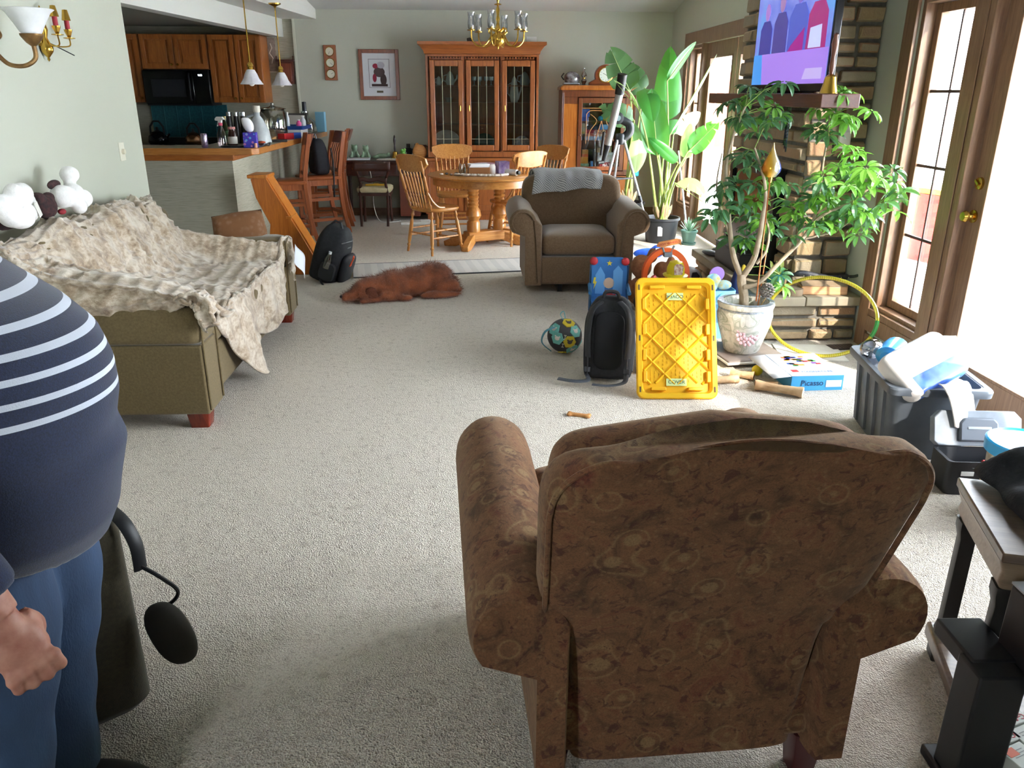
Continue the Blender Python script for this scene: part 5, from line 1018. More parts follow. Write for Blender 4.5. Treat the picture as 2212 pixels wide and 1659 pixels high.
# ---------------------------------------------------------------- umbrella tree in the painted pot
PX, PY = 1.655, 4.62
t = thing('umbrella_tree', 'tall umbrella plant with bare forked trunk in a painted floral pot', 'potted plant', (PX, PY, .045))
cm = NT('painted_porcelain'); co = cm.coord('Object'); sep = cm.n('ShaderNodeSeparateXYZ'); cm.l(co, sep.inputs[0])
n1 = cm.noise(co, 9, 1, .4, 1.2); v = cm.n('ShaderNodeTexVoronoi', i_Scale=11., feature='DISTANCE_TO_EDGE'); cm.l(co, v.inputs['Vector'])
vine = cm.ramp(n1, [(.44, (0, 0, 0, 1)), (.47, (1, 1, 1, 1)), (.5, (.25, .25, .25, 1)), (.53, (1, 1, 1, 1)), (.56, (0, 0, 0, 1))]); c = cm.mix(cm.math('MULTIPLY', vine, .7), '#cfccc4', '#7f8a76')
petal = cm.ramp(cm.noise(co, 40, 2, .5, 1), [(.5, (0, 0, 0, 1)), (.6, (.6, .6, .6, 1))]); c = cm.mix(cm.math('MULTIPLY', petal, .5), c, '#9aa094')
cm.base(c); cm.set(Roughness=.15, Coat_Weight=.4)
PR = [(.001, 0), (.1, 0), (.112, .015), (.13, .08), (.158, .17), (.168, .235), (.162, .265), (.152, .278)]
MB().lathe(PR+[(.168, .285), (.172, .3), (.168, .315), (.135, .317), (.13, .28), (.12, .2), (.001, .2)], 40).build('pot', cm.m, t)
kb = mat('#a9aeb4', .25, 0, '#6f7a86', 60); MB().lathe([(.158, .27), (.1635, .272), (.158, .281)], 40, caps=False).build('rim_band', kb, t); MB().lathe([(.137, .318), (.166, .3175), (.137, .3195)], 40, caps=False).build('rim_pattern', kb, t)
b = MB()
for ring, nn, rr in ((0, 14, .06), (1, 11, .043), (2, 8, .026)):
    for k in range(nn):
        a = 2*PI*k/nn+ring*.2; b.ell((rr*math.cos(a), -.004*(2-ring)*-1, rr*math.sin(a)), (.012, .004, .012), 8, 6)
b.T = Matrix.Identity(4); fl = b.build('painted_flower', mat('#cfa9ae', .3, 0, '#b8959c', 50), t); fl.location = (-.02, -.146, .14); fl.rotation_euler = (-.22, 0, 0)
MB().lathe([(.001, .262), (.132, .26), (.132, .25)], 24).build('soil', mat('#4a382a', .95, 0, '#6e5844', 30, .8, 50), t)
loc = lambda v: tuple(Vector(v)-Vector((PX, PY, .045)))
BARK = mat('#9a8a74', .8, 0, '#b3a28a', 18, .4, 60); B = MB(); br = {}
def branch(name, pts, r0, r1):
    P = cat_rom([at(*p) for p in pts], 5); br[name] = P; n = len(P); B.tube([loc(p) for p in P], [r0+(r1-r0)*i/(n-1) for i in range(n)], 9)
branch('T', [(1606, 672, 4.62), (1607, 640, 4.62), (1602, 610, 4.62), (1602, 592, 4.62)], .03, .026)
branch('A', [(1602, 600, 4.62), (1585, 555, 4.66), (1577, 500, 4.7), (1572, 430, 4.75), (1568, 360, 4.75), (1585, 290, 4.7), (1610, 230, 4.65)], .019, .006)
branch('A2', [(1577, 510, 4.7), (1560, 460, 4.72), (1548, 400, 4.7), (1560, 330, 4.7)], .009, .004)
branch('B', [(1604, 598, 4.62), (1628, 560, 4.6), (1640, 515, 4.58), (1648, 465, 4.55), (1654, 430, 4.55), (1650, 385, 4.55), (1630, 320, 4.6)], .02, .006)
branch('B2', [(1634, 570, 4.6), (1655, 540, 4.6), (1661, 500, 4.62), (1650, 450, 4.7), (1660, 400, 4.72)], .01, .004)
branch('Cc', [(1606, 620, 4.6), (1640, 610, 4.58), (1690, 560, 4.55), (1730, 520, 4.52), (1770, 470, 4.5), (1830, 440, 4.45), (1880, 405, 4.4), (1920, 375, 4.38)], .016, .004)
branch('D', [(1755, 485, 4.51), (1763, 450, 4.55), (1772, 400, 4.6), (1780, 340, 4.63), (1790, 280, 4.65), (1792, 230, 4.66), (1800, 200, 4.66)], .009, .003)
branch('E', [(1740, 515, 4.52), (1800, 500, 4.5), (1850, 470, 4.48), (1890, 450, 4.45)], .007, .003)
q = random.Random(21); F1, F2 = MB(), MB(); pets = MB()
def sow(n, x0, x1, y0, y1, Y0, Y1, src, r=(.075, .11), dark=.8, drp=(.7, 1.5), near=60):
    for i in range(n):
        px, py = q.uniform(x0, x1), q.uniform(y0, y1); c = at(px, py, q.uniform(Y0, Y1)); P = [p for s in src for p in br[s]]
        c2 = [p for p in P if (p-c).length < .42]; s0 = min(P, key=lambda p: (p-c).length+.25*max(0, p.z-c.z)); mid = s0.lerp(c, .5)+Vector((0, 0, .03))
        pets.tube([loc(s0), loc(mid), loc(c)], .0025, 4); o = len(F1.v)
        umbrella(F1 if q.random() < dark else F2, Vector(loc(c)), q.uniform(*r), q, q.choice((7, 8, 9)), None, drp)
sow(10, 1570, 1695, 180, 245, 4.55, 4.8, 'A', (.08, .11)); sow(17, 1555, 1700, 235, 400, 4.55, 4.85, ['A', 'B', 'B2'], (.08, .115)); sow(20, 1565, 1715, 390, 545, 4.6, 5.0, ['A', 'B', 'B2'], (.08, .11))
sow(4, 1535, 1580, 400, 480, 4.6, 4.8, ['A', 'A2'], (.08, .1)); sow(2, 1525, 1560, 455, 475, 4.6, 4.7, ['A2'], (.08, .1))
sow(9, 1765, 1880, 195, 260, 4.5, 4.7, ['D'], (.07, .1), .45); sow(7, 1755, 1830, 260, 360, 4.5, 4.7, ['D'], (.07, .1), .6); sow(12, 1740, 1860, 360, 460, 4.45, 4.65, ['D', 'Cc'], (.08, .11), .6)
sow(15, 1830, 1945, 360, 470, 4.3, 4.5, ['Cc', 'E'], (.08, .115), .35); sow(10, 1760, 1880, 455, 540, 4.4, 4.55, ['Cc', 'E'], (.08, .1), .5); sow(4, 1690, 1740, 450, 520, 4.5, 4.7, ['B2', 'Cc'], (.07, .1)); sow(2, 1655, 1690, 560, 620, 4.55, 4.6, ['B'], (.08, .1)); sow(3, 1840, 1875, 300, 400, 4.45, 4.6, ['Cc', 'D'], (.08, .11), .2)
B.build('trunk', BARK, t); pets.build('petiole', mat('#7f9a4a', .6), t); F1.build('foliage', leafmat('#2f5638', '#4a7a52', .22), t, flat=True); F2.build('sunlit_foliage', leafmat('#4f8a34', '#7ab04a', .4), t, flat=True)  # brighter leaves, mostly on the window side, carry sunlight in their colour
MB().tube([loc(at(1636, 668, 4.6)), loc(at(1662, 500, 4.62))], .004, 6).build('copper_stake', mat('#b06a3c', .3, .8), t)
o = thing('glass_teardrop', 'iridescent glass teardrop on a stake among the umbrella plant leaves', 'ornament', at(1664, 382, 4.5))
ir = NT('iridescent'); g = ir.n('ShaderNodeTexCoord'); sp = ir.n('ShaderNodeSeparateXYZ'); ir.l(g.outputs['Object'], sp.inputs[0]); ir.base(ir.ramp(ir.math('ADD', ir.math('MULTIPLY', sp.outputs[0], 6), .45), [(.1, '#d8641e'), (.35, '#e0b03a'), (.55, '#d8d2b0'), (.7, '#4a6ae0'), (.9, '#d8d8e8')])); ir.set(Metallic=.7, Roughness=.12)
MB().lathe([(.001, -.005), (.03, .0), (.052, .03), (.055, .05), (.042, .085), (.02, .125), (.008, .155), (.001, .185)], 24).build('drop', ir.m, o); MB().tube([(0, 0, 0), (0, -.0, -.72)], .004, 6).build('stake', mat('#b06a3c', .3, .8), o); MB().lathe([(.012, -.03), (.014, 0), (.001, .002)], 10).build('ferrule', BRASS, o)
t = thing('pine_cone', 'pine cone ornament on a thin stick in the painted pot', 'ornament', at(1657, 628, 4.55))
b = MB()
for i in range(60):
    f = i/60; a = i*2.4; r = .038*math.sin(PI*(.12+.8*f)); b.ell((r*math.cos(a), r*math.sin(a), -.04+.085*f), (.012, .012, .005), 6, 4)
b.build('cone', mat('#4a4444', .6, 0, '#b8b0a8', 90), t); MB().tube([(0, 0, -.04), (-.06, .02, -.17)], .003, 5).build('stick', mat('#b8965a', .6), t)
t = thing('plant_tray', 'square grey wheeled tray under the painted pot', 'plant stand', (PX+.02, PY, 0), .15); MB().bb(-.2, .2, -.2, .2, .018, .044).build('board', mat('#6e625c', .6, 0, '#857a72', 8), t, bev=.008); MB().bb(-.207, .207, -.207, .207, .02, .036).build('edge_strip', mat('#d8d4cc', .5), t, bev=.006)
for x in (-.15, .15):
    for y in (-.15, .15): MB().cyl((x-.012, y, .01), (x+.012, y, .01), .01, n=10).build('wheel', BLACK, t)
# ---------------------------------------------------------------- bird of paradise plants by the far window
def paddle(b, base, tip, W, side, droop=.25, splits=0, q=random.Random(3), n=14, fold=.25):
    base, tip = Vector(base), Vector(tip); d = tip-base; L = d.length; side = Vector(side); side = (side-d*(side.dot(d)/L/L)).normalized(); nn = side.cross(d).normalized(); if_up = 1 if nn.z > 0 else -1; nn *= if_up
    for s in (-1, 1):
        i = 0
        while i < n:
            j = n if not splits else min(n, i+q.choice((2, 3, 4) if splits > 1 else (3, 5, 6))); vs = []
            gap = .0 if not splits else q.uniform(-.12, .12)
            for k in range(i, j+1):
                f = k/n; c = base+d*f+nn*(L*droop*4*f*(1-f)); w = W*(math.sin(PI*min(1, .07+.93*f)**.8))**.6 if 0 < k < n else W*.03
                for m in range(4):
                    g = m/3; vs.append(tuple(c+side*s*w*g*(1-.1*g)+d*(g*g*gap*.5+g*.06)*(1 if splits else .5)+nn*(fold*w*(g-.9*g*g)-.1*w*g*g)))
            b.add(vs, [(a*4+m, a*4+m+1, (a+1)*4+m+1, (a+1)*4+m) for a in range(j-i) for m in range(3)]); i = j
BOP1 = leafmat('#1f5f2a', '#3f8f3c', .3); BOP2 = leafmat('#34562f', '#52784a', .15); BOPY = leafmat('#8fb070', '#c0cc98', .4)
STEM = mat('#7f9a4a', .5, 0, '#a8b86a', 9)
def bop(label, x, y, r, h, leaves, potm):
    t = thing('bird_of_paradise', label, 'potted plant', (x, y, 0), 0, 'large paddle-leaf plants by the far window'); lo = lambda v: tuple(Vector(v)-Vector((x, y, 0)))
    MB().lathe([(.001, 0), (r*.82, 0), (r*.85, .02), (r*.98, h-.03), (r*1.06, h-.025), (r*1.06, h), (r*.97, h), (r*.93, h-.05), (.001, h-.05)], 32).build('pot', potm, t)
    MB().lathe([(.001, h-.03), (r*.93, h-.045)], 20).build('soil', mat('#5a4436', .95, 0, '#8a6a50', 40, .8, 40), t)
    st = MB(); gs = {}
    for k, (bp, tp, W, side, dr, sp, m, fold) in enumerate(leaves):
        B0, T0 = at(*bp), at(*tp); root = Vector((x+.05*math.cos(k*2.4), y+.05*math.sin(k*2.4), h-.03)); m1 = root.lerp(B0, .55)+Vector((0, 0, .12))*(B0.z-root.z)
        P = cat_rom([root, m1, B0], 7); n = len(P); st.tube([lo(p) for p in P], [.017-.011*i/(n-1) for i in range(n)], 7)
        gs.setdefault(m, MB()); paddle(gs[m], lo(B0), lo(T0), W, side, dr, sp, random.Random(k), fold=fold)
        st.tube([lo(B0), lo(B0.lerp(T0, .5)+Vector((0, 0, 0))), lo(T0)], [.007, .004, .001], 5)
    st.build('stem', STEM, t)
    for m, g in gs.items(): g.build('foliage', m, t, ang=60)
    b = MB(); q2 = random.Random(5)
    for i in range(10): a = q2.uniform(0, 6.28); leaflet(b, Vector((.05*math.cos(a), .05*math.sin(a), h-.02)), Vector((.4*math.cos(a), .4*math.sin(a), 1)), Vector((0, -1, 0)), q2.uniform(.1, .2), .018, .3, 4)
    b.build('dry_sheath', mat('#a08a6e', .9), t, solid=.003); return t
X_ = (1, 0, 0)
t1 = bop('large bird of paradise plant in the nearer black nursery pot', 2.06, 8.68, .19, .27, [
 ((1441, 175, 8.7), (1502, 92, 8.6), .1, (.7, 0, .7), .05, 0, BOP1, .3), ((1437, 300, 8.75), (1447, 115, 8.8), .17, X_, .03, 1, BOP1, .25), ((1447, 292, 8.6), (1541, 130, 8.5), .05, (.6, .2, .8), -.02, 1, BOPY, .5),
 ((1420, 340, 8.5), (1408, 195, 8.5), .165, X_, .04, 0, BOP1, .22), ((1379, 235, 8.4), (1330, 178, 8.3), .09, (.7, 0, -.7), .12, 2, BOPY, .2), ((1392, 190, 8.6), (1410, 262, 8.3), .13, X_, .1, 0, BOP1, .2),
 ((1480, 345, 8.5), (1492, 268, 8.6), .085, (.8, 0, .2), .05, 0, BOPY, .3), ((1484, 330, 8.45), (1548, 268, 8.4), .12, (.5, 0, -.8), .08, 2, BOP1, .25), ((1458, 395, 8.5), (1524, 440, 8.35), .13, (.6, 0, -.6), .3, 2, BOPY, .2),
 ((1465, 352, 8.5), (1402, 298, 8.5), .07, (.5, 0, -.8), .06, 0, BOP1, .3), ((1455, 290, 8.8), (1510, 245, 8.9), .1, (.4, 0, -.9), .05, 1, BOPY, .2)], mat('#23262b', .45))
MB().box(0, 0, 0, .05, .004, .1, TR(-.05, -.183, .09) @ RX(-.1)).build('price_label', mat('#d0d2d4', .6), t1)
bop('bird of paradise plant in the black pot behind the taupe armchair', 1.88, 9.75, .2, .3, [
 ((1362, 200, 9.6), (1322, 112, 9.5), .19, (.8, 0, -.4), .08, 2, BOP2, .2), ((1370, 260, 9.6), (1300, 235, 9.6), .15, (.3, 0, -.9), .1, 2, BOP2, .2), ((1390, 200, 9.7), (1350, 140, 9.8), .15, (.7, 0, .5), .1, 1, BOP2, .2), ((1370, 330, 9.7), (1362, 262, 9.6), .12, X_, .05, 0, BOP2, .3), ((1380, 300, 9.6), (1372, 372, 9.5), .12, X_, .1, 0, BOPY, .2)], mat('#1b1d20', .35))
t = thing('agave_pot', 'small spiky agave in a green pot with saucer on the carpet', 'potted plant', (2.33, 8.5, 0))
MB().lathe([(.001, .02), (.062, .02), (.085, .135), (.092, .137), (.092, .155), (.082, .155), (.078, .13), (.001, .13)], 24).build('pot', mat('#5f8478', .5), t); MB().lathe([(.001, 0), (.075, 0), (.085, .022), (.08, .022), (.07, .012), (.001, .012)], 24).build('saucer', mat('#5a7d72', .5), t)
b = MB(); q2 = random.Random(9)
for i in range(26): a = i*2.4; e = .3+.9*(i/26); leaflet(b, Vector((.01*math.cos(a), .01*math.sin(a), .14)), Vector((math.cos(a)*(1.2-e*.8), math.sin(a)*(1.2-e*.8), e)), Vector((0, 0, 1)), q2.uniform(.1, .16), .012, -.3, 4)
b.build('leaves', leafmat('#6f9684', '#a3b8a4', .1), t)
# ---------------------------------------------------------------- telescope
t = thing('telescope', 'silver refractor telescope on an aluminium tripod by the games cabinet', 'telescope', (1.66, 9.25, 0)); T0 = Vector((1.66, 9.25, 0)); g = lambda px, py, Y=9.25: tuple(at(px, py, Y)-T0)
ALU = mat('#b9bcc0', .3, .7); MB().cyl(g(1313, 312), g(1339, 200, 9.1), .042, n=20).build('optical_tube', ALU, t); MB().cyl(g(1338, 203, 9.1), g(1345, 160, 9.05), .052, n=20).build('dew_shield', mat('#14161a', .4), t)
MB().cyl(g(1313, 312), g(1303, 350, 9.28), .034, .026, n=16).build('focuser', mat('#1c1e22', .4), t); MB().cyl(g(1303, 350, 9.28), g(1290, 352, 9.15), .02, n=12).build('eyepiece', BLACK, t)
f = MB().cyl(g(1298, 335, 9.2), g(1305, 285, 9.15), .016, n=12).build('finder_scope', BLACK, t); MB().lathe([(.06, -.035), (.065, -.02), (.065, .03), (.04, .04), (.001, .04)], 20, TR(*g(1334, 255, 9.2)) @ RX(PI/2)).build('altitude_hub', DKMETAL, t)
MB().lathe([(.001, .041), (.03, .041), (.03, .045), (.001, .045)], 16, TR(*g(1334, 255, 9.2)) @ RX(PI/2)).build('hub_cap', mat('#7f9398', .3), t)
MB().tube(cat_rom([g(1336, 256), g(1358, 268), g(1360, 285), g(1345, 300)]), [.045]*7+[.05]*12, 12).build('mount_arm', mat('#1a1c20', .35), t)
MB().lathe([(.001, 0), (.05, 0), (.06, .03), (.06, .1), (.045, .12), (.001, .12)], 18, TR(0, 0, 1.0)).build('tripod_head', mat('#1a1c20', .35), t)
for a in (-2.35, -.65, 1.6):
    r = .45; ca, sa = math.cos(a), math.sin(a); P = lambda f: Vector((.05*ca+(r-.05)*ca*f, .05*sa+(r-.05)*sa*f, 1.05*(1-f)))
    l = MB().tube([P(0), P(.62)], .016, 8).build('leg', ALU, t); MB().tube([P(.6), P(.97)], .011, 8).build('lower_tube', ALU, l); MB().tube([P(.57), P(.64)], .021, 8).build('clamp', BLACK, l); MB().tube([P(.96), P(1)], .014, 8).build('rubber_tip', BLACK, l)
MB().lathe([(.001, .62), (.17, .62), (.175, .628), (.17, .636), (.001, .636)], 3).build('accessory_tray', DKMETAL, t)
o = solo(MB().tube([(0, 0, 0), (-.17, .04, .95)], [.012, .01], 8), 'aluminium_pole', 'thin aluminium pole leaning beside the large plant at the far window', 'pole', ALU, (2.44, 8.95, 0))
t = thing('toy_packet', 'red and blue toy package hanging at the edge of the games cabinet', 'toy', (2.06, 10.27, .55)); MB().bb(-.045, .045, -.03, .0, .15, .36).build('card', mat('#c02a34', .5), t, bev=.006); MB().bb(-.04, .04, -.03, 0, 0, .145).build('blister', mat('#2a9ab8', .3), t, bev=.02)
# ---------------------------------------------------------------- hearth things
HZ = .3055
t = thing('storage_box', 'black square box standing on the far part of the hearth', 'box', (2.0, 5.86, HZ)); MB().bb(-.09, .09, -.3, .3, 0, .15).build('box', mat('#16181c', .5), t, bev=.006); MB().bb(-.095, .095, -.305, .305, .15, .162).build('lid', mat('#1c1e23', .5), t, bev=.003)
solo(MB().ell((0, 0, .02), (.05, .1, .02), 14, 8), 'flat_stone', 'smooth grey stone on the hearth edge', 'stone', mat('#5a5a60', .5), (1.93, 6.33, HZ), .4)
for k, (x, y) in enumerate(((2.02, 6.3), (2.09, 6.42))):
    s = thing('dress_shoe', ('black and tan shoe', 'black shoe')[k]+(' next to the black box on the hearth', ' at the far end of the hearth')[k], 'shoe', (x, y, HZ), .3); b = MB(); b.ell((0, .06, .03), (.045, .08, .03), 14, 8); b.ell((0, -.05, .045), (.04, .06, .045), 14, 8); fuse(b, 'upper', mat('#1a1a1e', .3), s, .008, 3); MB().bb(-.04, .04, -.1, .13, 0, .012).build('sole', mat('#6a4a34', .6), s, bev=.004)
t = thing('bulb_pot', 'teal pot with yellow-green bulb shoots on the hearth', 'potted plant', (2.03, 5.15, HZ)); MB().lathe([(.001, 0), (.045, 0), (.07, .11), (.064, .11), (.055, .09), (.001, .09)], 22).build('pot', mat('#3f8f8a', .45), t); b = MB()
for i in range(6): leaflet(b, Vector((.02*math.cos(i), .02*math.sin(i), .09)), Vector((.3*math.cos(i*1.3), .3*math.sin(i*1.3), 1)), Vector((0, -1, 0)), .1, .012, .3, 4)
b.build('shoots', leafmat('#7fa040', '#b8c05a', .2), t)
LOGB = mat('#7a6650', .9, 0, '#96836a', 8, .7, 40); LOGW = wood('#b88458', '#d3a67a', .7, 0)
def log(label, x, y, z, L, r, rz, round_=False):
    t = thing('firewood_log', label, 'log', (x, y, z), rz, 'firewood on the hearth')
    if round_: MB().lathe([(.001, 0), (r, 0), (r*1.03, .02), (r, r*.6), (.001, r*.6)], 18).build('bark', LOGB, t); MB().lathe([(r*.9, r*.6+.001), (.001, r*.6+.002)], 18).build('cut_face', mat('#8a7a68', .9, 0, '#a8957c', 50), t)
    else: MB().prism([(-r, 0), (r*1.0, 0), (r*.95, r*1.0), (-r*.9, r*.95)], -L/2, L/2, RZ(PI/2) @ RX(PI/2)).build('split_wood', LOGW, t, bev=.006); MB().prism([(-r, r*.96), (r*.95, r*1.01), (.0, r*1.45)], -L/2, L/2, RZ(PI/2) @ RX(PI/2)).build('bark', LOGB, t, bev=.004)
log('split pale log lying across the near hearth', 2.3, 5.02, HZ, .3, .06, -.1); log('round log slice on the near hearth', 2.09, 5.0, HZ, .1, .07, .3, True); log('flat grey bark log behind the split log', 2.38, 5.13, HZ, .26, .045, .1)
t = thing('toy_snake', 'black spotted toy snake lying over the logs on the hearth', 'toy', (2.3, 5.02, HZ+.1)); MB().tube(cat_rom([(-.22, .02, .02), (-.15, 0, .035), (-.05, .02, .015), (.05, 0, .0), (.12, .02, .005), (.2, 0, .01), (.25, .01, .02)]), [.008]*4+[.018]*24+[.01]*9, 8).build('body', mat('#23252c', .6, 0, '#3a3c42', 60), t); b = MB()
for i in range(7): b.ell((-.14+i*.05, -.014+.012*math.sin(i*2), .018-.002*i), (.004, .003, .004), 6, 4)
b.build('spots', mat('#b8b890', .6), t)
# ---------------------------------------------------------------- hoop, bin clutter on the carpet
t = thing('hula_hoop', 'yellow striped plastic hoop standing against the hearth', 'hoop', (0, 0, 0)); a0, a1, a2 = Vector((1.98, 4.87, .012)), at(1800, 600, 4.8), Vector((2.4, 4.35, .012))
ctr = Vector((2.15, 4.66, .245)); hp3 = []
ux = Vector((.78, -.62, 0)).normalized(); uz = Vector((.25, .3, 1)).normalized(); uz = (uz-ux*uz.dot(ux)).normalized()
for i in range(60): a = 2*PI*i/60; hp3.append(ctr+ux*.33*math.cos(a)+uz*.245*math.sin(a))
hm = NT('hoop_tape'); gg = hm.coord('Object'); w_ = hm.n('ShaderNodeTexWave', i_Scale=30.); hm.l(gg, w_.inputs['Vector']); hm.base(hm.ramp(w_.outputs['Fac'], [(.25, '#c9b12a'), (.55, '#8fa83a'), (.8, '#d8c85a')])); hm.set(Roughness=.2, Metallic=.3)
MB().tube(hp3, .011, 8, True).build('ring', hm.m, t); MB().tube(hp3[57:60]+hp3[0:2], .0125, 8).build('green_joint', mat('#2f8a3a', .4), t); MB().tube(hp3[52:56], .0122, 8).build('blue_tape', mat('#4f8aa8', .4), t)
t = thing('floor_vent', 'dark metal floor register at the hearth corner', 'vent', (2.38, 4.78, 0), .1); MB().bb(-.09, .09, -.05, .05, .001, .008).build('frame', mat('#3a302c', .5), t); b = MB()
for i in range(8): b.box(-.07+i*.02, 0, .008, .006, .08, .003)
b.build('louvre', mat('#5a4c44', .5), t)
solo(MB().bb(-.2, .2, -.16, .16, 0, .006), 'cardboard_sheet', 'flat white cardboard sheet on the carpet before the hearth', 'cardboard', mat('#c9c2b4', .8, 0, '#d8d2c6', 8), (2.12, 4.68, 0.001), -.15)
TOTE = mat('#474d55', .5, 0, '#565d66', 6)
t = thing('storage_tote', 'dark grey storage tote full of baby supplies by the near door', 'storage bin', (2.04, 3.36, 0), -.16)
W_, D_, H_ = .40, .58, .36; R = lambda k, z: [(x, y, z) for x, y in rrect(W_*k, D_*k, .04)]
MB().loft([R(.8, 0), R(.83, .02), R(.95, H_-.03), R(.98, H_), R(.93, H_), R(.9, H_-.04), R(.78, .03)]).build('body', TOTE, t)
MB().loft([R(.96, H_-.035), R(1.08, H_-.03), R(1.09, H_-.005), R(1.07, H_+.004), R(.96, H_+.002)], caps=False).build('rim', TOTE, t)
b = MB()
for y in (-.18, -.06, .06, .18): b.loft([[(s*(W_/2*.82+W_/2*.13*f+.001), y+dy, f*(H_-.04)+.02) for dy in (-.025, .025)]+[(s*(W_/2*.82+W_/2*.13*f+.012), y+dy, f*(H_-.04)+.02) for dy in (.018, -.018)] for f in (0, 1) for s in (-1,)])
b.build('rib', TOTE, t)
solo(MB().bb(-.17, .17, -.24, .24, 0, .2), 'packing_block', 'folded linens filling the dark grey tote', 'linen', mat('#c9ccd4', .9), (2.05, 3.36, .035), -.16, bev=.03)
t = thing('diaper_pack', 'opened pack of diapers with blue panel lying on the tote', 'diaper pack', (1.97, 3.2, .42), 0, rot=(.62, -.3, .35))
dm = NT('diaper_wrap'); tc = dm.n('ShaderNodeTexCoord'); sp = dm.n('ShaderNodeSeparateXYZ'); dm.l(tc.outputs['Object'], sp.inputs[0]); e = dm.math('ADD', sp.outputs[1], dm.math('MULTIPLY', sp.outputs[2], .5)); k_ = dm.math('MULTIPLY', dm.math('LESS_THAN', e, -.01), dm.math('GREATER_THAN', sp.outputs[0], -.12))
dm.base(dm.mix(k_, '#d6d3d2', dm.ramp(dm.noise(dm.coord(), 9, 3), [(.35, '#2f4fa8'), (.6, '#5a86d8')]))); dm.set(Roughness=.3)
b = MB(); b.loft([[(x*k, y*k, z+.008*math.sin(x*30+y*20)) for x, y in rrect(.34, .24, .05)] for z, k in ((-.05, .78), (-.045, .95), (-.02, 1), (.02, 1), (.045, .95), (.05, .78))]); b.build('pack', dm.m, t, sub=1); b = MB(); b.grid(lambda u, v: (.17+.07*u, (v-.5)*(.16-.06*u), .02+.03*u*math.sin(v*6)), 5, 8); b.build('torn_flap', mat('#dedcda', .4), t, solid=.004); MB().box(.06, -.118, -.012, .06, .006, .035).build('barcode', mat('#d8d8de', .5, 0, '#6a6a78', 90), t)
o = MB().grid(lambda u, v: ((u-.5)*.16*(1-.3*v), -.1*v, -.16*v*v-.01*math.sin(u*8)), 8, 8).build('cloth_wipe', mat('#dcd8d4', .8), solid=.006); place(o, 2.03, 3.06, .40, .3); tag(o, 'white cloth flap hanging over the near side of the tote', 'cloth')
t = thing('wipes_pack', 'blue and turquoise soft pack at the far side of the tote', 'pack', (1.99, 3.5, .395), 0, rot=(.1, 0, .9)); b = MB(); b.loft([[(x, y*k, z*k) for y, z in [(.06*math.cos(a), .05*math.sin(a)) for a in [i*PI/8 for i in range(16)]]] for x, k in ((-.12, .5), (-.1, .9), (0, 1), (.1, .9), (.12, .5))]); b.build('pack', mat('#2f7fd0', .25, 0, '#4fb0e0', 9), t)
b = MB(); b.ell((0, 0, 0), (.06, .05, .05), 10, 8); o = fuse(b, 'clear_bag', glass('#e8ecf2', .6), None, .012, 1); place(o, 1.9, 3.52, .40); tag(o, 'crumpled clear plastic bag at the far corner of the tote', 'plastic bag')
t = thing('tool_box', 'open black and grey plastic toolbox in front of the tote', 'toolbox', (2.1, 2.86, 0), -.1)
b = MB(); R2 = lambda k, z: [(x, y, z) for x, y in rrect(.36*k, .16*k, .02)]; b.loft([R2(.95, 0), R2(1, .02), R2(1, .15), R2(.93, .15), R2(.9, .04)]); b.build('body', mat('#1b1d22', .5), t); MB().box(.0, -.088, .05, .06, .02, .07).build('latch', mat('#2a2c31', .4), t, bev=.006); MB().tube([(-.04, -.09, .05), (-.045, -.1, .01), (.045, -.1, .01), (.04, -.09, .05)], .003, 5).build('latch_loop', CHROME, t)
MB().box(-.1, -.082, .09, .05, .003, .018).build('sticker', mat('#d0d2d0', .5), t)
M = TR(0, .085, .15) @ RX(-.35); b = MB(); pts = [(-.18, .02), (-.16, 0), (.16, 0), (.18, .02), (.18, .12), (.15, .15), (-.15, .15), (-.18, .12)]
b.prism(pts, -.02, .02, M @ RX(PI/2)); l = b.build('lid', mat('#6f767f', .6, 0, '#868d96', 9), t, bev=.004); b = MB(); b.prism([(-.08, .02), (.08, .02), (.08, .1), (.06, .12), (-.06, .12), (-.08, .1)], .0, .035, M @ RX(PI/2)); b.build('tray_recess', mat('#5a6069', .6), l, bev=.008); MB().box(0, -.03, .07, .1, .014, .014, M).build('lid_handle', mat('#9aa0a8', .5), l, bev=.004)
MB().box(.02, 0, .04, .28, .1, .05).build('tool_tray', mat('#3a3e45', .5), t, bev=.006); MB().cyl((-.02, -.03, .13), (.12, -.02, .13), .009, n=8).build('screwdriver', mat('#c02a2a', .4), t)
t = thing('snack_tub', 'clear plastic tub of snacks with a bright blue lid by the toolbox', 'tub', (2.06, 2.6, 0))
MB().lathe([(.001, 0), (.105, 0), (.115, .02), (.12, .29), (.001, .29)], 28).build('tub', mat('#8a7a68', .2, 0, '#c9c2b8', 12), t); MB().lathe([(.118, .28), (.135, .283), (.137, .325), (.13, .33), (.122, .322), (.001, .322)], 32).build('lid', mat('#1f9ad6', .3), t); MB().lathe([(.12, .3235), (.001, .3245)], 28).build('lid_face', mat('#a9dcf2', .15), t); MB().lathe([(.1195, .08), (.1225, .2)], 28, caps=False).build('label_band', mat('#c9b06a', .5, 0, '#b03a34', 10), t)
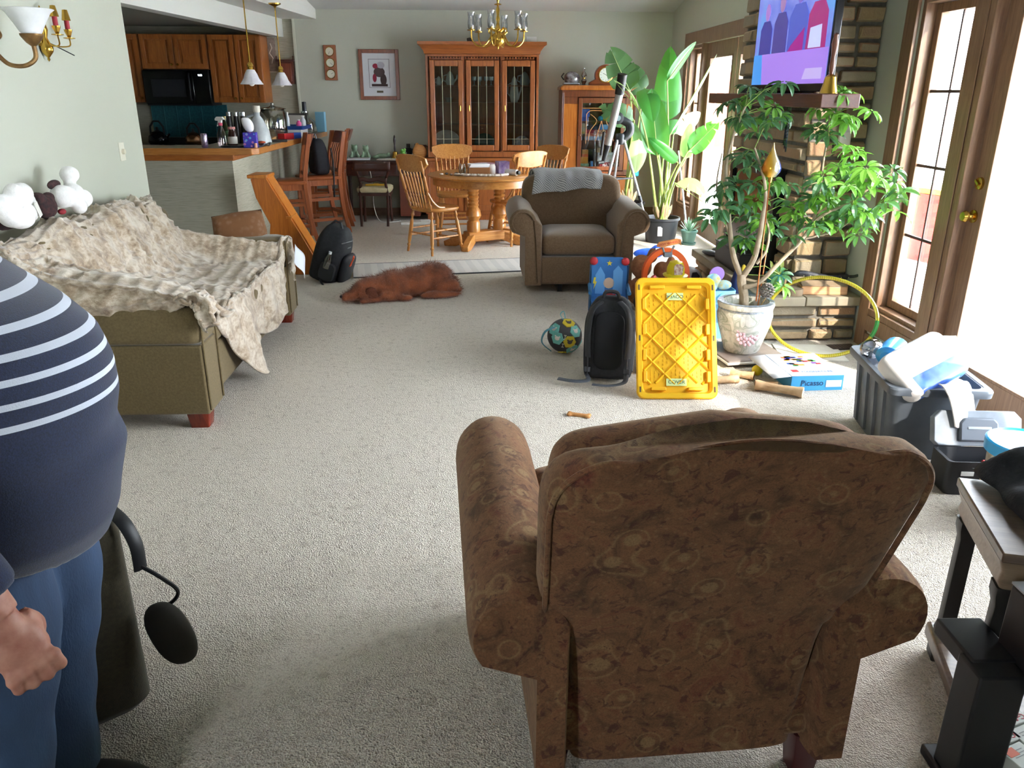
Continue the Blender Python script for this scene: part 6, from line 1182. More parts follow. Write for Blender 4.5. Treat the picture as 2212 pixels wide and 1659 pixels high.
# ---------------------------------------------------------------- toys and bones
t = thing('toy_box', 'flat white and blue magnetic tile toy box on the carpet', 'game box', (1.88, 4.19, 0), .04)
MB().bb(-.15, .15, -.18, .2, 0, .088).build('carton', mat('#3f9ad0', .4), t, bev=.002); b = MB(); b.bb(-.151, .151, -.181, .201, .0885, .0905); lid = b.build('printed_top', mat('#d8d8dc', .4), t)
q = random.Random(8); cols = ['#c9343a', '#2f5fc0', '#e0a82c', '#3f9a4a', '#8a4ab0', '#e07a2c']
for k, c in enumerate(cols):
    b = MB()
    for i in range(5): b.box(q.uniform(-.08, .09), q.uniform(-.02, .15), .0907, .03, .022, .0006, None)
    b.build('tile_print', mat(c, .4), lid)
text('MAGNATILES', .03, lid, TR(.02, -.12, .0908), mat('#3a6ab0', .4)); MB().box(-.1, -.1, .0907, .04, .04, .0006).build('red_badge', mat('#c9343a', .4), lid)
text('Picasso', .045, t, TR(-.03, -.1815, .045) @ RX(PI/2), mat('#16305a', .4)); MB().prism([(-.11+.16, .02), (.14, .02), (.14, .06), (.05, .06)], -.1825, -.1815, RX(PI/2) @ SC(1, 1, -1)).build('hand_hole', mat('#c9d4e0', .5), t)
o = MB().grid(lambda u, v: (-.155-.1*u, -.18+.38*v, .088-.01*u), 2, 2).build('lid_flap', mat('#cfcfd2', .6), t, solid=.003)
solo(MB().ell((0, 0, .032), (.032, .032, .032), 20, 14), 'toy_ball', 'small bright yellow ball on the carpet beside the plant tray', 'ball', mat('#e0cc1a', .35), (1.64, 4.27, 0))
BONE = mat('#b9936a', .7, 0, '#d3b48e', 12, .4, 40)
def bone(label, x, y, L, r, rz, hollow=True, z=0, nm='dog_bone'):
    t = thing(nm, label, 'dog chew', (x, y, z+r), rz, 'dog chews on the carpet'); q = random.Random(int(L*1000)); n = 14; rings = []
    for i in range(n+1):
        f = i/n; k = r*(.82+.28*abs(2*f-1)**2)*(1+q.uniform(-.05, .05)); rings.append([(L*(f-.5), k*math.cos(2*PI*j/12)*(1+.08*math.sin(j*2+i)), k*.92*math.sin(2*PI*j/12)) for j in range(12)])
    MB().loft(rings).build('shaft', BONE, t)
    if hollow: 
        for s in (-1, 1): MB().lathe([(.001, 0), (r*.6, .0), (r*.6, .002)], 12, TR(s*L/2, 0, 0) @ RY(s*PI/2)).build('marrow_hole', mat('#7a5a40', .9), t)
bone('hollow bone pointing toward the yellow ball', 1.535, 4.22, .13, .026, -.5); bone('hollow bone sticking out behind the yellow lid', 1.41, 4.14, .15, .026, .1); bone('short hollow bone behind the long gnarled chew', 1.62, 4.06, .12, .022, -.3); bone('long gnarled chew stick nearest the foreground recliner', 1.66, 3.97, .25, .03, -.55, False)
t = thing('dog_biscuit', 'small tan bone-shaped biscuit alone on the open carpet', 'dog chew', (.52, 3.69, 0), -.35); b = MB(); b.bb(-.05, .05, -.011, .011, 0, .016)
for sx in (-1, 1):
    for sy in (-1, 1): b.ell((sx*.05, sy*.011, .009), (.014, .014, .009), 10, 6)
fuse(b, 'biscuit', mat('#a9713a', .7, 0, '#c08a50', 30), t, .004, 2)
# yellow tote lid -----------------------------------------------------------
yt = NT('yellow_plastic'); yt.base('#efc02a'); yt.set(Roughness=.35); tl = yt.n('ShaderNodeBsdfTranslucent'); tl.inputs[0].default_value = lin('#f0c63a'); mx = yt.n('ShaderNodeMixShader', i_0=.35); yt.l(yt.b.outputs[0], mx.inputs[1]); yt.l(tl.outputs[0], mx.inputs[2]); yt.l(mx.outputs[0], yt.out.inputs[0]); YEL = yt.m; lt = math.atan2(.30, .60)
t = thing('tote_lid', 'yellow plastic tote lid with COVER tape labels propped upright', 'lid', (1.08, 3.9, 0.006), 0, rot=(-lt, 0, -.05))
w_, h_ = .435, .665
def ring(b, w0, h0, r0, w1, h1, r1, y0, y1):
    A = [(x, y0, z+h_/2) for x, z in rrect(w0, h0, r0, 6)]; B_ = [(x, y1, z+h_/2) for x, z in rrect(w1, h1, r1, 6)]; b.loft([A, B_], caps=False)
b = MB(); ring(b, w_, h_, .04, w_, h_, .04, .02, 0); ring(b, w_, h_, .04, w_-.012, h_-.012, .035, 0, -.006); ring(b, w_-.012, h_-.012, .035, w_-.055, h_-.055, .03, -.006, -.006); ring(b, w_-.055, h_-.055, .03, w_-.075, h_-.075, .03, -.006, .026)
b.loft([[(x, y, z+h_/2) for x, z in rrect(w_-.075, h_-.075, .03, 6)] for y in (.026, .03)]); b.build('panel', YEL, t)
b = MB(); cw, chh = (w_-.085)/2, (h_-.16)/2
for k in range(-4, 5):
    for s in (-1, 1):
        # diagonal ribs clipped to the panel
        x0 = -cw; pts = []
        for i in range(41):
            x = -cw+2*cw*i/40; z = s*x*1.0+k*.13+.0
            if abs(z) < chh: pts.append((x, .024, h_/2+z))
        if len(pts) > 2: b.tube([pts[0], pts[-1]], .008, 4)
b.build('rib', YEL, t)
b = MB()
for i in range(15):
    for j in range(22):
        x = -cw+.015+i*(2*cw-.03)/14; z = h_/2-chh+.02+j*(2*chh-.04)/21+(.012 if i % 2 else 0)
        if min(abs(((z-h_/2)-s*x-k*.13)) for s in (-1, 1) for k in range(-4, 5)) > .022: b.box(x, .0245, z-.006, .003, .004, .013)
b.build('tread_pattern', YEL, t)
b = MB()
for z in (.12, .24, .38, .52):
    for s in (-1, 1): b.box(s*(w_/2-.045), .012, z-.03, .02, .03, .06)
for x in (-.1, .1):
    for z in (.045, h_-.06): b.box(x, .012, z, .08, .03, .018)
b.build('inner_lug', YEL, t, bev=.003)
for s in (-1, 1):
    for z in (.05, .33, .61): MB().box(s*(w_/2-.017), -.0065, z-.015, .008, .002, .03).build('slot', mat('#4a3a1a', .6), t)
TAPE = mat('#b9c98a', .6)
for z, a, wd in ((.092, 0, .11), (h_-.1, PI, .09)):
    tp = MB().box(0, .0195, z-.02, wd, .001, .04).build('tape_label', TAPE, t); text('COVER', .026, tp, TR(0, .0188, z) @ RX(PI/2) @ RZ(a), mat('#1c1e1c', .6), sx=1.1)
t = thing('cardboard_box', 'cream cardboard box behind the yellow lid and backpack', 'box', (1.17, 4.42, 0), .1); MB().bb(-.17, .17, -.12, .12, 0, .42).build('carton', mat('#b9a98c', .7), t, bev=.003)
for s in (-1, 1): MB().bb(-.17, .17, s*.06-.058, s*.06+.058, .4205, .4235).build('flap', mat('#c3b498', .7), t)
# ================================================================ bags, kids' toys
NYL = mat('#17181c', .75, 0, '#22242a', 40, .3, 60); NYL2 = mat('#202228', .6)
t = thing('black_backpack', 'black backpack with loose straps leaning on the yellow lid', 'backpack', (.76, 4.27, 0), .12, rot=(-.12, 0, -.22))
def sack(b, w, d, h, top=.55, n=12, belly=0.):
    rings = []
    for i in range(n+1):
        f = i/n; k = (1-.08*(1-f)**6) if f < .62 else 1-(1-top)*((f-.62)/.38)**2.2; kd = (1 if f < .5 else 1-.45*((f-.5)/.5)**2)
        rings.append([(x*k, y*kd*(1+belly*math.sin(PI*f)), h*f) for x, y in rrect(w, d, min(w, d)*.3)])
    rings.append([(x*.3, y*.2, h*1.015) for x, y in rrect(w, d, min(w, d)*.3)]); b.loft(rings); return b
sack(MB(), .29, .2, .47).build('body', NYL, t, sub=1); b = MB(); b.loft([[(x*k, -.1-o, z*k2+.23) for x, z in rrect(.17, .33, .06)] for o, k, k2 in ((-.01, 1, 1), (.012, .97, .98), (.02, .85, .92))]); b.build('back_panel', mat('#0f1013', .95), t)
for s in (-1, 1):
    MB().tube(cat_rom([(s*.05, -.08, .45), (s*.1, -.115, .4), (s*.115, -.125, .28), (s*.11, -.125, .14)]), .026, 8, flat=.35).build('shoulder_strap', NYL2, t)
    MB().tube(cat_rom([(s*.11, -.125, .15), (s*.11, -.13, .06), (s*.115, -.12, .03)]), .014, 6, flat=.3).build('webbing', NYL2, t); MB().box(s*.11, -.135, .055, .034, .01, .03).build('buckle', mat('#3a3d44', .4), t, bev=.003)
MB().tube(cat_rom([(-.115, -.12, .04), (-.1, -.16, .015), (-.17, -.2, .012), (-.27, -.17, .014)]), .013, 6, flat=.25).build('loose_strap', mat('#44484f', .6), t); MB().tube(cat_rom([(.11, -.13, .05), (.1, -.2, .02), (.02, -.27, .014), (-.07, -.26, .014)]), .014, 6, flat=.25).build('loose_strap', mat('#44484f', .6), t)
MB().tube(cat_rom([(-.045, -.04, .46), (-.03, -.05, .5), (.03, -.05, .5), (.045, -.04, .46)]), .011, 6).build('grab_handle', NYL2, t); MB().tube([(.14, -.05, .05), (.145, 0, .2), (.13, .0, .38)], .005, 6).build('zipper', mat('#3a3d44', .5), t)
t = thing('school_backpack', 'bulky black school backpack with orange clip leaning at the sofa end', 'backpack', (-1.32, 6.9, 0), 0, rot=(0, .35, -.25)); 
sack(MB(), .27, .3, .5, .6).build('body', NYL, t, sub=1); b = MB(); b.loft([[(.12+o, y*k, z*k+.17) for y, z in rrect(.24, .28, .06)] for o, k in ((0, 1), (.05, .96), (.08, .8))]); b.build('front_pocket', NYL2, t, sub=1); b = MB(); b.loft([[(.05+x*k, -.145-o, z*k+.13) for x, z in rrect(.14, .16, .04)] for o, k in ((0, 1), (.03, .94))]); b.build('side_pocket', NYL2, t)
MB().tube([(.2, -.06, .22), (.21, -.04, .3), (.19, .0, .3), (.195, -.02, .22)], .006, 6, True).build('orange_clip', mat('#d8532c', .4), t); MB().tube([(-.06, -.04, .5), (-.03, -.05, .545), (.02, -.05, .545), (.04, -.04, .5)], .011, 6).build('grab_handle', NYL2, t); MB().tube(cat_rom([(.0, -.15, .05), (.05, -.2, .03), (.14, -.24, .012)]), .011, 6, flat=.3).build('loose_strap', BLACK, t)
for z in (.34, .4): MB().tube([(.1, -.12, z), (.14, 0, z+.02), (.1, .12, z)], .004, 6).build('zipper', mat('#6a6c72', .5), t)
t2 = thing('water_bottle', 'clear water bottle in the side pocket of the school backpack', 'bottle', (-1.27, 6.71, .14), 0, rot=(0, .35, -.25)); MB().lathe([(.001, 0), (.03, 0), (.032, .08), (.015, .13), (.001, .13)], 16).build('body', glass('#e2e8ee', .65), t2); MB().lathe([(.014, .13), (.014, .15), (.001, .152)], 12).build('cap', mat('#d8dce0', .4), t2)
t = thing('ball_backpack', 'small ball-shaped kids backpack with grey, yellow and mint hexagons', 'backpack', (.56, 4.75, .11), 0, rot=(.1, .1, .2)); MB().ell((0, 0, 0), (.11, .11, .108), 28, 18).build('shell', mat('#3c3a3e', .6), t)
PH = (1+5**.5)/2; vs = [Vector(p).normalized() for p in [(s*a, 0, c*b2) if k == 0 else (0, s*b2 if False else c*b2, s*a) if k == 1 else (s*a, c*b2, 0) for k in (0, 1, 2) for s in (-1, 1) for c in (-1, 1) for a, b2 in (((1, PH)) ,)]]
dirs = [Vector(p).normalized() for p in [(0, -1, 0), (.62, -.78, .1), (.3, -.8, -.55), (-.35, -.8, -.5), (-.68, -.72, .1), (-.3, -.78, .55), (.35, -.75, .58), (0, -.35, .95), (.75, -.3, .6), (-.8, -.3, .5), (.85, -.3, -.45), (-.85, -.25, -.45), (0, -.4, -.92)]]
hc = ['#c9b12c', '#3c3a3e', '#6fb8b0', '#3c3a3e', '#6fb8b0', '#3c3a3e', '#6fb8b0', '#c9b12c', '#3c3a3e', '#6fb8b0', '#6fb8b0', '#3c3a3e', '#c9b12c']
for d, c in zip(dirs, hc):
    if c == '#3c3a3e': continue
    M = TR(*(d*.1035)) @ d.to_track_quat('Z', 'Y').to_matrix().to_4x4(); h_ = MB().lathe([(.042, -.002), (.042, .0045), (.001, .0085)], 6, M).build('hexagon_patch', mat(c, .6), t)
    MB().ell((0, 0, .0075), (.016, .013, .003), 10, 5, M=M).build('pup_print', mat('#3a3434' if c == '#c9b12c' else '#d8d2cc', .6), h_) if False else None
    b = MB(); b.ell((0, 0, 0), (.017, .014, .003), 10, 5); b.ell((-.014, .012, 0), (.006, .006, .003), 8, 5); b.ell((.014, .012, 0), (.006, .006, .003), 8, 5); o = b.build('puppy_print', mat('#4a4240' if c == '#c9b12c' else '#d8cfc8', .6), h_); o.matrix_local = M @ TR(0, 0, .007)
for p in ((-.3, -.93, .25), (.32, -.93, -.1), (-.35, -.9, -.25)):
    d = Vector(p).normalized(); M = TR(*(d*.1105)) @ d.to_track_quat('Z', 'Y').to_matrix().to_4x4(); b = MB(); b.box(0, 0, -.001, .004, .02, .002)
    for sx in (-1, 1):
        for sy in (-1, 1): b.ell((sx*.004, sy*.012, 0), (.004, .004, .0015), 6, 4)
    o = b.build('bone_print', mat('#cfc9b8', .6), t); o.matrix_local = M
MB().tube(cat_rom([(-.09, -.04, .07), (-.15, -.05, .04), (-.16, -.05, -.03), (-.09, -.04, -.09)]), .012, 6, flat=.3).build('side_strap', mat('#4f8a9a', .6), t); MB().tube(cat_rom([(-.02, 0, .1), (-.05, 0, .14), (-.03, 0, .16), (-.01, 0, .1)]), .006, 6, flat=.4).build('loop', mat('#6fb8c0', .6), t)
t = thing('kids_chair', 'blue and red folding kids chair with a star print', 'chair', (.98, 5.62, 0), -.12); KB = mat('#2a6ab0', .5, 0, '#3a80c4', 5)
MBc = TR(0, .05, .07) @ RX(-.12); b = MB(); b.loft([[tuple(MBc @ Vector((x, y, z+.17))) for x, z in rrect(.26, .36, .05)] for y in (-.008, .008)]); bk = b.build('fabric_back', KB, t, bev=.004)
def flatk(name, pts, c, o=.0095): b = MB(); b.loft([[tuple(MBc @ Vector((x, y, z))) for x, z in pts] for y in (-o, -.0081)]); return b.build(name, mat(c, .5), bk)
flatk('pale_tower', [(-.1, .08), (-.03, .08), (-.03, .22), (-.065, .28), (-.1, .22)], '#5f9fdc'); flatk('pale_tower', [(.03, .08), (.1, .08), (.1, .2), (.1, .25), (.065, .29), (.03, .25)], '#5f9fdc'); flatk('star', [((.022 if i % 2 == 0 else .009)*math.sin(i*PI/5), .305+(.022 if i % 2 == 0 else .009)*math.cos(i*PI/5)) for i in range(10)], '#e0c83a')
flatk('bolt', [(-.11, .2), (-.095, .2), (-.1, .17), (-.088, .17), (-.112, .11), (-.105, .155), (-.117, .155)], '#e0c83a', .0105); flatk('round_print', [(.0+.04*math.cos(i*PI/8), .16+.04*math.sin(i*PI/8)) for i in range(16)], '#d8b8a0'); flatk('red_print', [(-.03, .03), (.05, .03), (.055, .1), (-.025, .11)], '#b82c34')
for s in (-1, 1):
    c_ = MB(); c_.ell((s*.115, .07, .39), (.03, .014, .03), 12, 8); c_.build('red_corner', mat('#c43038', .5), t)
    MB().tube([(s*.135, .12, .0), (s*.135, .08, .36)], .009, 8).build('frame_leg', mat('#24507a', .4), t); MB().tube([(s*.135, -.16, 0), (s*.135, .08, .2)], .009, 8).build('frame_leg', mat('#24507a', .4), t); MB().tube([(s*.14, -.14, .2), (s*.14, .1, .21)], .014, 8).build('armrest', mat('#2a6a9a', .5), t)
MB().loft([[(x, y, z) for x, y in rrect(.26, .22, .02)] for z in (.1, .115)]).build('fabric_seat', KB, t).location = (0, -.05, .02)
# loop track toy
t = thing('loop_track', 'orange loop track toy with lettered sign behind the yellow lid', 'toy', (1.39, 5.6, 0)); OR = mat('#f2682c', .4)
pts = [(.135*math.cos(a), .03*math.sin(a*.5), .3+.16*math.sin(a)) for a in [-.9+i*(PI+1.8)/40 for i in range(41)]]
b = MB(); b.loft([[(x*(1+k), y+dy, .3+(z-.3)*(1+k)) for dy, k in ((-.025, 0), (.025, 0), (.025, .26), (-.025, .26))] for x, y, z in pts]); b.build('loop', OR, t); MB().bb(-.14, .14, -.05, .05, 0, .16).build('base', OR, t, bev=.01)
for s in (-1, 1): MB().tube([(s*.02, 0, .46), (s*.045, 0, .52)], .008, 6).build('sign_bracket', mat('#7f8790', .4), t)
MB().bb(-.03, .03, -.03, .03, .44, .475).build('clip', mat('#7f8790', .4), t, bev=.005); b = MB(); b.prism([(-.085, .515), (-.05, .505), (.08, .535), (.095, .52), (.09, .565), (.06, .57), (-.07, .545)], -.008, .008, RX(PI/2)); sg = b.build('sign', mat('#d88a4a', .5), t, bev=.003); text('HOT WHEELS', .022, sg, TR(.005, -.0095, .538) @ RY(-.2) @ RX(PI/2), mat('#b8242c', .5), sx=1.15)
t = thing('toy_hydrant', 'red plastic toy hydrant body behind the yellow lid', 'toy', (1.42, 5.45, 0)); MB().loft([[(x*k, y*k, z) for x, y in rrect(.14, .12, .03)] for z, k in ((0, 1.1), (.05, 1), (.33, .95))]).build('body', mat('#c8262c', .4), t); MB().tube([(-.07, 0, .2), (-.16, .0, .33)], .02, 8).build('red_arm', mat('#d8382c', .4), t); MB().lathe([(.001, 0), (.03, 0), (.03, .03), (.001, .03)], 14, TR(.07, 0, .26) @ RY(PI/2)).build('dark_knob', DKMETAL, t)
t = thing('toy_helmet', 'yellow toy firefighter helmet resting on the red toy', 'helmet', (1.42, 5.45, .332)); MB().lathe([(.105, 0), (.11, .008), (.078, .016), (.075, .06), (.055, .1), (.001, .115)], 26, SC(.8, 1, 1)).build('shell', mat('#dcc81e', .35), t); b = MB(); b.loft([[(x, -.078-o-.0*z, z+.06) for x, z in ((-.028, -.035), (.028, -.035), (.034, .02), (.02, .04), (-.02, .04), (-.034, .02))] for o in (0, .006)]); b.build('badge', mat('#cfc6b4', .5, 0, '#8a3a34', 60), t)
BRN = mat('#8a5a3c', .9, 0, '#a3704c', 30, .5, 90)
for k, (x, y, s, lb) in enumerate(((1.27, 5.95, 1.15, 'larger brown plush toy behind the orange loop'), (1.45, 6.02, .95, 'smaller brown plush toy behind the orange loop'))):
    o = thing('plush_toy', lb, 'plush toy', (x, y, 0), .3, 'brown plush toys beside the armchair'); b = MB(); b.ell((0, 0, .1), (.08*s, .09*s, .11), 14, 10); b.ell((0, -.02, .26*s), (.07*s, .075*s, .08*s), 14, 10); b.ell((.08*s, -.02, .33*s), (.035*s, .04*s, .05*s), 10, 8); b.ell((-.07*s, 0, .12), (.04, .05, .08), 10, 8); fuse(b, 'body', BRN, o, .011, 3); MB().tube(cat_rom([(.06*s, -.08*s, .24), (.1*s, -.1*s, .2), (.06*s, -.1, .12), (.02, -.09, .17)]), .006, 6).build('white_cord', mat('#cfc6ba', .8), o)
o = thing('plush_toy', 'blue plush toy lying on the carpet before the black plant pot', 'plush toy', (1.72, 7.75, 0), .1); b = MB(); b.ell((0, 0, .05), (.15, .05, .05), 14, 8); b.ell((.1, -.01, .07), (.07, .06, .065), 14, 8); fuse(b, 'body', mat('#1f55c8', .8, 0, '#2f6ae0', 20), o, .011, 3); MB().bb(.06, .1, -.075, -.06, .07, .11).build('label_patch', mat('#d8d0c8', .6), o)
t = thing('toy_ball', 'white and violet toy ball resting against the hearth end', 'ball', (1.72, 6.2, 0)); MB().ell((0, 0, .12), (.12, .12, .12), 24, 16).build('ball', mat('#d0ccd4', .5), t)
for d in ((-.7, -.5, .5), (-.1, -.9, -.4), (.3, -.8, .5)): d = Vector(d).normalized(); MB().lathe([(.04, -.002), (.04, .001), (.001, .006)], 6, TR(d.x*.117, d.y*.117, .12+d.z*.117) @ d.to_track_quat('Z', 'Y').to_matrix().to_4x4()).build('patch', mat('#3a3640', .5) if d.x > -.3 else mat('#8a7ab8', .5), t)
for k, (x, y, r) in enumerate(((1.25, 5.72, .2), (1.58, 5.8, -.3))):
    s = thing('sneaker', ('dark sneaker left of the red toy', 'dark sneaker right of the red toy')[k], 'shoe', (x, y, 0), r); b = MB(); b.ell((0, -.05, .04), (.045, .09, .04), 14, 8); b.ell((0, .05, .06), (.04, .06, .06), 12, 8); fuse(b, 'upper', mat('#2a2624', .8), s, .009, 2); MB().bb(-.042, .042, -.13, .1, 0, .018).build('sole', mat('#8a8278', .7), s, bev=.006)
t = thing('toy_caddy', 'light blue plastic caddy holding a pastel toy, left of the plant pot', 'toy box', (1.62, 5.08, 0)); R3 = lambda k, z: [(x, y, z) for x, y in rrect(.2*k, .18*k, .03)]; MB().loft([R3(.85, 0), R3(1, .33), R3(.93, .33), R3(.8, .02)]).build('tub', mat('#6fb4e0', .45), t); b = MB(); b.ell((-.04, 0, .37), (.055, .02, .06), 14, 8); b.ell((.03, .0, .35), (.06, .02, .035), 12, 8); b.build('pastel_toy', mat('#8ac8e0', .5, 0, '#e0c85a', 40), t); MB().lathe([(.05, 0), (.05, .012), (.001, .013)], 20, TR(-.01, .03, .42) @ RX(PI/2)).build('purple_disc', mat('#b08ae0', .5), t)
o = thing('toy_figure', 'navy pointed toy standing behind the blue caddy', 'toy', (1.78, 5.2, 0)); MB().lathe([(.001, 0), (.06, 0), (.05, .3), (.02, .42), (.001, .48)], 14).build('body', mat('#1a2a5a', .5), o); MB().ell((.03, -.03, .42), (.02, .02, .05), 8, 6).build('yellow_tip', mat('#e0c03a', .5), o)
# step-shaped wooden rack beside the bar, mat, dog
t = thing('wooden_rack', 'orange wooden slant-front rack standing at the bar', 'rack', (-1.65, 7.22, 0)); OW = wood('#a85a1c', '#c9772c', .35, 2); OWX = wood('#b8641f', '#d08636', .3, 2)
pf = [(-.28, .84), (-.16, .87), (.14, .3), (.29, 0), (-.16, 0), (-.18, .25), (-.15, .45), (-.25, .68)]
for y in (-.13, .11): MB().prism(pf, -y-.02, -y, RX(PI/2)).build('side_panel', OW, t, bev=.004)
b = MB(); dv = Vector((.3, -.57)).normalized(); 
b.loft([[(-.16+.015, y, .86), (.14+.015, y, .3), (.29+.01, y, .01), (.27, y, .01), (.12, y, .3), (-.18, y, .86)] for y in (-.11, .11)]); b.build('slant_board', OWX, t); MB().box(-.22, 0, .845, .17, .29, .03).build('cap', OWX, t, bev=.006); MB().box(.02, -.02, .5, .05, .24, .02, RY(0)).build('crossbar', OWX, t)
t = thing('floor_mat', 'pale grey geometric runner mat on the carpet behind the dog', 'mat', (-.33, 7.33, 0.002), .155); mm = NT('mat_weave'); co = mm.coord('Object'); wv = mm.n('ShaderNodeTexWave', bands_direction='X', i_Scale=2.6, i_Distortion=0.); mm.l(co, wv.inputs['Vector']); w2 = mm.n('ShaderNodeTexWave', bands_direction='Y', i_Scale=9.); mm.l(co, w2.inputs['Vector'])
mk = mm.math('MULTIPLY', mm.math('GREATER_THAN', wv.outputs['Fac'], .5), mm.math('GREATER_THAN', w2.outputs['Fac'], .72)); mm.base(mm.mix(mm.math('MULTIPLY', mk, .55), '#bdb8b2', '#77787c')); mm.set(Roughness=.95)
MB().bb(-.8, .95, -.29, .29, 0, .008).build('pile', mm.m, t); MB().tube([(-.8, -.29, .005), (.95, -.29, .005), (.95, .29, .005), (-.8, .29, .005)], .006, 5, True).build('edging', mat('#55565a', .9), t)
t = thing('dog', 'long-haired red-brown dog lying asleep on the carpet', 'dog', (-.6, 6.26, 0), .38)
DOG = mat('#6a361b', .85, 0, '#94502a', 9, .5, 60, sheen=.3); b = MB()
for c, r in (((.28, .02, .12), (.17, .16, .125)), ((.12, .0, .11), (.18, .15, .115)), ((-.05, -.01, .105), (.17, .14, .11)), ((-.17, -.01, .095), (.1, .11, .095)), ((-.26, -.02, .1), (.09, .09, .085)), ((-.32, -.03, .09), (.085, .08, .075)), ((-.36, -.04, .07), (.07, .06, .055)), ((-.42, -.05, .055), (.07, .045, .042)), ((-.47, -.055, .048), (.03, .034, .034)), ((-.30, -.1, .05), (.05, .03, .055)), ((.34, -.1, .07), (.13, .07, .075)), ((.4, .0, .07), (.09, .1, .08)), ((-.12, -.13, .045), (.1, .045, .045)), ((-.02, -.17, .025), (.07, .03, .025)), ((-.26, -.12, .022), (.12, .03, .022)), ((-.34, -.13, .02), (.035, .03, .02)), ((.22, -.17, .03), (.12, .035, .03)), ((.43, -.08, .03), (.07, .05, .03)), ((.3, -.2, .025), (.15, .03, .025))): b.ell(c, r, 16, 10)
dg = fuse(b, 'body', DOG, t, .012, 6)
MB().ell((-.498, -.056, .058), (.012, .016, .012), 10, 8).build('nose', mat('#1a1210', .3), dg); MB().tube([(-.2, -.11, .06), (-.19, -.07, .15), (-.18, 0, .185), (-.18, .07, .15)], .008, 6).build('collar', mat('#2c3238', .6), t); MB().ell((-.37, -.092, .075), (.008, .006, .004), 8, 6).build('eyelid', mat('#2a1208', .6), dg)
b = MB(); b.ell((-.275, -.112, .075), (.05, .02, .05), 12, 8); b.ell((-.265, -.122, .045), (.045, .018, .05), 12, 8); b.build('ear', mat('#5a2c16', .9), dg)
def fur(o, n, L, m=1):
    md = o.modifiers.new('fur', 'PARTICLE_SYSTEM'); ps = md.particle_system.settings; ps.type = 'HAIR'; ps.count = n; ps.hair_length = L; ps.hair_step = 4; ps.render_step = 3; ps.display_step = 3
    ps.root_radius = .9; ps.tip_radius = .1; ps.radius_scale = .0011; ps.normal_factor = .004; ps.tangent_factor = .002; ps.factor_random = .006; ps.brownian_factor = .006; ps.effector_weights.gravity = .6; ps.material = m
fur(dg, 14000, .03)
# ================================================================ right foreground
ETW = wood('#4a3c32', '#6a584a', .3, 0); ETD = mat('#23211f', .5)
t = thing('end_table', 'grey-brown wooden end table with black legs and lower shelf at the right edge', 'table', (1.54, 1.61, 0), -.3)
MB().bb(-.29, .3, -.2, .2, .535, .56).build('tabletop', ETW, t, bev=.004); MB().loft([[(x*k, y*k, z) for x, y in rrect(.56, .37, .01)] for z, k in ((.455, .97), (.475, 1), (.5, .985), (.534, 1.03))]).build('apron', wood('#7a6a58', '#968470', .4, 0), t)
for x in (-.25, .26):
    for y in (-.155, .155): MB().loft([[(x+px*k, y+py*k, z) for px, py in rrect(.05, .05, .006, 2)] for z, k in ((.09, 1), (.12, .8), (.4, .8), (.43, 1.1), (.455, 1.1))]).build('leg', ETD, t)
MB().bb(-.29, .3, -.2, .2, .04, .09).build('lower_shelf', ETW, t, bev=.012)
for x in (-.25, .26):
    for y in (-.15, .15): MB().box(x, y, 0, .06, .06, .04).build('foot', ETD, t, bev=.006)
def heap(u, v):
    x, y = (u-.5)*.52, (v-.5)*.36; e = min(1, min(u, 1-u, v, 1-v)*7); k = e**.5
    return (x+.02*noise.noise((u*4, v*4, 1)), y+.03*noise.noise((u*4, v*5, 2)), .004+k*(.05+.05*abs(noise.noise((u*3.2, v*3.2, 5)))+.02*math.sin(u*9+v*6)))
b = MB(); b.grid(heap, 40, 34); o = b.build('jacket', mat('#14161c', .9, 0, '#1f222a', 30, .5, 90), solid=.012); place(o, 1.6, 1.68, .572, -.15); tag(o, 'black fleece jacket heaped on the end table', 'jacket')
KS = mat('#121317', .55); 
t = thing('keyboard_stand', 'black wooden stand with thick post at the lower right corner', 'stand', (1.215, 1.4, 0), -.03)
MB().bb(0.0, .085, -.5, .075, .29, .5).build('side_panel', KS, t, bev=.006); MB().bb(.0, .085, -.5, .075, .5005, .506).build('top_sheen', mat('#9a9fa8', .3), t); MB().bb(-.11, .0, -.05, .04, 0, .34).build('post', KS, t, bev=.006); MB().bb(-.1, .012, .0, .16, .3, .345).build('bracket', KS, t, bev=.006); MB().bb(.086, .5, -.12, -.07, .3, .44).build('back_rail', KS, t, bev=.006); MB().bb(-.12, .03, -.1, .08, 0, .03).build('foot', KS, t, bev=.006)  # pale grey top sheet paints the reflection on the black stand
RED = mat('#b83a4a', .6); CARD = mat('#c9ccc6', .6, 0, '#d6d8d2', 14)
R_ = -.55; k = 0
for i, j, lb, sticker in ((0, 0, 'small white card box nearest the black post', False), (1, 0, 'white card box with red lettering at the back of the group', False), (0, 1, 'white card box with an orange sticker', True), (1, 1, 'white card box with red lettering in the middle of the group', False), (0, 2, 'front white card box, partly cut by the picture edge', False), (1, 2, 'white card box at the front right of the group', False)):
    cx, cy = 1.255+i*.085*math.cos(.75)+j*.08*math.sin(.1), 1.44+i*.085*math.sin(.75)-j*.075*math.cos(.1)
    g = thing('card_box', lb, 'box', (cx, cy, 0), .35, 'white card boxes on the carpet at the stand'); MB().bb(-.036, .036, -.034, .034, 0, .1).build('carton', CARD, g, bev=.002)
    if sticker: MB().bb(-.03, .0, .005, .028, .1003, .1008).build('orange_sticker', mat('#d8603c', .6), g)
    else: text('G·&·S', .024, g, TR(0, -.018, .1006) @ RZ(PI), RED, sx=1.0)
    b = MB()
    for q_ in range(3): b.bb(-.02, .02, .0+q_*.008, .002+q_*.008, .1003, .1007)
    b.build('print_line', mat('#8a8c8a', .6), g)
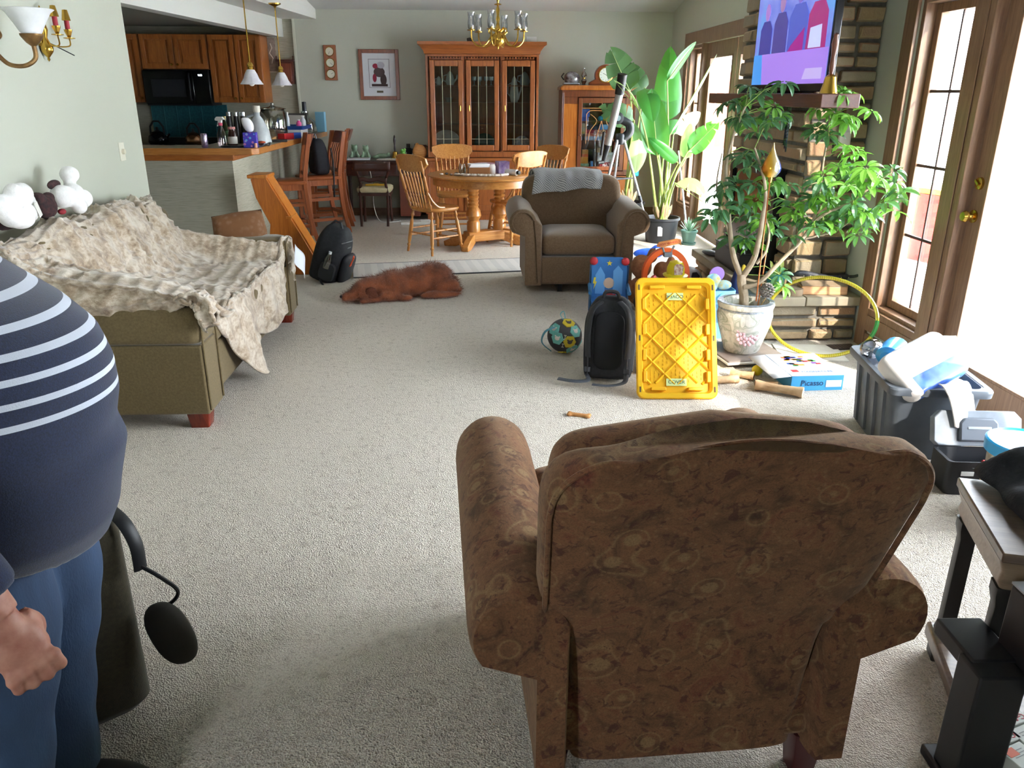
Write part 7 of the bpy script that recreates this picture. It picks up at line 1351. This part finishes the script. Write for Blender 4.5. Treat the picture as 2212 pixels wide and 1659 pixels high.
# ================================================================ the person at the left edge
SKIN = mat('#b98674', .55, 0, '#9f6455', 30, .12, 90); SKIN.node_tree.nodes['Principled BSDF'].inputs['Subsurface Weight'].default_value = .1
BX, BY = -.965, 1.34
t = thing('person', 'person in a navy white-striped sweater and blue jeans standing at the left edge', 'person', (BX, BY, 0))
b = MB()                                               # bare body: head, neck, trunk, legs, arms and both hands as one skin
b.T = TR(-.06, 0, 0); b.ell((0.03, 0, 1.56), (.095, .078, .115), 20, 14); b.ell((.07, 0, 1.52), (.055, .06, .07), 14, 10); b.ell((.128, 0, 1.548), (.018, .015, .022), 10, 8); b.ell((.115, 0, 1.505), (.018, .028, .012), 10, 6)
for s in (-1, 1): b.ell((.01, s*.08, 1.55), (.018, .01, .03), 8, 6)
b.tube([(-.0, 0, 1.36), (.02, 0, 1.5)], [.055, .055], 14); b.T = Matrix.Identity(4); b.ell((.02, 0, 1.03), (.19, .17, .22), 20, 14); b.ell((-.05, 0, 1.2), (.09, .15, .14), 16, 12); b.ell((.0, 0, .88), (.18, .17, .14), 18, 12)
for s in (-1, 1):
    b.tube([(0, s*.09, .86), (.03, s*.1, .48), (0, s*.1, .08)], [.095, .06, .042], 14); b.ell((.05, s*.1, .045), (.12, .045, .045), 14, 8); b.ell((-.06, s*.17, 1.28), (.05, .05, .05), 12, 8)
def limb(s): return [(-.06, s*.2, 1.29), (.02, s*.255, 1.1), (.145, s*.268, .92), (.2, s*.262, .77)] if s < 0 else [(-.06, s*.2, 1.29), (-.12, s*.25, 1.04), (-.1, s*.24, .88), (-.06, s*.23, .78)]
for s in (-1, 1): b.tube(cat_rom(limb(s), 5), [.055]*5+[.045]*5+[.034]*6, 12)
def frame(o, x, y):
    x = Vector(x).normalized(); y = Vector(y); y = (y-x*x.dot(y)).normalized(); z = x.cross(y)
    return Matrix(((x.x, y.x, z.x, o[0]), (x.y, y.y, z.y, o[1]), (x.z, y.z, z.z, o[2]), (0, 0, 0, 1)))
def hand(b, M):                                        # x along the hand, y towards the palm, z towards the thumb
    E = lambda c, r: b.ell(tuple(M @ Vector(c)), r, 12, 8, M=M.to_3x3().to_4x4())
    E((.0, 0, 0), (.05, .024, .03)); E((.045, .004, 0), (.05, .022, .043)); E((.075, .006, .0), (.025, .02, .04)); E((.078, .026, 0), (.03, .02, .038)); E((.085, .03, .01), (.02, .014, .03))
    for z, L, r in ((.033, .92, .0105), (.011, 1, .011), (-.0115, .95, .0105), (-.032, .8, .0095)):
        p = [M @ Vector(q) for q in ((.082, -.004, z), (.082+.03*L, .008, z*1.02), (.082+.03*L, .034, z), (.086, .046, z*.96), (.066, .038, z*.92))]
        b.tube(cat_rom([tuple(v) for v in p], 3), [r*1.08, r, r, r*1.06, r, r, r*1.02, r*.95, r*.95, r*.95, r*.9, r*.85, r*.7], 10)
        E((.086, -.006, z), (.0125, .0115, .0115))
    p = [M @ Vector(q) for q in ((.008, .014, .03), (.035, .036, .042), (.062, .052, .03), (.09, .06, .01))]; b.tube(cat_rom([tuple(v) for v in p], 3), [.015, .0145, .014, .0135, .013, .0125, .0125, .012, .011, .0085], 10)
    E((.03, .018, .03), (.03, .018, .018)); E((.06, .03, .02), (.03, .02, .025)); E((.09, .022, .0), (.016, .02, .036))
hand(b, frame((.205, -.262, .752), (.42, -.08, -.9), (-.6, .72, -.35))); hand(b, frame((-.055, .23, .77), (.2, 0, -1), (-.2, -1, 0)))
body = fuse(b, 'body', SKIN, t, .004, 3)
for s in (-1, 1): MB().ell((.058, s*.032, 1.565), (.008, .013, .007), 10, 8).build('eye', mat('#2a2420', .2), body)
b = MB(); b.ell((-.08, 0, 1.6), (.11, .095, .1), 18, 12); b.ell((-.12, 0, 1.5), (.06, .085, .09), 14, 10); fuse(b, 'hair', mat('#6a5644', .7, 0, '#8a7660', 40, .5, 90), t, .012, 2)
# sweater -----------------------------------------------------------------
sw = NT('striped_knit'); tc = sw.n('ShaderNodeTexCoord'); sp = sw.n('ShaderNodeSeparateXYZ'); sw.l(tc.outputs['Object'], sp.inputs[0]); z = sp.outputs[2]
fr = sw.math('FRACT', sw.math('MULTIPLY', sw.math('SUBTRACT', z, 1.043), 1/.0365)); st_ = sw.math('MULTIPLY', sw.math('LESS_THAN', fr, .3), sw.math('GREATER_THAN', z, 1.043))
yy = sw.math('GREATER_THAN', sp.outputs[1], -.195); st_ = sw.math('MULTIPLY', st_, yy); co = sw.coord('Object'); nv = sw.ramp(sw.noise(co, 320, 2), [(.3, '#141c34'), (.7, '#1d2a4c')])
sw.base(sw.mix(st_, nv, '#c9cfdd')); sw.set(Roughness=.9, Sheen_Weight=.3); sw.bump(sw.noise(co, 420, 2), .25, .003)
b = MB(); rings = []
for z, cx, rx, ry in ((.775, .045, .2, .2), (.8, .05, .225, .21), (.86, .055, .235, .215), (.93, .06, .243, .22), (.98, .062, .24, .22), (1.03, .063, .246, .222), (1.09, .058, .252, .222), (1.15, .045, .245, .22), (1.2, .015, .222, .216), (1.255, -.02, .165, .21), (1.31, -.045, .11, .19), (1.36, -.05, .08, .13), (1.39, -.05, .07, .085)):
    g = []
    for i in range(64):
        a = 2*PI*i/64; w_ = 1+.012*math.sin(3*a+z*60)*(z < 1.0)+.02*math.sin(z*48+1.6*math.sin(a*2+.5))*(1 if .82 < z < 1.0 else .2)
        g.append((cx+rx*w_*math.copysign(abs(math.cos(a))**.9, math.cos(a)), ry*w_*math.sin(a), z-.03*math.cos(a-.3)*(z < .8)))
    rings.append(g)
b.loft(rings)
for s in (-1, 1):
    P = cat_rom(limb(s), 6)[:-2]; n = len(P); b.tube([tuple(p) for p in P], [.082-.03*i/(n-1)+.003*math.sin(i*1.7) for i in range(n)], 16)
for s in (-1, 1): b.ell((-.055, s*.185, 1.27), (.088, .085, .075), 16, 12)
fuse(b, 'striped_sweater', sw.m, t, .009, 3)
# jeans ---------------------------------------------------------------------
je = NT('denim'); co = je.coord('Object', (1, 1, .35)); n1 = je.noise(co, 7, 4, .6, .5); n2 = je.noise(co, 260, 2)
je.base(je.mix(je.math('MULTIPLY', n2, .3), je.ramp(n1, [(.3, '#22344f'), (.55, '#2f4868'), (.75, '#47658a')]), '#1f2f4a')); je.set(Roughness=.85); je.bump(je.math('ADD', n2, n1), .3, .004)
b = MB(); b.ell((.02, 0, .87), (.2, .19, .13), 24, 14)
for s in (-1, 1):
    P = cat_rom([(.03, s*.085, .84), (.05, s*.088, .62), (.035, s*.09, .46), (.0, s*.095, .25), (-.03, s*.1, .03)], 7); n = len(P)
    b.tube([tuple(p) for p in P], [max(.1, .145-.055*min(1, i/(n*.7)))+.003*math.sin(i*1.1) for i in range(n)], 22)
fuse(b, 'jeans', je.m, t, .01, 4)
for s in (-1, 1):
    b = MB(); b.ell((.07, s*.1, .04), (.14, .052, .05), 16, 10); b.ell((.0, s*.1, .055), (.06, .045, .055), 12, 8); o = fuse(b, 'shoe', mat('#2c2a2a', .7), t, .01, 2)
